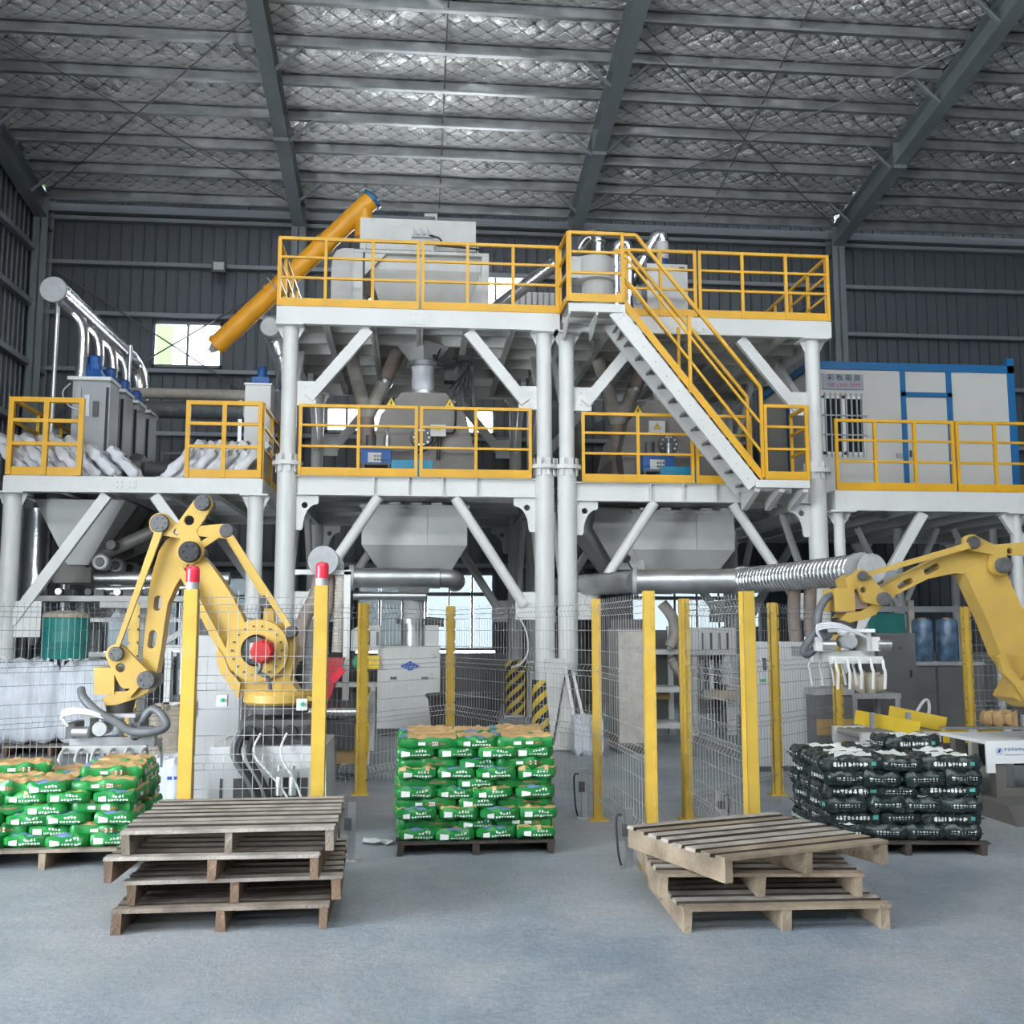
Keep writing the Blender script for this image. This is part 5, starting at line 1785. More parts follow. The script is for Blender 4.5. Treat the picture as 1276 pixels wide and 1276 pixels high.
def gripper(px0, px1, pyt, pyb, n, mat, depth=0.46, hose=None, hose_mat='hose_grey', wx=None, wy=None):
    def f(r, P, sc, RY):
        x0, zt_ = P(px0, pyt)
        x1, zb_ = P(px1, pyb)
        cx = (x0 + x1) / 2
        wxx, wzz = P(wx, wy)
        g = MB()
        g.bb((x0 + 0.02, RY - 0.05, zt_ - 0.03), (x1 - 0.02, RY + 0.05, zt_ + 0.05))
        g = g.build('gripper_beam', mat, r)
        for sy in (-1, 1):
            MB().bb((x0 + 0.03, RY + sy * depth / 2 - 0.03, zt_ - 0.055), (x1 - 0.03, RY + sy * depth / 2 + 0.03, zt_ + 0.005)).build('gripper_rail', mat, g)
            for k in range(n):
                xx = x0 + 0.05 + (x1 - x0 - 0.1) * k / (n - 1)
                y_ = RY + sy * depth / 2
                MB().tube(smooth_path([V(xx + 0.02, y_ + sy * 0.0, zt_ - 0.02), V(xx, y_ + sy * 0.07, zt_ - 0.03), V(xx - 0.012, y_ + sy * 0.11, zt_ - 0.09), V(xx, y_ + sy * 0.11, (zt_ + zb_) / 2), V(xx + 0.005, y_ + sy * 0.08, zb_)], 4), 0.013, 6).build('tine', mat, g, smooth=True)
        for k in range(3):
            xx = x0 + 0.15 + (x1 - x0 - 0.3) * k / 2
            MB().bb((xx - 0.03, RY - depth / 2, zt_ - 0.05), (xx + 0.03, RY + depth / 2, zt_ - 0.02)).build('cross_bar', mat, g)
        zt2_ = zt_ + 0.05
        MB().bb((cx - 0.22, RY - 0.16, zt2_ + 0.16), (cx + 0.2, RY + 0.16, zt2_ + 0.19)).build('mount_plate', 'render_white' if mat == 'white' else 'cap_grey', g)
        m = MB()
        for sx in (-0.18, 0.16):
            m.bb((cx + sx - 0.02, RY - 0.12, zt2_), (cx + sx + 0.02, RY + 0.12, zt2_ + 0.16))
        m.build('mount_leg', mat, g)
        MB().lathe((cx - 0.05, RY - 0.24, zt2_ + 0.08), [(0.055, 0), (0.06, 0.02), (0.055, 0.2)], 16, 'Y').build('pressure_drum', 'cap_grey', g, smooth=True)
        for sx in (-0.28, 0.22):
            MB().cyl((cx + sx, RY - 0.14, zt2_ + 0.05), (cx + sx + 0.12, RY - 0.14, zt2_ + 0.05), 0.045, n=12).build('air_cylinder', 'zinc', g, smooth=True)
            MB().bb((cx + sx - 0.05, RY - 0.16, zt2_), (cx + sx + 0.02, RY + 0.12, zt2_ + 0.12)).build('clamp_block', 'machine_dark' if mat != 'white' else 'white', g)
        MB().cyl((wxx, RY, zt2_ + 0.19), (wxx, RY, wzz), 0.10, 0.12, n=18).build('wrist_flange', 'machine_dark', r, smooth=True)
        if hose:
            pts = [V(P(a, b_)[0], RY + y_, P(a, b_)[1]) for a, b_, y_ in hose]
            MB().tube(smooth_path(pts, 6), 0.034, 10).build('gripper_hose', hose_mat, g, smooth=True)
        for k in range(3):
            MB().tube(smooth_path([V(cx - 0.3, RY - 0.2, zt2_ + 0.1), V(cx - 0.34, RY - 0.22, zt2_ + 0.18 + 0.02 * k), V(cx - 0.15, RY - 0.24, zt2_ + 0.2 + 0.015 * k), V(cx + 0.1, RY - 0.2, zt2_ + 0.12)], 4), 0.01, 6).build('air_line', 'bag_white', g, smooth=True)
        return g
    return ('gripper', f, 0, 0, None, (), None)


RYL = 8.7
wristL = [
    ('wrist_frame', [(152, 815, 12), (165, 846, 10), (189, 846, 8)], -0.16, -0.10, YEL, [(157, 831, 5.5)], None),
    ('wrist_strut', [(167, 864, 3.5), (186, 842, 3.5)], -0.158, -0.10, YEL, (), 'wrist_frame'),
    ('wrist_hook', [(133, 869), (146, 861), (165, 860), (182, 846), (196, 852), (188, 862), (172, 870), (150, 877), (136, 878)], -0.12, 0.12, YEL, (), None),
    ('wrist_box', [(123, 831), (148, 831), (148, 864), (123, 864)], -0.13, 0.13, YEL, (), None),
    ('wrist_core', [(148, 836), (160, 836), (160, 862), (148, 862)], -0.09, 0.09, 'machine_dark', (), None),
    cap('joint_cap', 153, 814, 8.5, -0.21, -0.10, 'joint_grey'), cap('joint_cap', 190, 846, 10.5, -0.22, 0.1, 'joint_grey'),
]
specL += wristL + [motor_block(334, 811, 14), turntable(348, 874, 42), pedestal(-1.58, -0.66, 0.98),
                   gripper(86, 196, 926, 962, 6, 'cap_grey', hose=[(106, 858, -0.1), (112, 868, -0.16), (130, 884, -0.2), (155, 898, -0.2), (172, 908, -0.2), (200, 908, -0.22), (214, 902, -0.2), (208, 890, -0.15), (195, 882, -0.12), (184, 892, -0.1), (176, 908, -0.08), (168, 918, -0.05)], wx=150, wy=872)]
robot('yellow palletising robot bent over the left stack of green bags', RYL, -1.12, specL, 'palletising robots')

RYR = 8.8
specR = [
    ('lower_arm', [(1194, 712), (1213, 703), (1222, 690), (1240, 694), (1252, 728), (1272, 770), (1296, 812), (1306, 836), (1290, 852), (1262, 846), (1240, 818), (1222, 772), (1206, 738)], -0.10, 0.10, YEL, (), None),
    ('forearm', [(1086, 742), (1092, 733), (1122, 717), (1159, 698), (1186, 688), (1204, 684), (1222, 690), (1218, 708), (1208, 717), (1183, 715), (1150, 722), (1110, 742), (1098, 754), (1088, 752)], -0.09, 0.07, YEL,
     [((1149, 713), (1161, 706.5), 4.0), ((1116, 731), (1128, 724.5), 4.0)], None),
    ('triangle_link', [(1199, 678, 10.5), (1226, 687, 6)], -0.17, -0.115, YEL, [(1223, 687, 3.6)], None),
    ('link_arm', [(1226, 687, 6.5), (1272, 685, 9)], -0.168, -0.117, YEL, [(1245, 688.5, 4)], 'triangle_link'),
    ('link_arm', [(1234, 706, 13), (1230, 686, 5)], -0.172, -0.113, YEL, (), 'triangle_link'),
    ('link_arm', [(1272, 685, 9), (1312, 672, 9)], -0.166, -0.117, YEL, (), 'triangle_link'),
    cap('joint_cap', 1199, 678, 8, -0.22, 0.05), cap('joint_cap', 1235, 706, 10, -0.24, 0.12, 'joint_grey'), cap('joint_cap', 1273, 686, 8, -0.24, -0.1, 'joint_grey'),
    ('tie_rod', [(1196, 681, 4.0), (1066, 718, 2.6)], -0.20, -0.165, YEL, (), None),
    ('rear_rod', [(1275, 690, 4.2), (1322, 770, 4.0)], -0.12, -0.05, YEL, (), None),
    ('rear_rod', [(1314, 674, 4), (1352, 800, 3.2)], -0.21, -0.17, YEL, (), None),
    cap('joint_cap', 1314, 672, 8, -0.22, -0.08),
    ('shoulder_yoke', [(1274, 826), (1280, 808), (1293, 798), (1318, 794), (1340, 796), (1355, 804), (1359, 826), (1355, 850), (1362, 866), (1380, 874), (1262, 874), (1252, 868)], -0.14, 0.20, YEL, (), None),
    ('yoke_cheek', [(1231, 818), (1240, 813), (1245, 832), (1256, 846), (1276, 850), (1276, 868), (1262, 872), (1250, 852), (1236, 838)], -0.18, -0.12, YEL, (), None),
    ring('gear_ring', 1312, 830, 36, 19, -0.20, -0.14, YEL, 18),
    cap('gear_hub', 1308, 830, 18, -0.17, -0.13, 'machine_dark'),
    motor_block(1320, 831, 14), turntable(1322, 878, 60), pedestal(5.55, 6.3, 0.98, -0.42, 0.02),
    ('wrist_frame', [(1064, 719, 9), (1072, 745, 7), (1090, 748, 8)], -0.16, -0.10, YEL, [(1066, 736, 4)], None),
    ('wrist_hook', [(1040, 772), (1050, 763), (1066, 762), (1080, 754), (1092, 756), (1084, 766), (1070, 772), (1052, 776)], -0.12, 0.12, YEL, (), None),
    ('wrist_box', [(1032, 734), (1057, 733), (1058, 762), (1033, 762)], -0.13, 0.13, YEL, (), None),
    ('wrist_top', [(1046, 722), (1056, 716), (1062, 716), (1062, 735), (1050, 735)], -0.12, 0.1, YEL, (), None),
    ('wrist_core', [(1057, 738), (1075, 742), (1075, 758), (1057, 760)], -0.09, 0.09, 'hose_brown', (), None),
    cap('joint_cap', 1064, 719, 6, -0.21, -0.10, 'joint_grey'), cap('joint_cap', 1090, 747, 8.5, -0.22, 0.1, 'joint_grey'),
    gripper(1019, 1091, 818, 856, 5, 'white', 0.4, hose=[(1034, 742, -0.05), (1022, 747, -0.12), (1013, 762, -0.14), (1012, 782, -0.14), (1018, 794, -0.14), (1026, 790, -0.12), (1026, 780, -0.1), (1018, 782, -0.08), (1004, 796, -0.1), (996, 810, -0.1), (1002, 815, -0.08), (1016, 806, -0.05), (1034, 796, 0)], wx=1052, wy=770),
]
robot('yellow palletising robot reaching in from the right edge with a white gripper', RYR, 5.5, specR, 'palletising robots')

# ================================================================ SAFETY FENCE
FH = 1.87


def fence_post(x, y, label, h=FH, w_=0.075, notch=True, beacon=False, lean=0.0, face=0.0):
    t_ = thing('fence_post', label, 'fence post', (x, y, 0), 'yellow fence posts')
    R = Matrix.Rotation(face, 3, 'Z')
    m = MB()
    for c, d in (((0, -w_ / 2 + 0.003, h / 2), (w_, 0.006, h)), ((-w_ / 2 + 0.003, 0, h / 2), (0.006, w_, h)), ((w_ / 2 - 0.003, 0, h / 2), (0.006, w_, h))):
        c = R @ Vector(c)
        m.box((x + c.x, y + c.y, c.z), d, R)
    # in-turned lips with clip notches
    if notch:
        n = 14
        for k in range(n):
            z0, z1 = h * k / n + 0.012, h * (k + 1) / n - 0.012
            for sx in (-1, 1):
                c = R @ V(sx * (w_ / 2 + 0.008), -w_ / 2 + 0.012, (z0 + z1) / 2)
                m.box((x + c.x, y + c.y, c.z), (0.016, 0.02, z1 - z0), R)
    m.build('profile', 'post_yellow', t_)
    MB().bb((x - 0.08, y - 0.08, 0), (x + 0.08, y + 0.08, 0.012)).build('foot_plate', 'post_yellow', t_)
    if beacon:
        MB().lathe((x, y, h), [(0.042, 0), (0.042, 0.05)], 18).build('beacon_base', 'cap_grey', t_, smooth=True)
        m = MB().lathe((x, y, h + 0.05), [(0.044, 0), (0.046, 0.01), (0.044, 0.02), (0.046, 0.03), (0.044, 0.04), (0.046, 0.05), (0.044, 0.06), (0.046, 0.07), (0.044, 0.09), (0.036, 0.105)], 18)
        m.build('beacon_lens', 'red_lens', t_, smooth=True, label='red warning beacon lens')
        MB().lathe((x, y, h + 0.153), [(0.02, 0), (0.012, 0.01)], 10).build('beacon_cap', 'red', t_, smooth=True)
    return t_


def fence_panel(a, b_, label, mat='wire', h=FH - 0.03, z0=0.1, step=0.06):
    a, b_ = Vector((*a, 0)), Vector((*b_, 0))
    d = (b_ - a)
    L = d.length
    d.normalize()
    nn = V(-d.y, d.x, 0)
    if nn.y > 0:
        nn = -nn
    t_ = thing('mesh_panel', label, 'fence panel', (a + b_) / 2, 'wire mesh fence panels')
    folds = [0.06, 0.36, 0.66, 0.96]          # heights (fractions) of the V folds
    zs = []
    for f_ in folds:
        zc = z0 + (h - z0) * f_
        zs += [(zc - 0.05, 0), (zc, 0.03), (zc + 0.05, 0)]
    prof = [(z0, 0)] + zs + [(h + 0.02, 0)]
    m = MB()
    n = int(L / step)
    r_ = 0.0022
    for i in range(n + 1):
        p = a + d * (L * i / n)
        pts = [p + nn * o_ + V(0, 0, z) for z, o_ in prof]
        m.tube(pts, r_, 3, False)
    m.build('upright_wires', mat, t_, kind='stuff')
    hz = sorted([z for z, _ in zs] + [z0 + (h - z0) * q for q in (0.16, 0.26, 0.46, 0.56, 0.76, 0.86)])
    od = dict((round(z, 4), o_) for z, o_ in zs)
    m = MB()
    for z in hz:
        o_ = od.get(round(z, 4), 0)
        m.tube([a + nn * (o_ - 0.004) + V(0, 0, z), b_ + nn * (o_ - 0.004) + V(0, 0, z)], r_ * 1.2, 4, False)
    m.build('cross_wires', mat, t_, kind='stuff')
    return t_


pA, pB = (-1.49, 7.1), (-0.63, 7.1)
fence_post(*pA, 'yellow fence post with red beacon left of the robot pedestal, behind the pallet stack', beacon=True, notch=False, w_=0.09)
fence_post(*pB, 'yellow fence post with red beacon right of the robot pedestal', beacon=True, notch=False, w_=0.09, h=FH + 0.03)
fence_panel((-1.44, 7.12), (-0.68, 7.12), 'wire mesh between the two beacon posts in front of the left robot pedestal')
pC, pD = (-0.51, 10.4), (0.40, 11.6)
fence_post(*pC, 'notched yellow post left of the packing machine, just behind the green bag pile', face=0.5)
fence_post(*pD, 'notched yellow post right of the blue diamond badge machine', face=0.2)
fence_panel(pC, pD, 'wire mesh in front of the machine with the blue diamond badge')
pE, pF = (1.57, 8.85), (1.62, 7.05)
fence_post(*pE, 'notched yellow post left of the gate gap, further back of its pair', face=1.5)
fence_post(*pF, 'notched yellow post standing nearest the camera beside the right pallet stack', face=1.5)
fence_panel(pD, pE, 'wire mesh from the packing machine to the gate gap, before the striped guard')
fence_panel(pE, pF, 'wire mesh forming the left side of the gate gap', step=0.085)
pG, pH = (2.33, 8.78), (2.32, 7.05)
fence_post(*pG, 'plain yellow post on the right of the gate gap, further back', face=-1.5)
fence_post(*pH, 'tall plain yellow post on the right of the gate gap, behind the right pallet stack', notch=False, face=-1.5, w_=0.085)
fence_panel(pG, pH, 'wire mesh forming the right side of the gate gap', step=0.085)
pI = (3.55, 10.0)
fence_post(*pI, 'notched yellow post in front of the pale control cabinet')
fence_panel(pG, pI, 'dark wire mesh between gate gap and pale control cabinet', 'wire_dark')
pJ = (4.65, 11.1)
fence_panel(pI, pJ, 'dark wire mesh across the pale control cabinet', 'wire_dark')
q = flo(1062, 945)
fence_post(pJ[0], pJ[1], 'yellow post behind the white gripper of the right robot', h=1.55)
pK = (6.45, 11.6)
fence_post(*pK, 'yellow post behind the lower arm of the right robot', h=FH)
fence_panel((pK[0], pK[1]), (8.0, 11.4), 'wire mesh at the right edge behind the right robot')
# rear fence behind the left robot
pM, pN = (-2.85, 10.9), (-1.9, 11.3)
fence_post(*pM, 'yellow post seen behind the forearm of the left robot')
fence_post(*pN, 'yellow post behind the left robot shoulder', h=1.55)
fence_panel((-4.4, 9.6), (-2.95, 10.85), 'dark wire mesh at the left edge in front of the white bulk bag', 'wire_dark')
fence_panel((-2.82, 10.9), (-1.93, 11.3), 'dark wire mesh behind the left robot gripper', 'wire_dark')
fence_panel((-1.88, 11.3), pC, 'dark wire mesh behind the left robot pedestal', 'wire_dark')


def control_box(x, y, z, label):
    t_ = thing('button_box', label, 'switch box', (x, y, z), 'button boxes on the fence')
    MB().bb((x - 0.035, y - 0.05, z - 0.04), (x + 0.035, y - 0.003, z + 0.035)).build('case', 'cabinet_grey', t_)
    MB().lathe((x + 0.005, y - 0.068, z + 0.002), [(0.012, 0), (0.013, 0.018)], 12, 'Y').build('button', 'fan_green', t_, smooth=True)


p = at(278, 872, 7.1)
control_box(p.x, 7.1, p.z, 'small grey box with green button on the mesh near the left beacon post')
p = at(377, 877, 7.1)
control_box(p.x, 7.1, p.z, 'small grey box with green button on the mesh near the right beacon post')


def light_curtain(x, y, h, label, sx):
    t_ = thing('light_barrier', label, 'sensor post', (x, y, 0), 'light barrier posts')
    MB().bb((x - 0.025, y - 0.025, 0), (x + 0.025, y + 0.025, h)).build('post', 'zinc', t_)
    MB().bb((x - 0.06, y - 0.05, 0), (x + 0.06, y + 0.05, 0.01)).build('foot', 'zinc', t_)
    MB().bb((x + sx * 0.025 - 0.025, y - 0.045, h * 0.55), (x + sx * 0.025 + 0.025, y - 0.02, h * 0.75)).build('sensor', 'machine_dark', t_)
    MB().tube(smooth_path([V(x + sx * 0.05, y - 0.03, h * 0.9), V(x + sx * 0.09, y - 0.03, h * 0.85), V(x + sx * 0.08, y - 0.03, h * 0.3), V(x + sx * 0.06, y - 0.03, 0.03)], 4), 0.008, 6).build('cable', 'rubber', t_, smooth=True)


light_curtain(-0.42, 7.45, 0.40, 'grey light barrier post right of the left pallet stack', -1)
light_curtain(1.46, 8.9, 0.42, 'grey light barrier post right of the green bag pile', -1)
light_curtain(1.46, 7.05, 0.40, 'grey light barrier post left of the right pallet stack', -1)
light_curtain(2.46, 8.35, 0.3, 'short grey light barrier post behind the tall plain yellow post', 1)

# ================================================================ PALLETS
def board(lx, ly, lz, jit, seed):
    rr_ = random.Random(seed)
    m = MB()
    m.box((0, 0, 0), (lx, ly, lz))
    for i, v in enumerate(m.v):
        m.v[i] = v + V(rr_.uniform(-jit, jit) * 2, rr_.uniform(-jit, jit), rr_.uniform(-jit, jit) * 0.5)
    return m


PAL_W, PAL_D, PAL_H = 1.14, 1.02, 0.132


def make_pallet(mat='wood', end='wood_dark', nb=8, seed=0):
    r = bpy.data.objects.new('wooden_pallet', None)
    COL.objects.link(r)
    rr_ = random.Random(seed)
    for k in range(3):
        x = -PAL_W / 2 + 0.03 + (PAL_W - 0.06) * k / 2
        m = board(0.045, PAL_D - 0.01, PAL_H - 0.022, 0.003, seed * 31 + k)
        m.v = [v + V(x, 0, (PAL_H - 0.022) / 2) for v in m.v]
        m.build('stringer', end if k != 9 else mat, r)
    bw = (PAL_D - 0.042 * (nb - 1)) / nb
    for k in range(nb):
        y = -PAL_D / 2 + bw / 2 + (PAL_D - bw) * k / (nb - 1)
        m = board(PAL_W + rr_.uniform(-0.012, 0.02), bw - rr_.uniform(0, 0.012), 0.02, 0.0025, seed * 57 + k)
        dx_ = rr_.uniform(-0.006, 0.006)
        dz_ = rr_.uniform(-0.004, 0.002)
        m.v = [v + V(dx_, y, PAL_H - 0.011 + dz_) for v in m.v]
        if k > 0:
            m.m[2] = m.m[4] = 1            # gap shade painted onto the inner board edges
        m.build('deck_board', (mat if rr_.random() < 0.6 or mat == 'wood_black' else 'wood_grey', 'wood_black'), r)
    return r


def place(o, loc, rz=0.0, rx=0.0, ry=0.0):
    o.location = loc
    o.rotation_euler = (rx, ry, rz)
    return o


G1 = 'pallets in the left stack'
ords = ['bottom', 'second from the floor', 'third from the floor', 'top']
lx, ly = -1.0, 6.32
for k, (dx, dy, rz) in enumerate(((-0.02, 0.0, 0.015), (0.03, 0.06, 0.035), (-0.055, -0.02, -0.02), (0.0, 0.03, 0.02))):
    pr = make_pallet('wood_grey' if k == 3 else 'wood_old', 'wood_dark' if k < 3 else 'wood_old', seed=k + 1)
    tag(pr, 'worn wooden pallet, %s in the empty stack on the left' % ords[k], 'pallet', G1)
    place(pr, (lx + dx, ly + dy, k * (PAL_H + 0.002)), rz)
G2 = 'pallets in the right stack'
ords = ['bottom', 'middle one', 'twisted top one']
for k, (cx, cy, rz, rx, ry, dz) in enumerate(((2.02, 6.05, -0.03, 0, 0, 0), (1.97, 6.22, -0.09, 0, 0, 0), (2.02, 6.14, 0.33, 0, 0, 0))):
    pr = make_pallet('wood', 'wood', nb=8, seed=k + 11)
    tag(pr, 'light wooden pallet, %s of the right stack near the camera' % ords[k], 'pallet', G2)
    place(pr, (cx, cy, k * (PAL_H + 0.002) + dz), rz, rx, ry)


# ================================================================ SACKS
def glyphs(m, x0, z0, w_, h, n, y, rng, tier=1):
    """rows of small block characters printed on a face"""
    cw = w_ / n
    for t_ in range(tier):
        for k in range(n):
            cx, cz = x0 + k * cw, z0 + t_ * (h * 1.25)
            s = cw * 0.72
            for q in range(4):
                if rng.random() < 0.5:
                    xx = cx + rng.uniform(0, s * 0.7)
                    m.add([(xx, y, cz), (xx + s * 0.25, y, cz), (xx + s * 0.25, y, cz + h), (xx, y, cz + h)], [(0, 1, 2, 3)])
                else:
                    zz = cz + rng.uniform(0, h * 0.72)
                    m.add([(cx, y, zz), (cx + s, y, zz), (cx + s, y, zz + h * 0.26), (cx, y, zz + h * 0.26)], [(0, 1, 2, 3)])


def pillow(lx, ly, lz, seed, nx=14, ny=10, nz=4, lump=0.008, pinch=0.75):
    """a filled sack: rounded box, fuller in the middle, flattened ends with a seam lip; x = length"""
    rr_ = random.Random(seed)
    m = MB()
    ph = [rr_.uniform(0, 6.28) for _ in range(8)]

    def surf(u, v, w_):
        # u, v, w_ in -1..1 on the cube surface -> rounded
        p = V(u, v, w_)
        e = 9.0
        n_ = (abs(u) ** e + abs(v) ** e + abs(w_) ** e) ** (1 / e)
        p /= n_
        f_ = 1 - 0.16 * abs(p.x) ** 6 - 0.12 * abs(p.y) ** 6
        x = p.x * lx / 2
        y = p.y * ly / 2 * (1 - 0.05 * abs(p.x) ** 3)
        z = p.z * lz / 2 * f_
        b_ = lump * (sin(7 * p.x + ph[0]) * cos(5 * p.y + ph[1]) + 0.7 * sin(11 * p.x + 6 * p.y + ph[2]) + 0.5 * cos(13 * p.y - 4 * p.x + ph[3]))
        return V(x + b_ * 0.6, y + b_ * p.y, z + b_ * (p.z + 0.2))
    fac = [((0, 1, 2), (nx, ny), 1), ((0, 1, 2), (nx, ny), -1), ((0, 2, 1), (nx, nz), 1), ((0, 2, 1), (nx, nz), -1), ((1, 2, 0), (ny, nz), 1), ((1, 2, 0), (ny, nz), -1)]
    idx = {}
    for (ax, (na, nb), sg) in fac:
        def vid(i, j):
            c = [0, 0, 0]
            c[ax[0]] = -1 + 2 * i / na
            c[ax[1]] = -1 + 2 * j / nb
            c[ax[2]] = sg
            key = tuple(round(q, 5) for q in c)
            if key not in idx:
                idx[key] = len(m.v)
                m.v.append(surf(*c))
            return idx[key]
        for i in range(na):
            for j in range(nb):
                q = (vid(i, j), vid(i + 1, j), vid(i + 1, j + 1), vid(i, j + 1))
                m.f.append(q)
                m.m.append(0)
    m.surf = surf
    return m


BL, BW, BH = 0.44, 0.296, 0.090


def make_green_bag(seed):
    r = bpy.data.objects.new('cement_bag', None)
    COL.objects.link(r)
    m = pillow(BL, BW, BH, seed)
    # tan paper on the upper face, green round the sides
    for i, f_ in enumerate(m.f):
        c = sum((m.v[k] for k in f_), Vector()) / len(f_)
        nrm_ = (m.v[f_[1]] - m.v[f_[0]]).cross(m.v[f_[2]] - m.v[f_[0]])
        nz_ = abs(nrm_.normalized().z) if nrm_.length > 0 else 0
        if c.z > BH * 0.36 and abs(c.y) < BW * 0.49 and c.x > -BL * 0.34:
            m.m[i] = 1
        elif c.z > BH * 0.36 and abs(c.y) < BW * 0.24 and -BL * 0.46 < c.x:
            m.m[i] = 2
    m.build('sack', ('bag_green', 'bag_tan', 'bag_blue'), r, smooth=True)
    rng = random.Random(seed)
    # print: white logo block and two lines of characters on both ends, logo and red line on both long sides
    p_ = MB()
    for s in (-1, 1):
        g_ = MB()
        g_.add([(-0.105, 0, -0.028), (-0.045, 0, -0.028), (-0.045, 0, 0.014), (-0.105, 0, 0.014)], [(0, 1, 2, 3)])
        glyphs(g_, 0.0, 0.004, 0.09, 0.019, 4, 0, rng)
        glyphs(g_, -0.03, -0.026, 0.145, 0.015, 7, 0, rng)
        for v in g_.v:
            x_, z_ = v.x, v.z
            q_ = m.surf(s, s * x_ / (BW / 2) * 1.0, z_ / (BH / 2))
            v.x, v.y, v.z = q_.x + s * 0.003, q_.y, q_.z
        p_.add(g_.v, g_.f)
        g_ = MB()
        g_.add([(-0.07, 0, -0.015), (-0.02, 0, -0.015), (-0.02, 0, 0.012), (-0.07, 0, 0.012)], [(0, 1, 2, 3)])
        for v in g_.v:
            q_ = m.surf(-s * -v.x / (BL / 2), -s * -1, v.z / (BH / 2)) if s < 0 else m.surf(v.x / (BL / 2), -1, v.z / (BH / 2))
            v.x, v.y, v.z = q_.x, q_.y + (0.003 if q_.y > 0 else -0.003), q_.z
        p_.add(g_.v, g_.f)
    p_.build('printing', 'bag_print', r, kind='stuff')
    p_ = MB()
    for s in (-1, 1):
        g_ = MB()
        glyphs(g_, 0.0, -0.010, 0.13, 0.016, 8, 0, rng)
        for v in g_.v:
            q_ = m.surf((v.x if s < 0 else -v.x) / (BL / 2), s, v.z / (BH / 2))
            v.x, v.y, v.z = q_.x, q_.y + s * 0.003, q_.z
        p_.add(g_.v, g_.f)
    p_.build('red_lettering', 'bag_red', r, kind='stuff')
    return r


GREEN = [make_green_bag(s) for s in range(4)]
used_proto = set()


def put_bag(protos, k, loc, rz, tilt, label, group, cat='bag', flat=0.0):
    pr = protos[k % len(protos)]
    if pr.name in used_proto:
        pr = copy_tree(pr)
    else:
        used_proto.add(pr.name)
    tag(pr, label, cat, group)
    place(pr, loc, rz, tilt, flat)
    return pr


FLO = ['bottom', 'second', 'third', 'fourth', 'fifth', 'sixth', 'seventh', 'eighth', 'ninth', 'tenth']


def layer_even(w_):
    """bags end-on in front, end-on behind"""
    xs = [-w_ / 2 + BW / 2 + 0.0 + (w_ - BW) * i / 3 for i in range(4)]
    out = [(x, -0.25, pi / 2, 'front row, ' + n) for x, n in zip(xs, ('far left', 'left of centre', 'right of centre', 'far right'))]
    out += [(x, 0.24, pi / 2, 'back row, ' + n) for x, n in zip(xs, ('far left', 'left of centre', 'right of centre', 'far right'))]
    return out


def layer_odd(w_):
    xl_, xr_ = -w_ / 2 + BL / 2 + 0.01, w_ / 2 - BL / 2 - 0.01
    out = [(xl_, -0.30, 0, 'front row, long side, left'), (0.0, -0.245, pi / 2, 'front row, end on, middle'), (xr_, -0.30, 0, 'front row, long side, right')]
    out += [(xl_, 0.0, 0, 'middle row, left'), (xr_, 0.0, 0, 'middle row, right'), (xl_, 0.31, 0, 'back row, left'), (0, 0.22, pi / 2, 'back row, middle'), (xr_, 0.31, 0, 'back row, right')]
    return out


def bag_pile(cx, cy, rot, nlayers, z0, pile_name, group, protos, color, seed, hide_inner=True, first_even=True, lift=0.0715, bh=0.090):
    rng = random.Random(seed)
    c_, s_ = cos(rot), sin(rot)
    for k in range(nlayers):
        even = (k % 2 == 0) == first_even
        lay = layer_even(1.15) if even else layer_odd(1.15)
        for i, (x, y, rz, nm) in enumerate(lay):
            if hide_inner and k < nlayers - 1 and nm in ('middle row, right', 'back row, left of centre', 'back row, right of centre', 'back row, middle'):
                continue
            jx, jy = rng.uniform(-0.016, 0.016), rng.uniform(-0.02, 0.02) + (0.03 if not even and k < nlayers - 1 else 0)
            X, Y = x + jx, y + jy
            z = z0 + lift * k + bh / 2 + rng.uniform(-0.003, 0.004)
            flip = pi if rng.random() < 0.5 else 0
            if k == nlayers - 1:
                flip = 0
            put_bag(protos, rng.randrange(len(protos)), (cx + X * c_ - Y * s_, cy + X * s_ + Y * c_, z), rot + rz + flip + rng.uniform(-0.07, 0.07), rng.uniform(-0.04, 0.04),
                    '%s, %s layer of %s, %s' % (color, FLO[k] if k < nlayers - 1 else 'top', pile_name, nm), group, flat=rng.uniform(-0.03, 0.03))


def pile_pallet(cx, cy, rot, label, seed, sz=1.0):
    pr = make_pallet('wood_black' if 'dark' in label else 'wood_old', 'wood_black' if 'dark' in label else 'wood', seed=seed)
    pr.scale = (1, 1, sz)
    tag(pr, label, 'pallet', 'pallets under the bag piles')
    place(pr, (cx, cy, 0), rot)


pile_pallet(0.46, 8.07, 0.0, 'dark wooden pallet under the middle pile of green bags', 21, 0.72)
bag_pile(0.46, 8.07, 0.0, 10, PAL_H * 0.72 - 0.003, 'the middle pile', 'green bags in the middle pile', GREEN, 'green bag with tan top', 5)
pile_pallet(-2.48, 7.88, 0.02, 'wooden pallet under the left pile of green bags', 22)
bag_pile(-2.48, 7.88, 0.02, 6, PAL_H - 0.003, 'the left pile', 'green bags in the left pile', GREEN, 'green bag with tan top', 9, first_even=True)
# three loose bags crowning the left pile
for (dx, dy, rz, nm) in ((0.35, -0.10, 0.1, 'right'), (-0.38, 0.12, 0.25, 'left'), (0.30, 0.30, 0.0, 'rear')):
    put_bag(GREEN, 1, (-2.48 + dx, 7.88 + dy, PAL_H - 0.003 + 0.0715 * 6 + BH / 2), rz, 0, 'loose green bag lying on top of the left pile, %s one' % nm, 'green bags in the left pile')


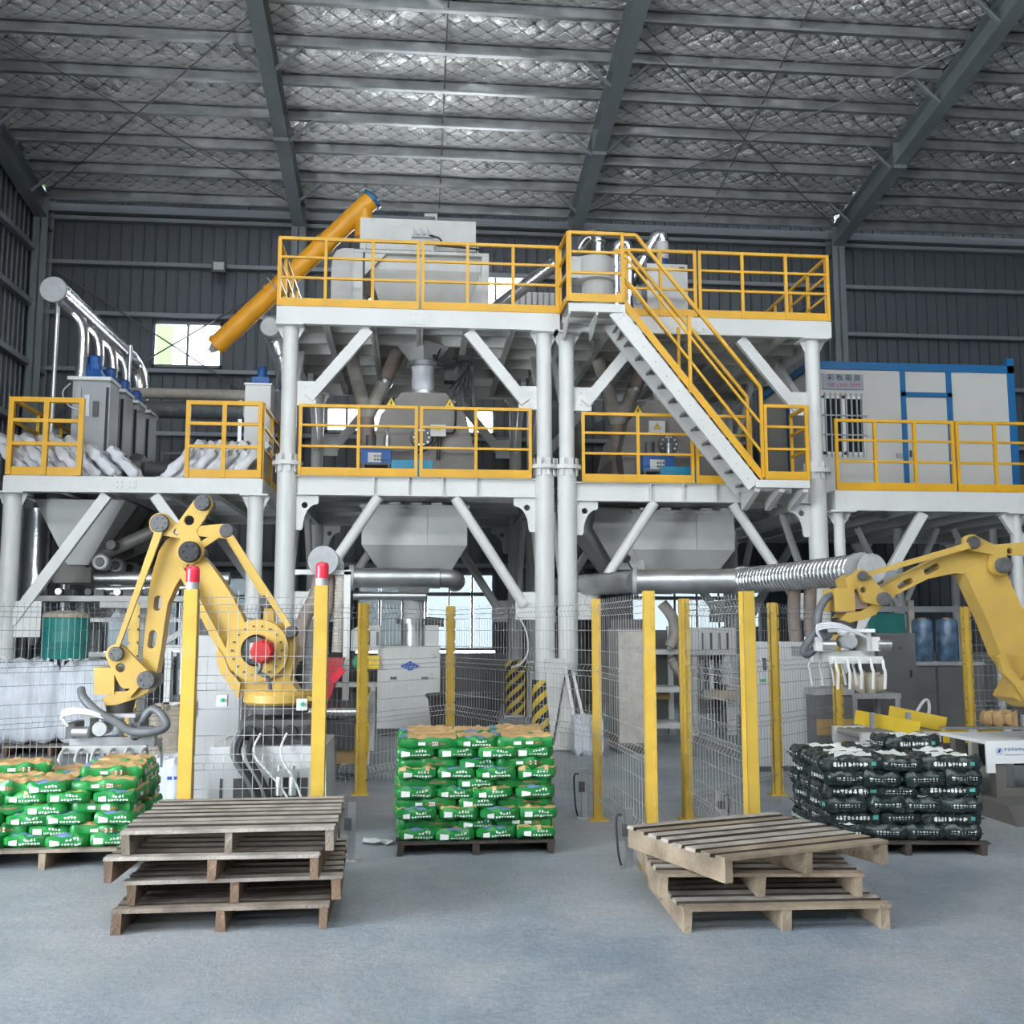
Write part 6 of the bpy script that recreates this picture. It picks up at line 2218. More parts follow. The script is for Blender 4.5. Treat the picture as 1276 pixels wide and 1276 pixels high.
def make_black_bag(seed):
    r = bpy.data.objects.new('adhesive_bag', None)
    COL.objects.link(r)
    L_, W_, H_ = BL * 1.06, BW * 1.04, 0.114
    m = pillow(L_, W_, H_, seed + 50, lump=0.009)
    for i, f_ in enumerate(m.f):      # pale label patch printed on the upper face
        c = sum((m.v[k] for k in f_), Vector()) / len(f_)
        if c.z > H_ * 0.34 and -L_ * 0.24 < c.x < L_ * 0.34 and abs(c.y) < W_ * 0.32:
            m.m[i] = 1
    m.build('sack', ('bag_black', 'bag_print'), r, smooth=True)
    rng = random.Random(seed)
    # white lettering on all four sides
    p_ = MB()
    t_ = MB()
    for s in (-1, 1):
        g_ = MB()
        glyphs(g_, -0.14, -0.017, 0.26, 0.032, 9, 0, rng)
        for v in g_.v:
            q_ = m.surf((v.x if s < 0 else -v.x) / (L_ / 2), s, v.z / (H_ / 2))
            v.x, v.y, v.z = q_.x, q_.y + s * 0.003, q_.z
        p_.add(g_.v, g_.f)
        g_ = MB()
        glyphs(g_, -0.10, -0.015, 0.20, 0.028, 8, 0, rng)
        for v in g_.v:
            q_ = m.surf(s, (v.x if s > 0 else -v.x) / (W_ / 2), v.z / (H_ / 2))
            v.x, v.y, v.z = q_.x + s * 0.003, q_.y, q_.z
        p_.add(g_.v, g_.f)
        q = [m.surf((a if s < 0 else -a) / (L_ / 2), s, b_) for a, b_ in ((0.135, -0.2), (0.18, -0.2), (0.18, 0.35), (0.135, 0.35))]
        t_.add([v + V(0, s * 0.003, 0) for v in q], [(0, 1, 2, 3)])
    p_.build('lettering', 'bag_print', r, kind='stuff')
    t_.build('teal_mark', 'teal_print', r, kind='stuff')
    # crimped film ends
    for s in (-1, 1):
        e_ = MB()
        e_.box((s * (L_ / 2 + 0.006), 0, 0), (0.03, W_ * 0.86, 0.006))
        e_.build('seam', 'bag_black', r)
    return r


BLACK = [make_black_bag(s) for s in range(4)]
pile_pallet(3.58, 7.76, -0.10, 'dark wooden pallet under the pile of black bags', 23, 0.72)
bag_pile(3.58, 7.76, -0.10, 6, PAL_H * 0.72 - 0.004, 'the black pile', 'black bags in the right pile', BLACK, 'glossy black bag', 15, first_even=True, lift=0.096, bh=0.114, hide_inner=False)
put_bag(BLACK, 1, (3.86, 7.94, PAL_H * 0.72 + 0.096 * 6 + 0.052), 0.1, 0, 'loose black bag lying crosswise on top of the black pile', 'black bags in the right pile')

# ================================================================ BATCHING EQUIPMENT ON THE LEFT PLATFORM
hx = at(67, 361, 15.1).x
hz_ = at(67, 361, 15.1).z
hd = thing('header_duct', 'silver header duct with round end above the row of feeders on the left platform', 'duct', (hx, 17, LZ))
m = MB()
ribbed(m, (hx, 15.12, hz_), (hx, 19.0, hz_ + 0.02), 0.175, 20, 0.13, 0.012)
m.build('pipe', 'duct_silver', hd, smooth=True)
MB().lathe((hx, 15.07, hz_), [(0.185, 0), (0.195, 0.015), (0.19, 0.05)], 26, 'Y').build('end_cap', 'cap_grey', hd, smooth=True)
MB().tube(smooth_path([V(hx, 19.0, hz_), V(hx + 0.02, 19.3, hz_ - 0.03), V(hx + 0.1, 19.45, hz_ - 0.3), V(hx + 0.15, 19.45, hz_ - 0.9)], 5), 0.175, 16).build('rear_bend', 'duct_silver', hd, smooth=True)
for y in (15.35, 16.1, 17.6):
    MB().cyl((hx - 0.02 + (y - 15.35) * 0.2, y, LZ), (hx - 0.02 + (y - 15.35) * 0.2, y, hz_ - 0.12), 0.032, n=10).build('support_pipe', 'zinc', hd, smooth=True)
FX = at(108, 470, 15.9).x
for k in range(4):
    y = 15.9 + 0.78 * k
    zt_ = at(108, 478, 15.9).z
    pos = ('nearest', 'second', 'third', 'rearmost')[k]
    f_ = thing('powder_feeder', 'pale upright powder feeder with blue motor on the left platform, %s of four' % pos, 'feeder', (FX + 0.1, y, LZ), 'powder feeders on the left platform')
    MB().bb((FX - 0.13, y - 0.2, LZ + 0.3), (FX + 0.42, y + 0.25, zt_)).build('casing', 'feeder_grey', f_)
    MB().frus((FX + 0.0, FX + 0.3, y - 0.12, y + 0.15, LZ), (FX - 0.13, FX + 0.42, y - 0.2, y + 0.25, LZ + 0.3)).build('foot_cone', 'feeder_grey', f_)
    MB().bb((FX - 0.2, y - 0.26, zt_), (FX + 0.44, y + 0.28, zt_ + 0.05)).build('top_flange', 'white', f_)
    m = MB().frus((FX - 0.06, FX + 0.3, y - 0.14, y + 0.18, zt_ + 0.05), (FX + 0.0, FX + 0.22, y - 0.08, y + 0.12, zt_ + 0.2))
    m.build('gearbox', 'motor_blue', f_)
    m = MB().lathe((FX + 0.11, y + 0.02, zt_ + 0.2), [(0.09, 0), (0.10, 0.02), (0.10, 0.2), (0.07, 0.24)], 14)
    for q in range(8):
        g = 2 * pi * q / 8
        m.box((FX + 0.11 + 0.105 * cos(g), y + 0.02 + 0.105 * sin(g), zt_ + 0.11 + 0.1), (0.02, 0.02, 0.16))
    m.build('motor', 'motor_blue', f_, smooth=False)
    MB().tube(smooth_path([V(hx, y - 0.15, hz_ - 0.1), V(hx + 0.15, y - 0.1, hz_ - 0.25), V(hx + 0.22, y - 0.1, hz_ - 0.5), V(hx + 0.22, y - 0.1, zt_ + 0.1), V(FX - 0.05, y - 0.05, zt_ - 0.05)], 5), 0.085, 12).build('branch_pipe', 'duct_silver', f_, smooth=True)
    MB().tube(smooth_path([V(FX - 0.16, y - 0.22, zt_ - 0.05), V(FX - 0.26, y - 0.24, zt_ - 0.2), V(FX - 0.16, y - 0.24, zt_ - 0.4), V(FX + 0.1, y - 0.22, zt_ - 0.5)], 5), 0.012, 6).build('hose', 'bag_white', f_, smooth=True)
    for q in range(3):
        MB().bb((FX - 0.08 + q * 0.13, y - 0.225, zt_ - 0.55), (FX + 0.0 + q * 0.13, y - 0.2, zt_ - 0.12 - 0.1 * q)).build('control_valve', ('cap_grey', 'bag_white', 'machine_dark')[q], f_)
    MB().bb((FX + 0.36, y - 0.21, LZ + 0.5), (FX + 0.4, y - 0.2, zt_ - 0.1)).build('cable_strip', 'rubber', f_)

# rear pipe and dark drive unit behind them
pz = at(230, 491, 19.0).z
rp = thing('transfer_pipe', 'grey transfer pipe running level behind the feeders to the elevator', 'pipe', (-3.5, 19.0, pz - 0.1))
MB().cyl((at(160, 491, 19.0).x, 19.0, pz), (at(305, 491, 19.0).x, 19.0, pz), 0.10, n=16).build('pipe', 'hose_pale', rp, smooth=True)
MB().cyl((at(180, 508, 19.0).x, 19.0, pz - 0.3), (at(305, 508, 19.0).x, 19.0, pz - 0.3), 0.16, n=16).build('lower_pipe', 'hose_grey', rp, smooth=True)
for px in (165, 300):
    x = at(px, 491, 19.0).x
    MB().bb((x - 0.03, 18.97, LZ), (x + 0.03, 19.03, pz)).build('stand', 'zinc', rp)
q = at(205, 572, 16.6)
du = thing('blower', 'dark blower drum on a white frame between the two sack stacks', 'blower', (q.x, 16.7, LZ))
MB().lathe((q.x - 0.55, 16.7, LZ + 0.36), [(0.10, 0), (0.24, 0.02), (0.28, 0.1), (0.24, 0.22), (0.15, 0.26), (0.15, 0.9), (0.10, 0.92)], 20, 'X').build('drum', 'machine_dark', du, smooth=True)
MB().bb((q.x - 0.1, 16.5, LZ), (q.x + 0.35, 16.95, LZ + 0.24)).build('frame', 'white', du)
MB().bb((q.x - 0.45, 16.55, LZ), (q.x - 0.35, 16.9, LZ + 0.2)).build('foot', 'machine_dark', du)
gr = thing('guard_rail', 'dark guard rail along the rear of the left platform', 'railing', (-4.0, 18.9, LZ))
MB().bb((-4.6, 18.88, LZ + 1.0), (-2.4, 18.92, LZ + 1.04)).build('rail', 'trim_alu', gr)
for k in range(6):
    MB().bb((-4.6 + k * 0.43, 18.88, LZ), (-4.57 + k * 0.43, 18.92, LZ + 1.0)).build('post', 'trim_alu', gr)

# bucket elevator casing with motor
q = at(321, 520, 15.9)
zt_ = at(321, 480, 15.9).z
el = thing('elevator', 'white elevator casing with blue motor on top at the right end of the left platform', 'elevator', (q.x, 16.1, LZ))
MB().bb((q.x - 0.2, 15.9, LZ), (q.x + 0.19, 16.35, zt_)).build('casing', 'white', el)
MB().bb((q.x - 0.22, 15.87, zt_), (q.x + 0.21, 16.38, zt_ + 0.03)).build('top_plate', 'white', el)
MB().bb((q.x - 0.12, 16.0, zt_ + 0.03), (q.x + 0.14, 16.25, zt_ + 0.16)).build('gearbox', 'motor_blue', el)
MB().lathe((q.x + 0.02, 16.12, zt_ + 0.16), [(0.07, 0), (0.08, 0.02), (0.08, 0.14), (0.06, 0.18)], 14).build('motor', 'motor_blue', el, smooth=True)
q = at(337, 408, 16.2)
eb = thing('flexible_elbow', 'corrugated silver elbow with round end beside the left tower column', 'duct', (q.x, 16.2, 5.2))
MB().lathe((q.x, 16.15, q.z), [(0.15, 0), (0.16, 0.02), (0.16, 0.1)], 20, 'Y').build('end_disc', 'cap_grey', eb, smooth=True)
pts = smooth_path([V(q.x, 16.2, q.z), V(q.x + 0.02, 16.4, q.z - 0.05), V(q.x + 0.12, 16.45, q.z - 0.35), V(q.x + 0.22, 16.4, q.z - 0.75), V(q.x + 0.22, 16.4, q.z - 1.6)], 8)
MB().tube(pts, [0.14 + 0.012 * (i % 2) for i in range(len(pts))], 16).build('bend', 'duct_silver', eb, smooth=True)

# sacks leaning on each other behind the rails
def make_sack(seed, mark):
    r = bpy.data.objects.new('paper_sack', None)
    COL.objects.link(r)
    m = pillow(0.62, 0.36, 0.14, seed + 90, lump=0.012)
    m.build('sack', 'bag_white', r, smooth=True)
    e_ = MB().box((0.31, 0, 0), (0.06, 0.30, 0.012))
    e_.build('seam', 'bag_white', r)
    rng = random.Random(seed)
    p_ = MB()
    glyphs(p_, -0.10, -0.06, 0.2, 0.05, 4, 0, rng, 2)
    for v in p_.v:
        q_ = m.surf(v.x / 0.31, v.z / 0.18, 1)
        v.x, v.y, v.z = q_.x, q_.y, q_.z + 0.004
    p_.build('printing', mark, r, kind='stuff')
    return r


SACK = [make_sack(0, 'logo_blue'), make_sack(1, 'hazard_black')]
SACKO = [make_sack(2, 'bag_red'), make_sack(3, 'bag_tan')]
nm = ('first', 'second', 'third', 'fourth', 'fifth', 'sixth', 'seventh', 'eighth')
for k in range(6):
    x = at(20 + k * 17, 570, 15.35).x
    for lvl in range(2):
        put_bag(SACK, k + lvl, (x + 0.05 - lvl * 0.12, 15.25 + (k % 2) * 0.14 + lvl * 0.1, LZ + 0.24 + lvl * 0.18), 0, 0,
                'white paper sack leaning behind the left rail box, %s %s from the left' % ('lower row,' if lvl == 0 else 'upper row,', nm[k]), 'sacks behind the left rail box', 'sack', flat=radians(48))
for k in range(2):
    x = at(128 + k * 24, 580, 15.3).x
    put_bag(SACK, k, (x, 15.3 + 0.15 * k, LZ + 0.27), 0, 0, 'white sack leaning on the open platform edge, %s of two' % ('left one', 'right one')[k], 'sacks on the open platform edge', 'sack', flat=radians(46))
for k in range(7):
    x = at(234 + k * 13.5, 575, 15.35).x
    for lvl in range(2):
        put_bag(SACKO, k + lvl, (x - lvl * 0.0 + (0.12 if lvl else 0) - 0.1, 15.25 + (k % 2) * 0.1 + lvl * 0.14, LZ + 0.20 + lvl * 0.16), 0, 0,
                'white sack with reddish print behind the right rail box, %s %s from the left' % ('lower row,' if lvl == 0 else 'upper row,', nm[k]), 'sacks behind the right rail box', 'sack', flat=radians(-48))

# ================================================================ UNDER THE LEFT PLATFORM
dx = at(46, 700, 17.0).x
vd = thing('drop_duct', 'silver vertical duct under the left end of the left platform', 'duct', (dx, 17.0, 1.4))
m = MB()
ribbed(m, (dx, 17.0, 1.75), (dx, 17.0, LZ - 0.25), 0.22, 18, 0.16, 0.012)
m.build('pipe', 'duct_silver', vd, smooth=True)
MB().lathe((dx, 17.0, 1.35), [(0.06, 0), (0.22, 0.4)], 18).build('cone', 'duct_silver', vd, smooth=True)
MB().cyl((dx + 0.45, 17.0, 1.0), (dx + 0.45, 17.0, LZ - 0.25), 0.07, n=12).build('thin_pipe', 'zinc', vd, smooth=True)
for k in range(4):
    y = 15.9 + 0.78 * k
    zt_ = LZ - 0.26
    c = thing('cone_bin', 'grey cone bin hanging under the left platform, %s of four' % ('nearest', 'second', 'third', 'rearmost')[k], 'hopper', (FX + 0.1, y, 2.4), 'cone bins under the left platform')
    MB().frus((FX - 0.1, FX + 0.2, y - 0.15, y + 0.15, zt_ - 0.95), (FX - 0.55, FX + 0.75, y - 0.34, y + 0.34, zt_)).build('cone', 'mixer_grey' if k else 'white_machine', c)
    a = V(FX + 0.1, y, zt_ - 0.95)
    b_ = V(FX + 1.25, y, zt_ - 0.35)
    MB().cyl(a + V(0, 0, 0.05), b_, 0.10, n=14).build('feed_screw', 'mixer_grey', c, smooth=True)
    MB().lathe((FX + 0.42, y - 0.34, zt_ - 0.92), [(0.10, 0), (0.12, 0.02), (0.12, 0.2), (0.1, 0.25)], 16, 'Y').build('motor', 'cap_grey', c, smooth=True)
    MB().lathe((FX + 0.42, y - 0.36, zt_ - 0.92), [(0.06, 0), (0.07, 0.02)], 12, 'Y').build('fan_cover', 'machine_dark', c, smooth=True)
    MB().lathe((FX + 0.55, y - 0.3, zt_ - 0.66), [(0.07, 0), (0.08, 0.02), (0.08, 0.22)], 14, 'Y').build('gear_unit', 'machine_dark', c, smooth=True)
wt = thing('weigh_trough', 'long grey weighing trough with valves under the left platform', 'conveyor', (FX + 0.7, 16.6, 2.2))
MB().bb((FX - 0.35, 15.9, 2.3), (FX + 0.2, 16.5, 2.62)).build('hopper_box', 'mixer_grey', wt)
MB().cyl((FX - 0.3, 16.1, 2.38), (FX + 2.2, 16.1, 2.38), 0.1, n=16).build('screw_tube', 'zinc_dull', wt, smooth=True)
MB().cyl((FX + 0.3, 15.85, 2.20), (FX + 2.0, 15.85, 2.24), 0.05, n=12).build('air_pipe', 'zinc', wt, smooth=True)
MB().bb((FX - 0.7, 15.7, 2.02), (FX + 1.9, 16.4, 2.10)).build('tray', 'white_machine', wt)
MB().bb((FX + 0.4, 15.72, 1.92), (FX + 1.3, 16.2, 2.02)).build('lower_tray', 'white_machine', wt)
for k in range(5):
    x = FX - 0.2 + k * 0.42
    MB().lathe((x, 15.72, 2.16), [(0.05, 0), (0.06, 0.02), (0.05, 0.22)], 10, 'Y').build('valve', 'machine_dark' if k % 2 else 'zinc', wt, smooth=True)
    MB().bb((x + 0.08, 15.74, 2.1), (x + 0.22, 15.9, 2.2)).build('valve_block', 'machine_dark', wt)
st = thing('stand_frame', 'white steel stand frame under the weighing trough', 'frame', (FX + 0.7, 16.2, 0), 'white stand frames')
for x in (FX + 0.0, FX + 0.95, FX + 1.55, FX + 2.1):
    MB().bb((x - 0.06, 16.1, 0), (x + 0.06, 16.22, 2.02)).build('leg', 'white', st)
for z in (1.72, 1.2):
    MB().bb((FX - 0.05, 16.1, z), (FX + 2.15, 16.2, z + 0.07)).build('rail', 'white', st)
MB().bar((FX + 0.95, 16.15, 1.2), (FX + 0.55, 16.15, 2.0), 0.08, 0.1).build('brace', 'white', st)
MB().bar((FX + 1.1, 16.15, 1.3), (FX + 2.05, 16.15, 1.95), 0.08, 0.08).build('brace', 'white', st)
# more machinery behind the left robot: packer with valves on a white table
q = at(300, 800, 14.2)
pk = thing('filling_head', 'dark filling head on a white table behind the left robot arm', 'machine', (q.x, 14.3, 0))
MB().bb((q.x - 0.95, 14.0, 1.32), (q.x + 0.35, 14.6, 1.40)).build('table_top', 'white', pk)
for x in (q.x - 0.9, q.x - 0.3, q.x + 0.3):
    MB().bb((x - 0.04, 14.0, 0), (x + 0.04, 14.1, 1.32)).build('leg', 'white', pk)
MB().bb((q.x - 0.95, 14.0, 0.6), (q.x + 0.35, 14.08, 0.66)).build('rail', 'white', pk)
for k in range(4):
    x = q.x - 0.75 + k * 0.28
    MB().cyl((x, 14.25, 0.75), (x, 14.25, 1.3), 0.09, n=14).build('cylinder', ('zinc', 'machine_dark', 'bag_white', 'machine_dark')[k], pk, smooth=True)
    MB().lathe((x, 14.2, 0.55), [(0.1, 0), (0.16, 0.1), (0.16, 0.2)], 14).build('pot', 'machine_dark', pk, smooth=True)
MB().bb((q.x - 0.6, 14.1, 1.4), (q.x - 0.1, 14.5, 1.75)).build('drive_box', 'machine_dark', pk)
MB().lathe((q.x + 0.05, 14.2, 1.65), [(0.1, 0), (0.12, 0.02), (0.12, 0.2)], 16, 'Y').build('motor', 'cap_grey', pk, smooth=True)

# green drum on bulk bags
by = 13.9
def bulk_bag(cx, cy, w_, h, z0, seed, label, cat='bulk bag'):
    t_ = thing('bulk_bag', label, cat, (cx, cy, z0), 'bulk bags')
    m = pillow(w_, w_ * 0.9, h, seed, 18, 16, 12, 0.02)
    m.v = [v + V(cx, cy, z0 + h / 2) for v in m.v]
    m.build('bag', 'bulk_white', t_, smooth=True)
    for sx in (-1, 1):
        MB().tube(smooth_path([V(cx + sx * w_ * 0.40, cy - w_ * 0.38, z0 + h * 0.75), V(cx + sx * w_ * 0.42, cy - w_ * 0.3, z0 + h + 0.02), V(cx + sx * w_ * 0.3, cy - w_ * 0.3, z0 + h + 0.0), V(cx + sx * w_ * 0.36, cy - w_ * 0.42, z0 + h * 0.6)], 4), 0.02, 6).build('strap', 'bag_white', t_, smooth=True)
    return t_


x1b, x2b = at(35, 870, by).x, at(98, 870, by).x
hb_ = at(70, 824, by).z - PAL_H
bulk_bag((x1b + x2b) / 2 - 0.42, by + 0.45, 0.86, hb_, PAL_H, 71, 'white bulk bag on a pallet under the left platform, left of a pair')
bulk_bag((x1b + x2b) / 2 + 0.38, by + 0.45, 0.82, hb_ - 0.02, PAL_H, 72, 'white bulk bag on a pallet under the left platform, beneath the green drum')
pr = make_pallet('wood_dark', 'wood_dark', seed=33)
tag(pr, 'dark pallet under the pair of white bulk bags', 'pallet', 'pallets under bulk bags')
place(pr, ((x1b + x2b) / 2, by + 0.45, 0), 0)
bulk_bag(x1b - 0.95, by - 0.2, 0.75, 0.8, 0.0, 73, 'slumped white bulk bag standing on the floor at the left edge')
q = at(77, 824, by + 0.35)
gd = thing('drum', 'dark green drum with pale cloth over its lid, standing on the bulk bag', 'drum', (q.x, by + 0.45, PAL_H + hb_))
zdr = at(77, 768, by + 0.35).z
z0_ = PAL_H + hb_ + 0.02
MB().lathe((q.x, by + 0.45, z0_), [(0.28, 0), (0.295, 0.02), (0.295, 0.2), (0.305, 0.22), (0.295, 0.24), (0.295, zdr - z0_ - 0.02), (0.28, zdr - z0_)], 24).build('body', 'drum_green', gd, smooth=True)
MB().lathe((q.x, by + 0.45, zdr - 0.02), [(0.31, 0), (0.29, 0.05), (0.18, 0.09), (0.05, 0.1)], 24).build('cloth_lid', 'sack_beige', gd, smooth=True)

# sack heap and white bag on the floor behind the left pile
q = flo(205, 968)
bh = bulk_bag(at(200, 925, 11.0).x + 0.1, 11.9, 0.8, 0.75, 0, 81, 'slack beige bulk sack behind the gripper of the left robot')
for ch in bh.children:
    ch.data.materials.clear()
    ch.data.materials.append(MATS['sack_beige'])
w_ = thing('white_sack', 'crumpled white sack lying on the floor behind the left beacon post', 'sack', (at(222, 950, 10.2).x, 10.2, 0))
m = pillow(0.5, 0.4, 0.42, 83, 14, 12, 8, 0.02)
m.v = [v + V(at(222, 950, 10.2).x, 10.2, 0.20) for v in m.v]
m.build('sack', 'bulk_white', w_, smooth=True)
MB().bb((at(222, 950, 10.2).x - 0.05, 10.2 - 0.205, 0.22), (at(222, 950, 10.2).x + 0.1, 10.2 - 0.195, 0.25)).build('lettering', 'logo_blue', w_)
q = at(270, 870, 9.9)
cb = thing('control_cabinet', 'pale blue grey cabinet standing behind the left robot', 'cabinet', (q.x, 10.1, 0))
MB().bb((q.x - 0.26, 9.95, 0.05), (q.x + 0.22, 10.4, 1.55)).build('body', 'cabinet_grey', cb)
MB().bb((q.x - 0.24, 9.94, 0.10), (q.x + 0.20, 9.95, 1.52)).build('door', 'cabinet_grey', cb)
MB().bb((q.x - 0.26, 9.95, 0.0), (q.x + 0.22, 10.4, 0.05)).build('plinth', 'machine_dark', cb)
MB().bb((q.x - 0.21, 9.92, 0.8), (q.x - 0.19, 9.94, 0.95)).build('handle', 'machine_dark', cb)

# belt conveyor between the left robot and the packing machine
cv = thing('bag_conveyor', 'dark bag conveyor with white side frame between left robot and packing machine', 'conveyor', (-0.75, 12.0, 0), 'bag conveyors')
for x in (-1.2, -0.55):
    MB().bb((x - 0.03, 11.2, 0.62), (x + 0.03, 14.2, 0.78)).build('side_frame', 'white_machine', cv)
    for y in (11.3, 12.7, 14.1):
        MB().bb((x - 0.03, y - 0.03, 0), (x + 0.03, y + 0.03, 0.62)).build('leg', 'white_machine', cv)
MB().bb((-1.16, 11.22, 0.70), (-0.59, 14.18, 0.76)).build('belt', 'rubber', cv)
MB().bb((-0.80, 11.15, 0.2), (-0.5, 11.7, 0.6)).build('drive_box', 'cardboard', cv)
MB().bb((-1.15, 11.12, 0.35), (-0.62, 11.4, 0.66)).build('motor_guard', 'machine_dark', cv)
MB().cyl((-1.15, 11.18, 0.73), (-0.6, 11.18, 0.73), 0.05, n=14).build('roller', 'zinc', cv, smooth=True)
MB().bb((-0.52, 11.3, 0.30), (-0.47, 11.36, 0.62)).build('yellow_arm', 'sign_yellow', cv)

# boards leaning on the middle column
q0 = at(703, 930, 13.6)
lp = thing('leaning_board', 'white board leaning against the middle tower column', 'board', (q0.x, 13.9, 0), 'leaning boards')
MB().bar((q0.x, 13.7, 0.02), (q0.x, 14.5, at(703, 822, 14.2).z), 0.30, 0.03, up=(0, -1, 0.5)).build('panel', 'white_machine', lp)
MB().bar((q0.x - 0.13, 13.72, 0.1), (q0.x + 0.10, 14.2, 0.95), 0.02, 0.02).build('rope', 'machine_dark', lp)
ls = thing('striped_barrier', 'black and white striped barrier plank leaning beside the white board', 'barrier', (q0.x + 0.3, 13.8, 0), 'leaning boards')
for k in range(4):
    a = V(q0.x + 0.22 + k * 0.075, 13.75, 0.02)
    b_ = V(q0.x + 0.12 + k * 0.055, 14.3, at(725, 832, 14.0).z - k * 0.04)
    MB().bar(a, b_, 0.04, 0.03, up=(0, -1, 0.5)).build('white_stripe' if k % 2 == 0 else 'black_stripe', 'white' if k % 2 == 0 else 'rubber', ls)
q = at(738, 905, 12.9)
wb = thing('white_sack', 'white sack slumped on the floor right of the leaning boards', 'sack', (q.x, 13.4, 0))
m = pillow(0.36, 0.4, 0.5, 85, 12, 12, 8, 0.02)
m.v = [v + V(q.x, 13.4, 0.24) for v in m.v]
m.build('sack', 'bulk_white', wb, smooth=True)
q = at(652, 800, 14.97)
lc = thing('cable_loop', 'thin white cable hanging in a loop beside the middle column', 'cable', (q.x, 14.97, 1.0))
MB().tube(smooth_path([at(644, 765, 14.97), at(655, 785, 14.97), at(658, 810, 14.97), at(650, 826, 14.97), at(637, 832, 14.97)], 6), 0.012, 6).build('cable', 'bag_white', lc, smooth=True)

# ================================================================ RIGHT CELL
# second packing machine and its neighbours under the right tower
q = at(888, 850, 15.6)
x0_, x1_ = at(858, 850, 15.6).x, at(918, 850, 15.6).x
z1_ = at(888, 782, 15.6).z
p2 = thing('packing_machine', 'beige packing machine with slotted hood under the right tower', 'machine', ((x0_ + x1_) / 2, 16.1, 0), 'packing machines')
MB().bb((x0_, 15.6, z1_ - 0.42), (x1_, 16.3, z1_)).build('hood', 'white_machine', p2)
for k in range(4):
    xx = x0_ + 0.22 + k * 0.13
    MB().bb((xx, 15.594, z1_ - 0.34), (xx + 0.035, 15.6, z1_ - 0.08)).build('vent_slot', 'machine_dark', p2)
MB().bb((x0_ + 0.02, 15.65, 0), (x0_ + 0.16, 16.3, z1_ - 0.42)).build('side_post', 'white_machine', p2)
MB().bb((x1_ - 0.14, 15.65, 0), (x1_, 16.3, z1_ - 0.42)).build('side_post', 'white_machine', p2)
MB().bb((x0_ + 0.16, 15.95, 0.3), (x1_ - 0.14, 16.25, z1_ - 0.42)).build('spout_housing', 'machine_dark', p2)
for k in range(3):
    x = x0_ + 0.26 + k * 0.16
    MB().cyl((x, 15.8, 0.55 + 0.1 * k), (x, 15.8, z1_ - 0.5), 0.04, n=10).build('filling_pipe', ('zinc', 'bag_white', 'zinc')[k], p2, smooth=True)
MB().lathe((x1_ - 0.12, 15.7, 0.72), [(0.05, 0), (0.10, 0.05), (0.11, 0.3), (0.06, 0.42), (0.06, 0.6)], 14).build('dosing_valve', 'bag_white', p2, smooth=True)
MB().bb((x0_ + 0.2, 15.5, 0.55), (x1_, 15.9, 0.68)).build('saddle', 'sack_beige', p2)
m = MB().cyl((at(920, 790, 16.2).x + 0.1, 16.4, 1.2), (at(920, 790, 16.2).x + 0.1, 16.4, z1_ + 0.02), 0.3, n=20)
m.build('filter_drum', 'machine_dark', p2, smooth=True)
x0_, x1_ = at(811, 840, 14.6).x, at(850, 840, 14.6).x
rk = thing('machine_rack', 'white steel rack with shelves and hose left of the beige packing machine', 'rack', ((x0_ + x1_) / 2, 15, 0))
for x in (x0_, x1_):
    for y in (14.6, 15.3):
        MB().bb((x - 0.04, y - 0.04, 0.05), (x + 0.04, y + 0.04, at(830, 780, 14.6).z)).build('upright', 'white', rk)
for py in (811, 858, 903):
    z = at(830, py, 14.6).z
    MB().bb((x0_, 14.56, z - 0.05), (x1_, 15.3, z + 0.02)).build('shelf', 'white', rk)
MB().bb((x0_, 15.28, 0.2), (x1_, 15.32, at(830, 785, 14.6).z)).build('back_sheet', 'cabinet_dark', rk)
MB().bb((x0_ + 0.06, 14.7, at(830, 872, 14.6).z), (x0_ + 0.3, 15.0, at(830, 864, 14.6).z)).build('small_carton', 'cardboard', rk)
MB().tube(smooth_path([at(825, 752, 14.5), at(838, 770, 14.5), at(840, 790, 14.5), at(834, 806, 14.5)], 5), 0.08, 12).build('hose', 'hose_pale', rk, smooth=True)
MB().tube(smooth_path([at(836, 820, 14.7), at(842, 832, 14.7), at(855, 846, 14.7)], 5), 0.07, 12).build('hose', 'hose_pale', rk, smooth=True)
x0_, x1_ = at(769, 840, 13.4).x, at(800, 840, 13.4).x
zt_ = at(785, 783, 13.4).z
bc = thing('electric_cabinet', 'beige electric cabinet behind the mesh at the left of the gate gap', 'cabinet', ((x0_ + x1_) / 2, 13.6, 0.0))
MB().bb((x0_, 13.4, 0.1), (x1_ + 0.1, 14.0, zt_)).build('body', 'mixer_grey', bc)
MB().bb((x0_, 13.4, 0), (x1_ + 0.1, 14.0, 0.1)).build('plinth', 'machine_dark', bc)
MB().bb((x0_ + 0.02, 13.39, 0.14), (x1_ + 0.08, 13.4, zt_ - 0.04)).build('door', 'hose_pale', bc)
MB().bb((x0_ + 0.02, 13.42, zt_), (x1_ + 0.05, 13.9, zt_ + 0.12)).build('cooling_unit', 'machine_dark', bc)
for k in range(3):
    MB().lathe((x0_ + 0.08 + 0.1 * k, 13.37, zt_ - 0.25), [(0.018, 0), (0.02, 0.02)], 10, 'Y').build('indicator', 'cap_grey', bc, smooth=True)

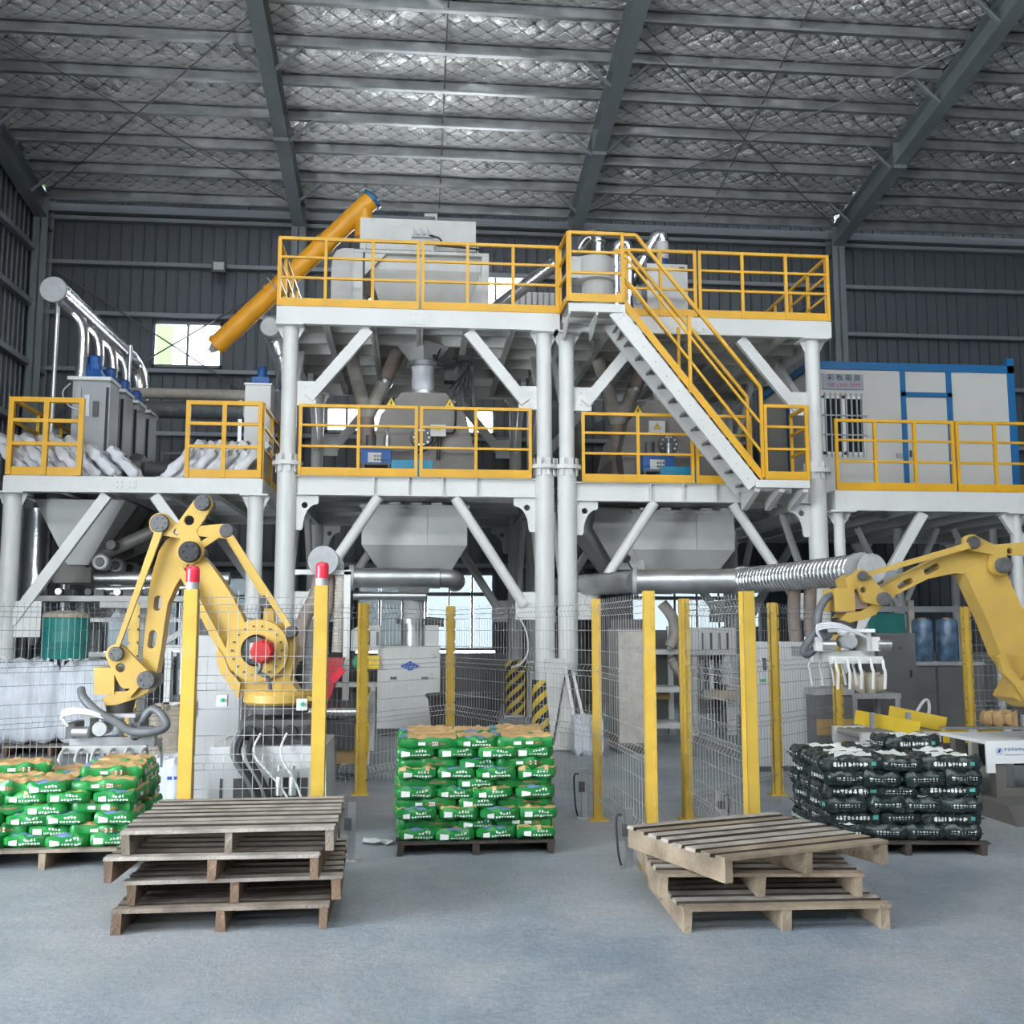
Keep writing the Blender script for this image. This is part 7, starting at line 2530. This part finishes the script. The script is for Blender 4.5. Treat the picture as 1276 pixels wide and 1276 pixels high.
x0_, x1_ = at(944, 880, 11.6).x, at(1022, 880, 11.6).x
zt_ = at(980, 800, 11.6).z
pc = thing('control_cabinet', 'tall pale control cabinet behind dark mesh beside the black bag pile', 'cabinet', ((x0_ + x1_) / 2, 11.9, 0))
MB().bb((x0_, 11.6, 0.06), (x1_, 12.2, zt_)).build('body', 'cabinet_grey', pc)
xm = x0_ + (x1_ - x0_) * 0.34
MB().bb((x0_ + 0.02, 11.59, 0.1), (xm - 0.005, 11.6, zt_ - 0.03)).build('door', 'cabinet_grey', pc)
MB().bb((xm + 0.005, 11.59, 0.1), (x1_ - 0.02, 11.6, zt_ - 0.03)).build('door', 'cabinet_grey', pc)
MB().bb((x0_, 11.6, 0), (x1_, 12.2, 0.06)).build('plinth', 'machine_dark', pc)
MB().bb((x0_ + 0.07, 11.575, zt_ - 0.32), (x0_ + 0.11, 11.59, zt_ - 0.18)).build('screen', 'machine_dark', pc)
MB().bb((x0_ + 0.03, 11.58, zt_ - 0.45), (x0_ + 0.10, 11.59, zt_ - 0.42)).build('green_label', 'fan_green', pc)
g_ = MB().bb((x1_ - 0.33, 11.578, zt_ - 0.16), (x1_ - 0.13, 11.59, zt_ - 0.04)).build('vent_grille', 'cap_grey', pc)
for k in range(5):
    MB().bb((x1_ - 0.32, 11.572, zt_ - 0.15 + k * 0.022), (x1_ - 0.14, 11.58, zt_ - 0.142 + k * 0.022)).build('slat', 'mixer_grey', g_)

q = at(1046, 900, 11.2)
dm = thing('bag_flattener', 'dusty dark machine with orange band behind the white gripper', 'machine', (q.x, 11.6, 0))
MB().bb((q.x - 0.22, 11.3, 0), (q.x + 0.2, 11.8, at(1046, 858, 11.3).z)).build('body', 'cabinet_dark', dm)
MB().bb((q.x - 0.225, 11.29, at(1046, 916, 11.3).z), (q.x + 0.205, 11.3, at(1046, 896, 11.3).z)).build('orange_band', 'cardboard', dm)
MB().bb((q.x - 0.24, 11.28, at(1046, 866, 11.3).z), (q.x + 0.22, 11.82, at(1046, 858, 11.3).z)).build('top_plate', 'cap_grey', dm)
q = at(1085, 853, 11.8)
gs = thing('grey_sack', 'grey dusty sack lying on a machine table behind the right gripper', 'sack', (q.x, 12.0, q.z - 0.1))
m = pillow(0.42, 0.4, 0.22, 88, 12, 12, 6, 0.02)
m.v = [v + V(q.x, 12.0, q.z) for v in m.v]
m.build('sack', 'sack_beige', gs, smooth=True)
tb = thing('machine_table', 'pale table frame holding the dusty sack behind the right gripper', 'table', (q.x, 12.0, 0))
MB().bb((q.x - 0.28, 11.7, q.z - 0.16), (q.x + 0.32, 12.3, q.z - 0.10)).build('top', 'cap_grey', tb)
for sx in (-0.24, 0.28):
    for y in (11.74, 12.26):
        MB().bb((q.x + sx - 0.03, y - 0.03, 0), (q.x + sx + 0.03, y + 0.03, q.z - 0.16)).build('leg', 'cap_grey', tb)
x0_, x1_ = at(1092, 830, 13.6).x, at(1142, 830, 13.6).x
zt_ = at(1115, 789, 13.6).z
dc = thing('electric_cabinet', 'dark grey electric cabinet behind the gripper of the right robot', 'cabinet', ((x0_ + x1_) / 2, 13.9, 0))
MB().bb((x0_, 13.6, 0), (x1_, 14.2, zt_)).build('body', 'cabinet_dark', dc)
MB().bb((x0_ + 0.02, 13.585, 0.1), (x1_ - 0.02, 13.6, zt_ - 0.02)).build('door', 'cabinet_dark', dc)
for k in range(3):
    MB().bb((x0_ + 0.06 + k * 0.13, 13.575, zt_ - 0.22), (x0_ + 0.12 + k * 0.13, 13.585, zt_ - 0.18)).build('meter', 'machine_dark', dc)
MB().bb((x1_ - 0.1, 13.57, zt_ - 0.6), (x1_ - 0.08, 13.585, zt_ - 0.5)).build('handle', 'rubber', dc)
for k, (pa, pb, lab) in enumerate(((1148, 1172, 'left'), (1178, 1204, 'right'))):
    xa, xb = at(pa, 800, 14.8).x, at(pb, 800, 14.8).x
    t_ = thing('film_roll', 'blue film wrapped roll standing on dark boxes behind the right robot, %s one' % lab, 'roll', ((xa + xb) / 2, 15, 1.0), 'film wrapped rolls')
    z0_, z1_ = 1.13, at(1170, 771, 14.8).z
    MB().lathe(((xa + xb) / 2, 15.05, z0_), [((xb - xa) / 2 * 0.95, 0), ((xb - xa) / 2, 0.03), ((xb - xa) / 2, z1_ - z0_ - 0.05), ((xb - xa) / 2 * 0.8, z1_ - z0_)], 18).build('roll', 'film_blue', t_, smooth=True)
    MB().lathe(((xa + xb) / 2, 15.05, z1_ - 0.01), [(0.06, 0), (0.06, 0.03)], 12).build('core', 'cardboard', t_, smooth=True)
xa, xb = at(1142, 850, 14.6).x, at(1225, 850, 14.6).x
db = thing('dark_bench', 'dark bench carrying the film wrapped rolls', 'bench', ((xa + xb) / 2, 15, 0))
MB().bb((xa, 14.6, 0.05), (xb, 15.5, 1.08)).build('body', 'cabinet_dark', db)
MB().bb((xa - 0.03, 14.57, 1.08), (xb + 0.03, 15.53, 1.13)).build('top', 'cap_grey', db)
MB().bb((xa + 0.3, 14.59, 0.1), (xa + 0.33, 14.6, 1.05)).build('panel_joint', 'machine_dark', db)
q = at(1190, 700, 16.5)
wn_ = thing('rear_window_screen', 'pale screen panel standing under the right platform', 'screen', (8.7, 16.9, 0))
MB().bb((8.35, 16.8, 0.0), (8.45, 16.9, 2.1)).build('post', 'hose_pale', wn_)
MB().bb((7.6, 16.82, 1.9), (9.4, 16.88, 2.0)).build('rail', 'zinc', wn_)
MB().bb((7.65, 16.84, 1.2), (8.3, 16.86, 1.88)).build('panel', 'drum_green', wn_)

# yellow roller conveyor with guide rails
ya = 9.9
A, B = at(1068, 893, 10.2), at(1146, 908, 9.4)
rc = thing('roller_conveyor', 'roller conveyor with yellow side guides leading to the right robot', 'conveyor', (at(1120, 940, 10).x, 9.8, 0), 'bag conveyors')
zr_ = 0.60
for (p, y0_, y1_, nm_) in (((1068, 893), 10.6, 10.3, 'front'), ((1110, 890), 11.2, 10.8, 'rear')):
    pass
xa, xb = at(1068, 900, 10.3).x, at(1178, 905, 10.1).x
MB().bar((xa, 10.35, at(1068, 893, 10.35).z), (at(1146, 905, 10.1).x, 10.1, at(1146, 908, 10.1).z), 0.03, 0.14).build('side_guide', 'sign_yellow', rc)
MB().bar((at(1108, 888, 10.9).x, 10.9, at(1108, 888, 10.9).z), (at(1179, 903, 10.5).x, 10.5, at(1179, 903, 10.5).z), 0.03, 0.15).build('side_guide', 'sign_yellow', rc)
for px in (1083, 1128):
    q = at(px, 897, 10.25)
    MB().bb((q.x - 0.02, 10.16, q.z - 0.08), (q.x + 0.02, 10.2, q.z + 0.08)).build('clamp', 'cap_grey', rc)
zf_ = at(1120, 925, 10.2).z
MB().bb((xa, 10.2, zf_ - 0.06), (xb + 0.1, 10.26, zf_ + 0.10)).build('side_frame', 'white', rc)
for k in range(10):
    x = at(1128, 920, 10.2).x + k * 0.048
    MB().bb((x, 10.19, zf_ - 0.02), (x + 0.02, 10.2, zf_ + 0.07)).build('slot', 'machine_dark', rc)
MB().bb((xa, 10.9, zf_ - 0.06), (xb + 0.1, 10.96, zf_ + 0.10)).build('side_frame', 'white', rc)
for k in range(9):
    x = xa + 0.06 + k * 0.1
    MB().cyl((x, 10.26, zf_ + 0.06), (x, 10.9, zf_ + 0.06), 0.035, n=10).build('roller', 'zinc', rc, smooth=True)
for x in (xa + 0.05, xb):
    for y in (10.23, 10.93):
        MB().bb((x - 0.04, y - 0.03, 0), (x + 0.04, y + 0.03, zf_ - 0.06)).build('leg', 'white', rc)
MB().bb((xa + 0.1, 10.22, 0.1), (xb - 0.05, 10.24, 0.16)).build('tie_bar', 'white', rc)
MB().bb((xa + 0.15, 10.35, 0.12), (xb - 0.1, 10.85, zf_ - 0.1)).build('drive_case', 'machine_dark', rc)
for k in range(3):
    MB().tube(smooth_path([V(xa + 0.2 + k * 0.25, 10.15, zf_ + 0.05), V(xa + 0.22 + k * 0.25, 10.1, zf_ - 0.1), V(xa + 0.35 + k * 0.25, 10.12, zf_ - 0.05)], 4), 0.015, 6).build('cable', 'rubber', rc, smooth=True)
# cross conveyor with yellow stop beam
q0, q1 = at(1178, 917, 9.9), at(1252, 917, 9.9)
xc = thing('cross_conveyor', 'short cross conveyor with ochre stop beam beside the white table', 'conveyor', ((q0.x + q1.x) / 2, 10, 0), 'bag conveyors')
MB().bb((q0.x, 9.9, q0.z - 0.07), (q1.x, 9.95, q0.z + 0.06)).build('stop_beam', 'sign_yellow', xc)
MB().bb((q0.x, 9.88, q0.z + 0.06), (q1.x + 0.6, 10.0, q0.z + 0.08)).build('top_rail', 'cap_grey', xc)
for x in (q0.x + 0.28, q1.x + 0.02, q1.x + 0.5):
    MB().bb((x - 0.035, 9.86, 0), (x + 0.035, 9.93, q0.z + 0.06)).build('leg', 'white', xc)
MB().bb((q0.x, 9.95, q0.z - 0.3), (q1.x + 0.5, 10.6, q0.z - 0.1)).build('belt_bed', 'machine_dark', xc)
q = at(1233, 900, 10.3)
bs = thing('beige_sack', 'folded beige sack lying on the cross conveyor at the right', 'sack', (q.x, 10.3, q0.z + 0.08))
m = pillow(0.32, 0.22, 0.13, 91, 12, 10, 5, 0.016)
m.v = [v + V(q.x, 10.12, q0.z + 0.145) for v in m.v]
m.build('sack', 'bag_tan', bs, smooth=True)
q = at(1150, 885, 10.75)
wl_ = thing('strap_loop', 'white webbing loop standing behind the yellow conveyor guides', 'strap', (q.x, 10.75, q.z - 0.15))
MB().tube(smooth_path([V(q.x - 0.13, 10.75, q.z - 0.16), V(q.x - 0.08, 10.73, q.z - 0.02), V(q.x + 0.02, 10.75, q.z + 0.1), V(q.x + 0.08, 10.77, q.z + 0.08), V(q.x + 0.06, 10.75, q.z - 0.05), V(q.x - 0.04, 10.73, q.z - 0.16)], 5), 0.018, 6).build('strap', 'bag_white', wl_, smooth=True)

# white table with faint blue logo at the right edge
TZ = at(1228, 923, 8.9).z
tx0 = at(1227, 930, 8.9).x
wt_ = thing('white_table', 'white steel table with faint blue logo at the right edge by the black bags', 'table', (tx0 + 0.5, 9.2, 0))
MB().bb((tx0, 8.9, TZ - 0.03), (tx0 + 1.3, 9.7, TZ)).build('top', 'render_white', wt_)
ap = MB().bb((tx0, 8.88, TZ - 0.20), (tx0 + 1.3, 8.9, TZ)).build('apron', 'render_white', wt_)
MB().bb((tx0, 8.88, TZ - 0.28), (tx0 + 0.08, 8.9, TZ - 0.2)).build('apron_corner', 'render_white', wt_)
for x in (tx0 + 0.14, tx0 + 1.2):
    for y in (8.95, 9.62):
        MB().bb((x - 0.05, y - 0.05, 0), (x + 0.05, y + 0.05, TZ - 0.03)).build('leg', 'mixer_grey', wt_)
MB().bb((tx0 + 0.1, 8.93, 0.12), (tx0 + 1.25, 8.97, 0.2)).build('stretcher', 'mixer_grey', wt_)
m = MB()
m.plate(circ(tx0 + 0.12, TZ - 0.09, 0.032, 20), 8.876, 8.88, [circ(tx0 + 0.12, TZ - 0.09, 0.026, 20)])
m.build('logo_ring', 'logo_pale', ap)
m = MB()
for k in range(3):
    m.bar((tx0 + 0.108 + 0.008 * k, 8.877, TZ - 0.105 + 0.002 * k), (tx0 + 0.118 + 0.01 * k, 8.877, TZ - 0.07 + 0.0 * k), 0.005, 0.004, up=(0, 1, 0))
m.build('logo_mark', 'logo_blue', ap, kind='stuff')
m = MB()
rg = random.Random(4)
glyphs(m, tx0 + 0.17, TZ - 0.09, 0.3, 0.03, 9, 8.877, rg)
glyphs(m, tx0 + 0.17, TZ - 0.13, 0.3, 0.014, 14, 8.877, rg)
m.build('logo_lettering', 'logo_pale', ap, kind='stuff')
# steel ramp plates on the floor by the table
rm = thing('floor_ramp', 'dark steel ramp plate on the floor below the white table', 'ramp', (tx0 + 0.3, 8.5, 0))
MB().frus((tx0 - 0.15, tx0 + 1.4, 8.2, 9.1, 0), (tx0 - 0.05, tx0 + 1.4, 8.5, 9.05, 0.12)).build('plate', 'cabinet_dark', rm)
# crumpled paper on the floor left of the green pile
q = flo(470, 1052)
pp = thing('paper_scrap', 'crumpled pale paper scrap on the floor left of the middle pile', 'paper', (q.x, q.y, 0))
vs, fs = [], []
rg = random.Random(2)
for i in range(6):
    for j in range(5):
        vs.append((q.x - 0.11 + i * 0.045, q.y - 0.08 + j * 0.045, 0.006 + rg.uniform(0, 0.03)))
for i in range(5):
    for j in range(4):
        a = i * 5 + j
        fs.append((a, a + 5, a + 6, a + 1))
MB().add(vs, fs).build('sheet', 'bag_white', pp)
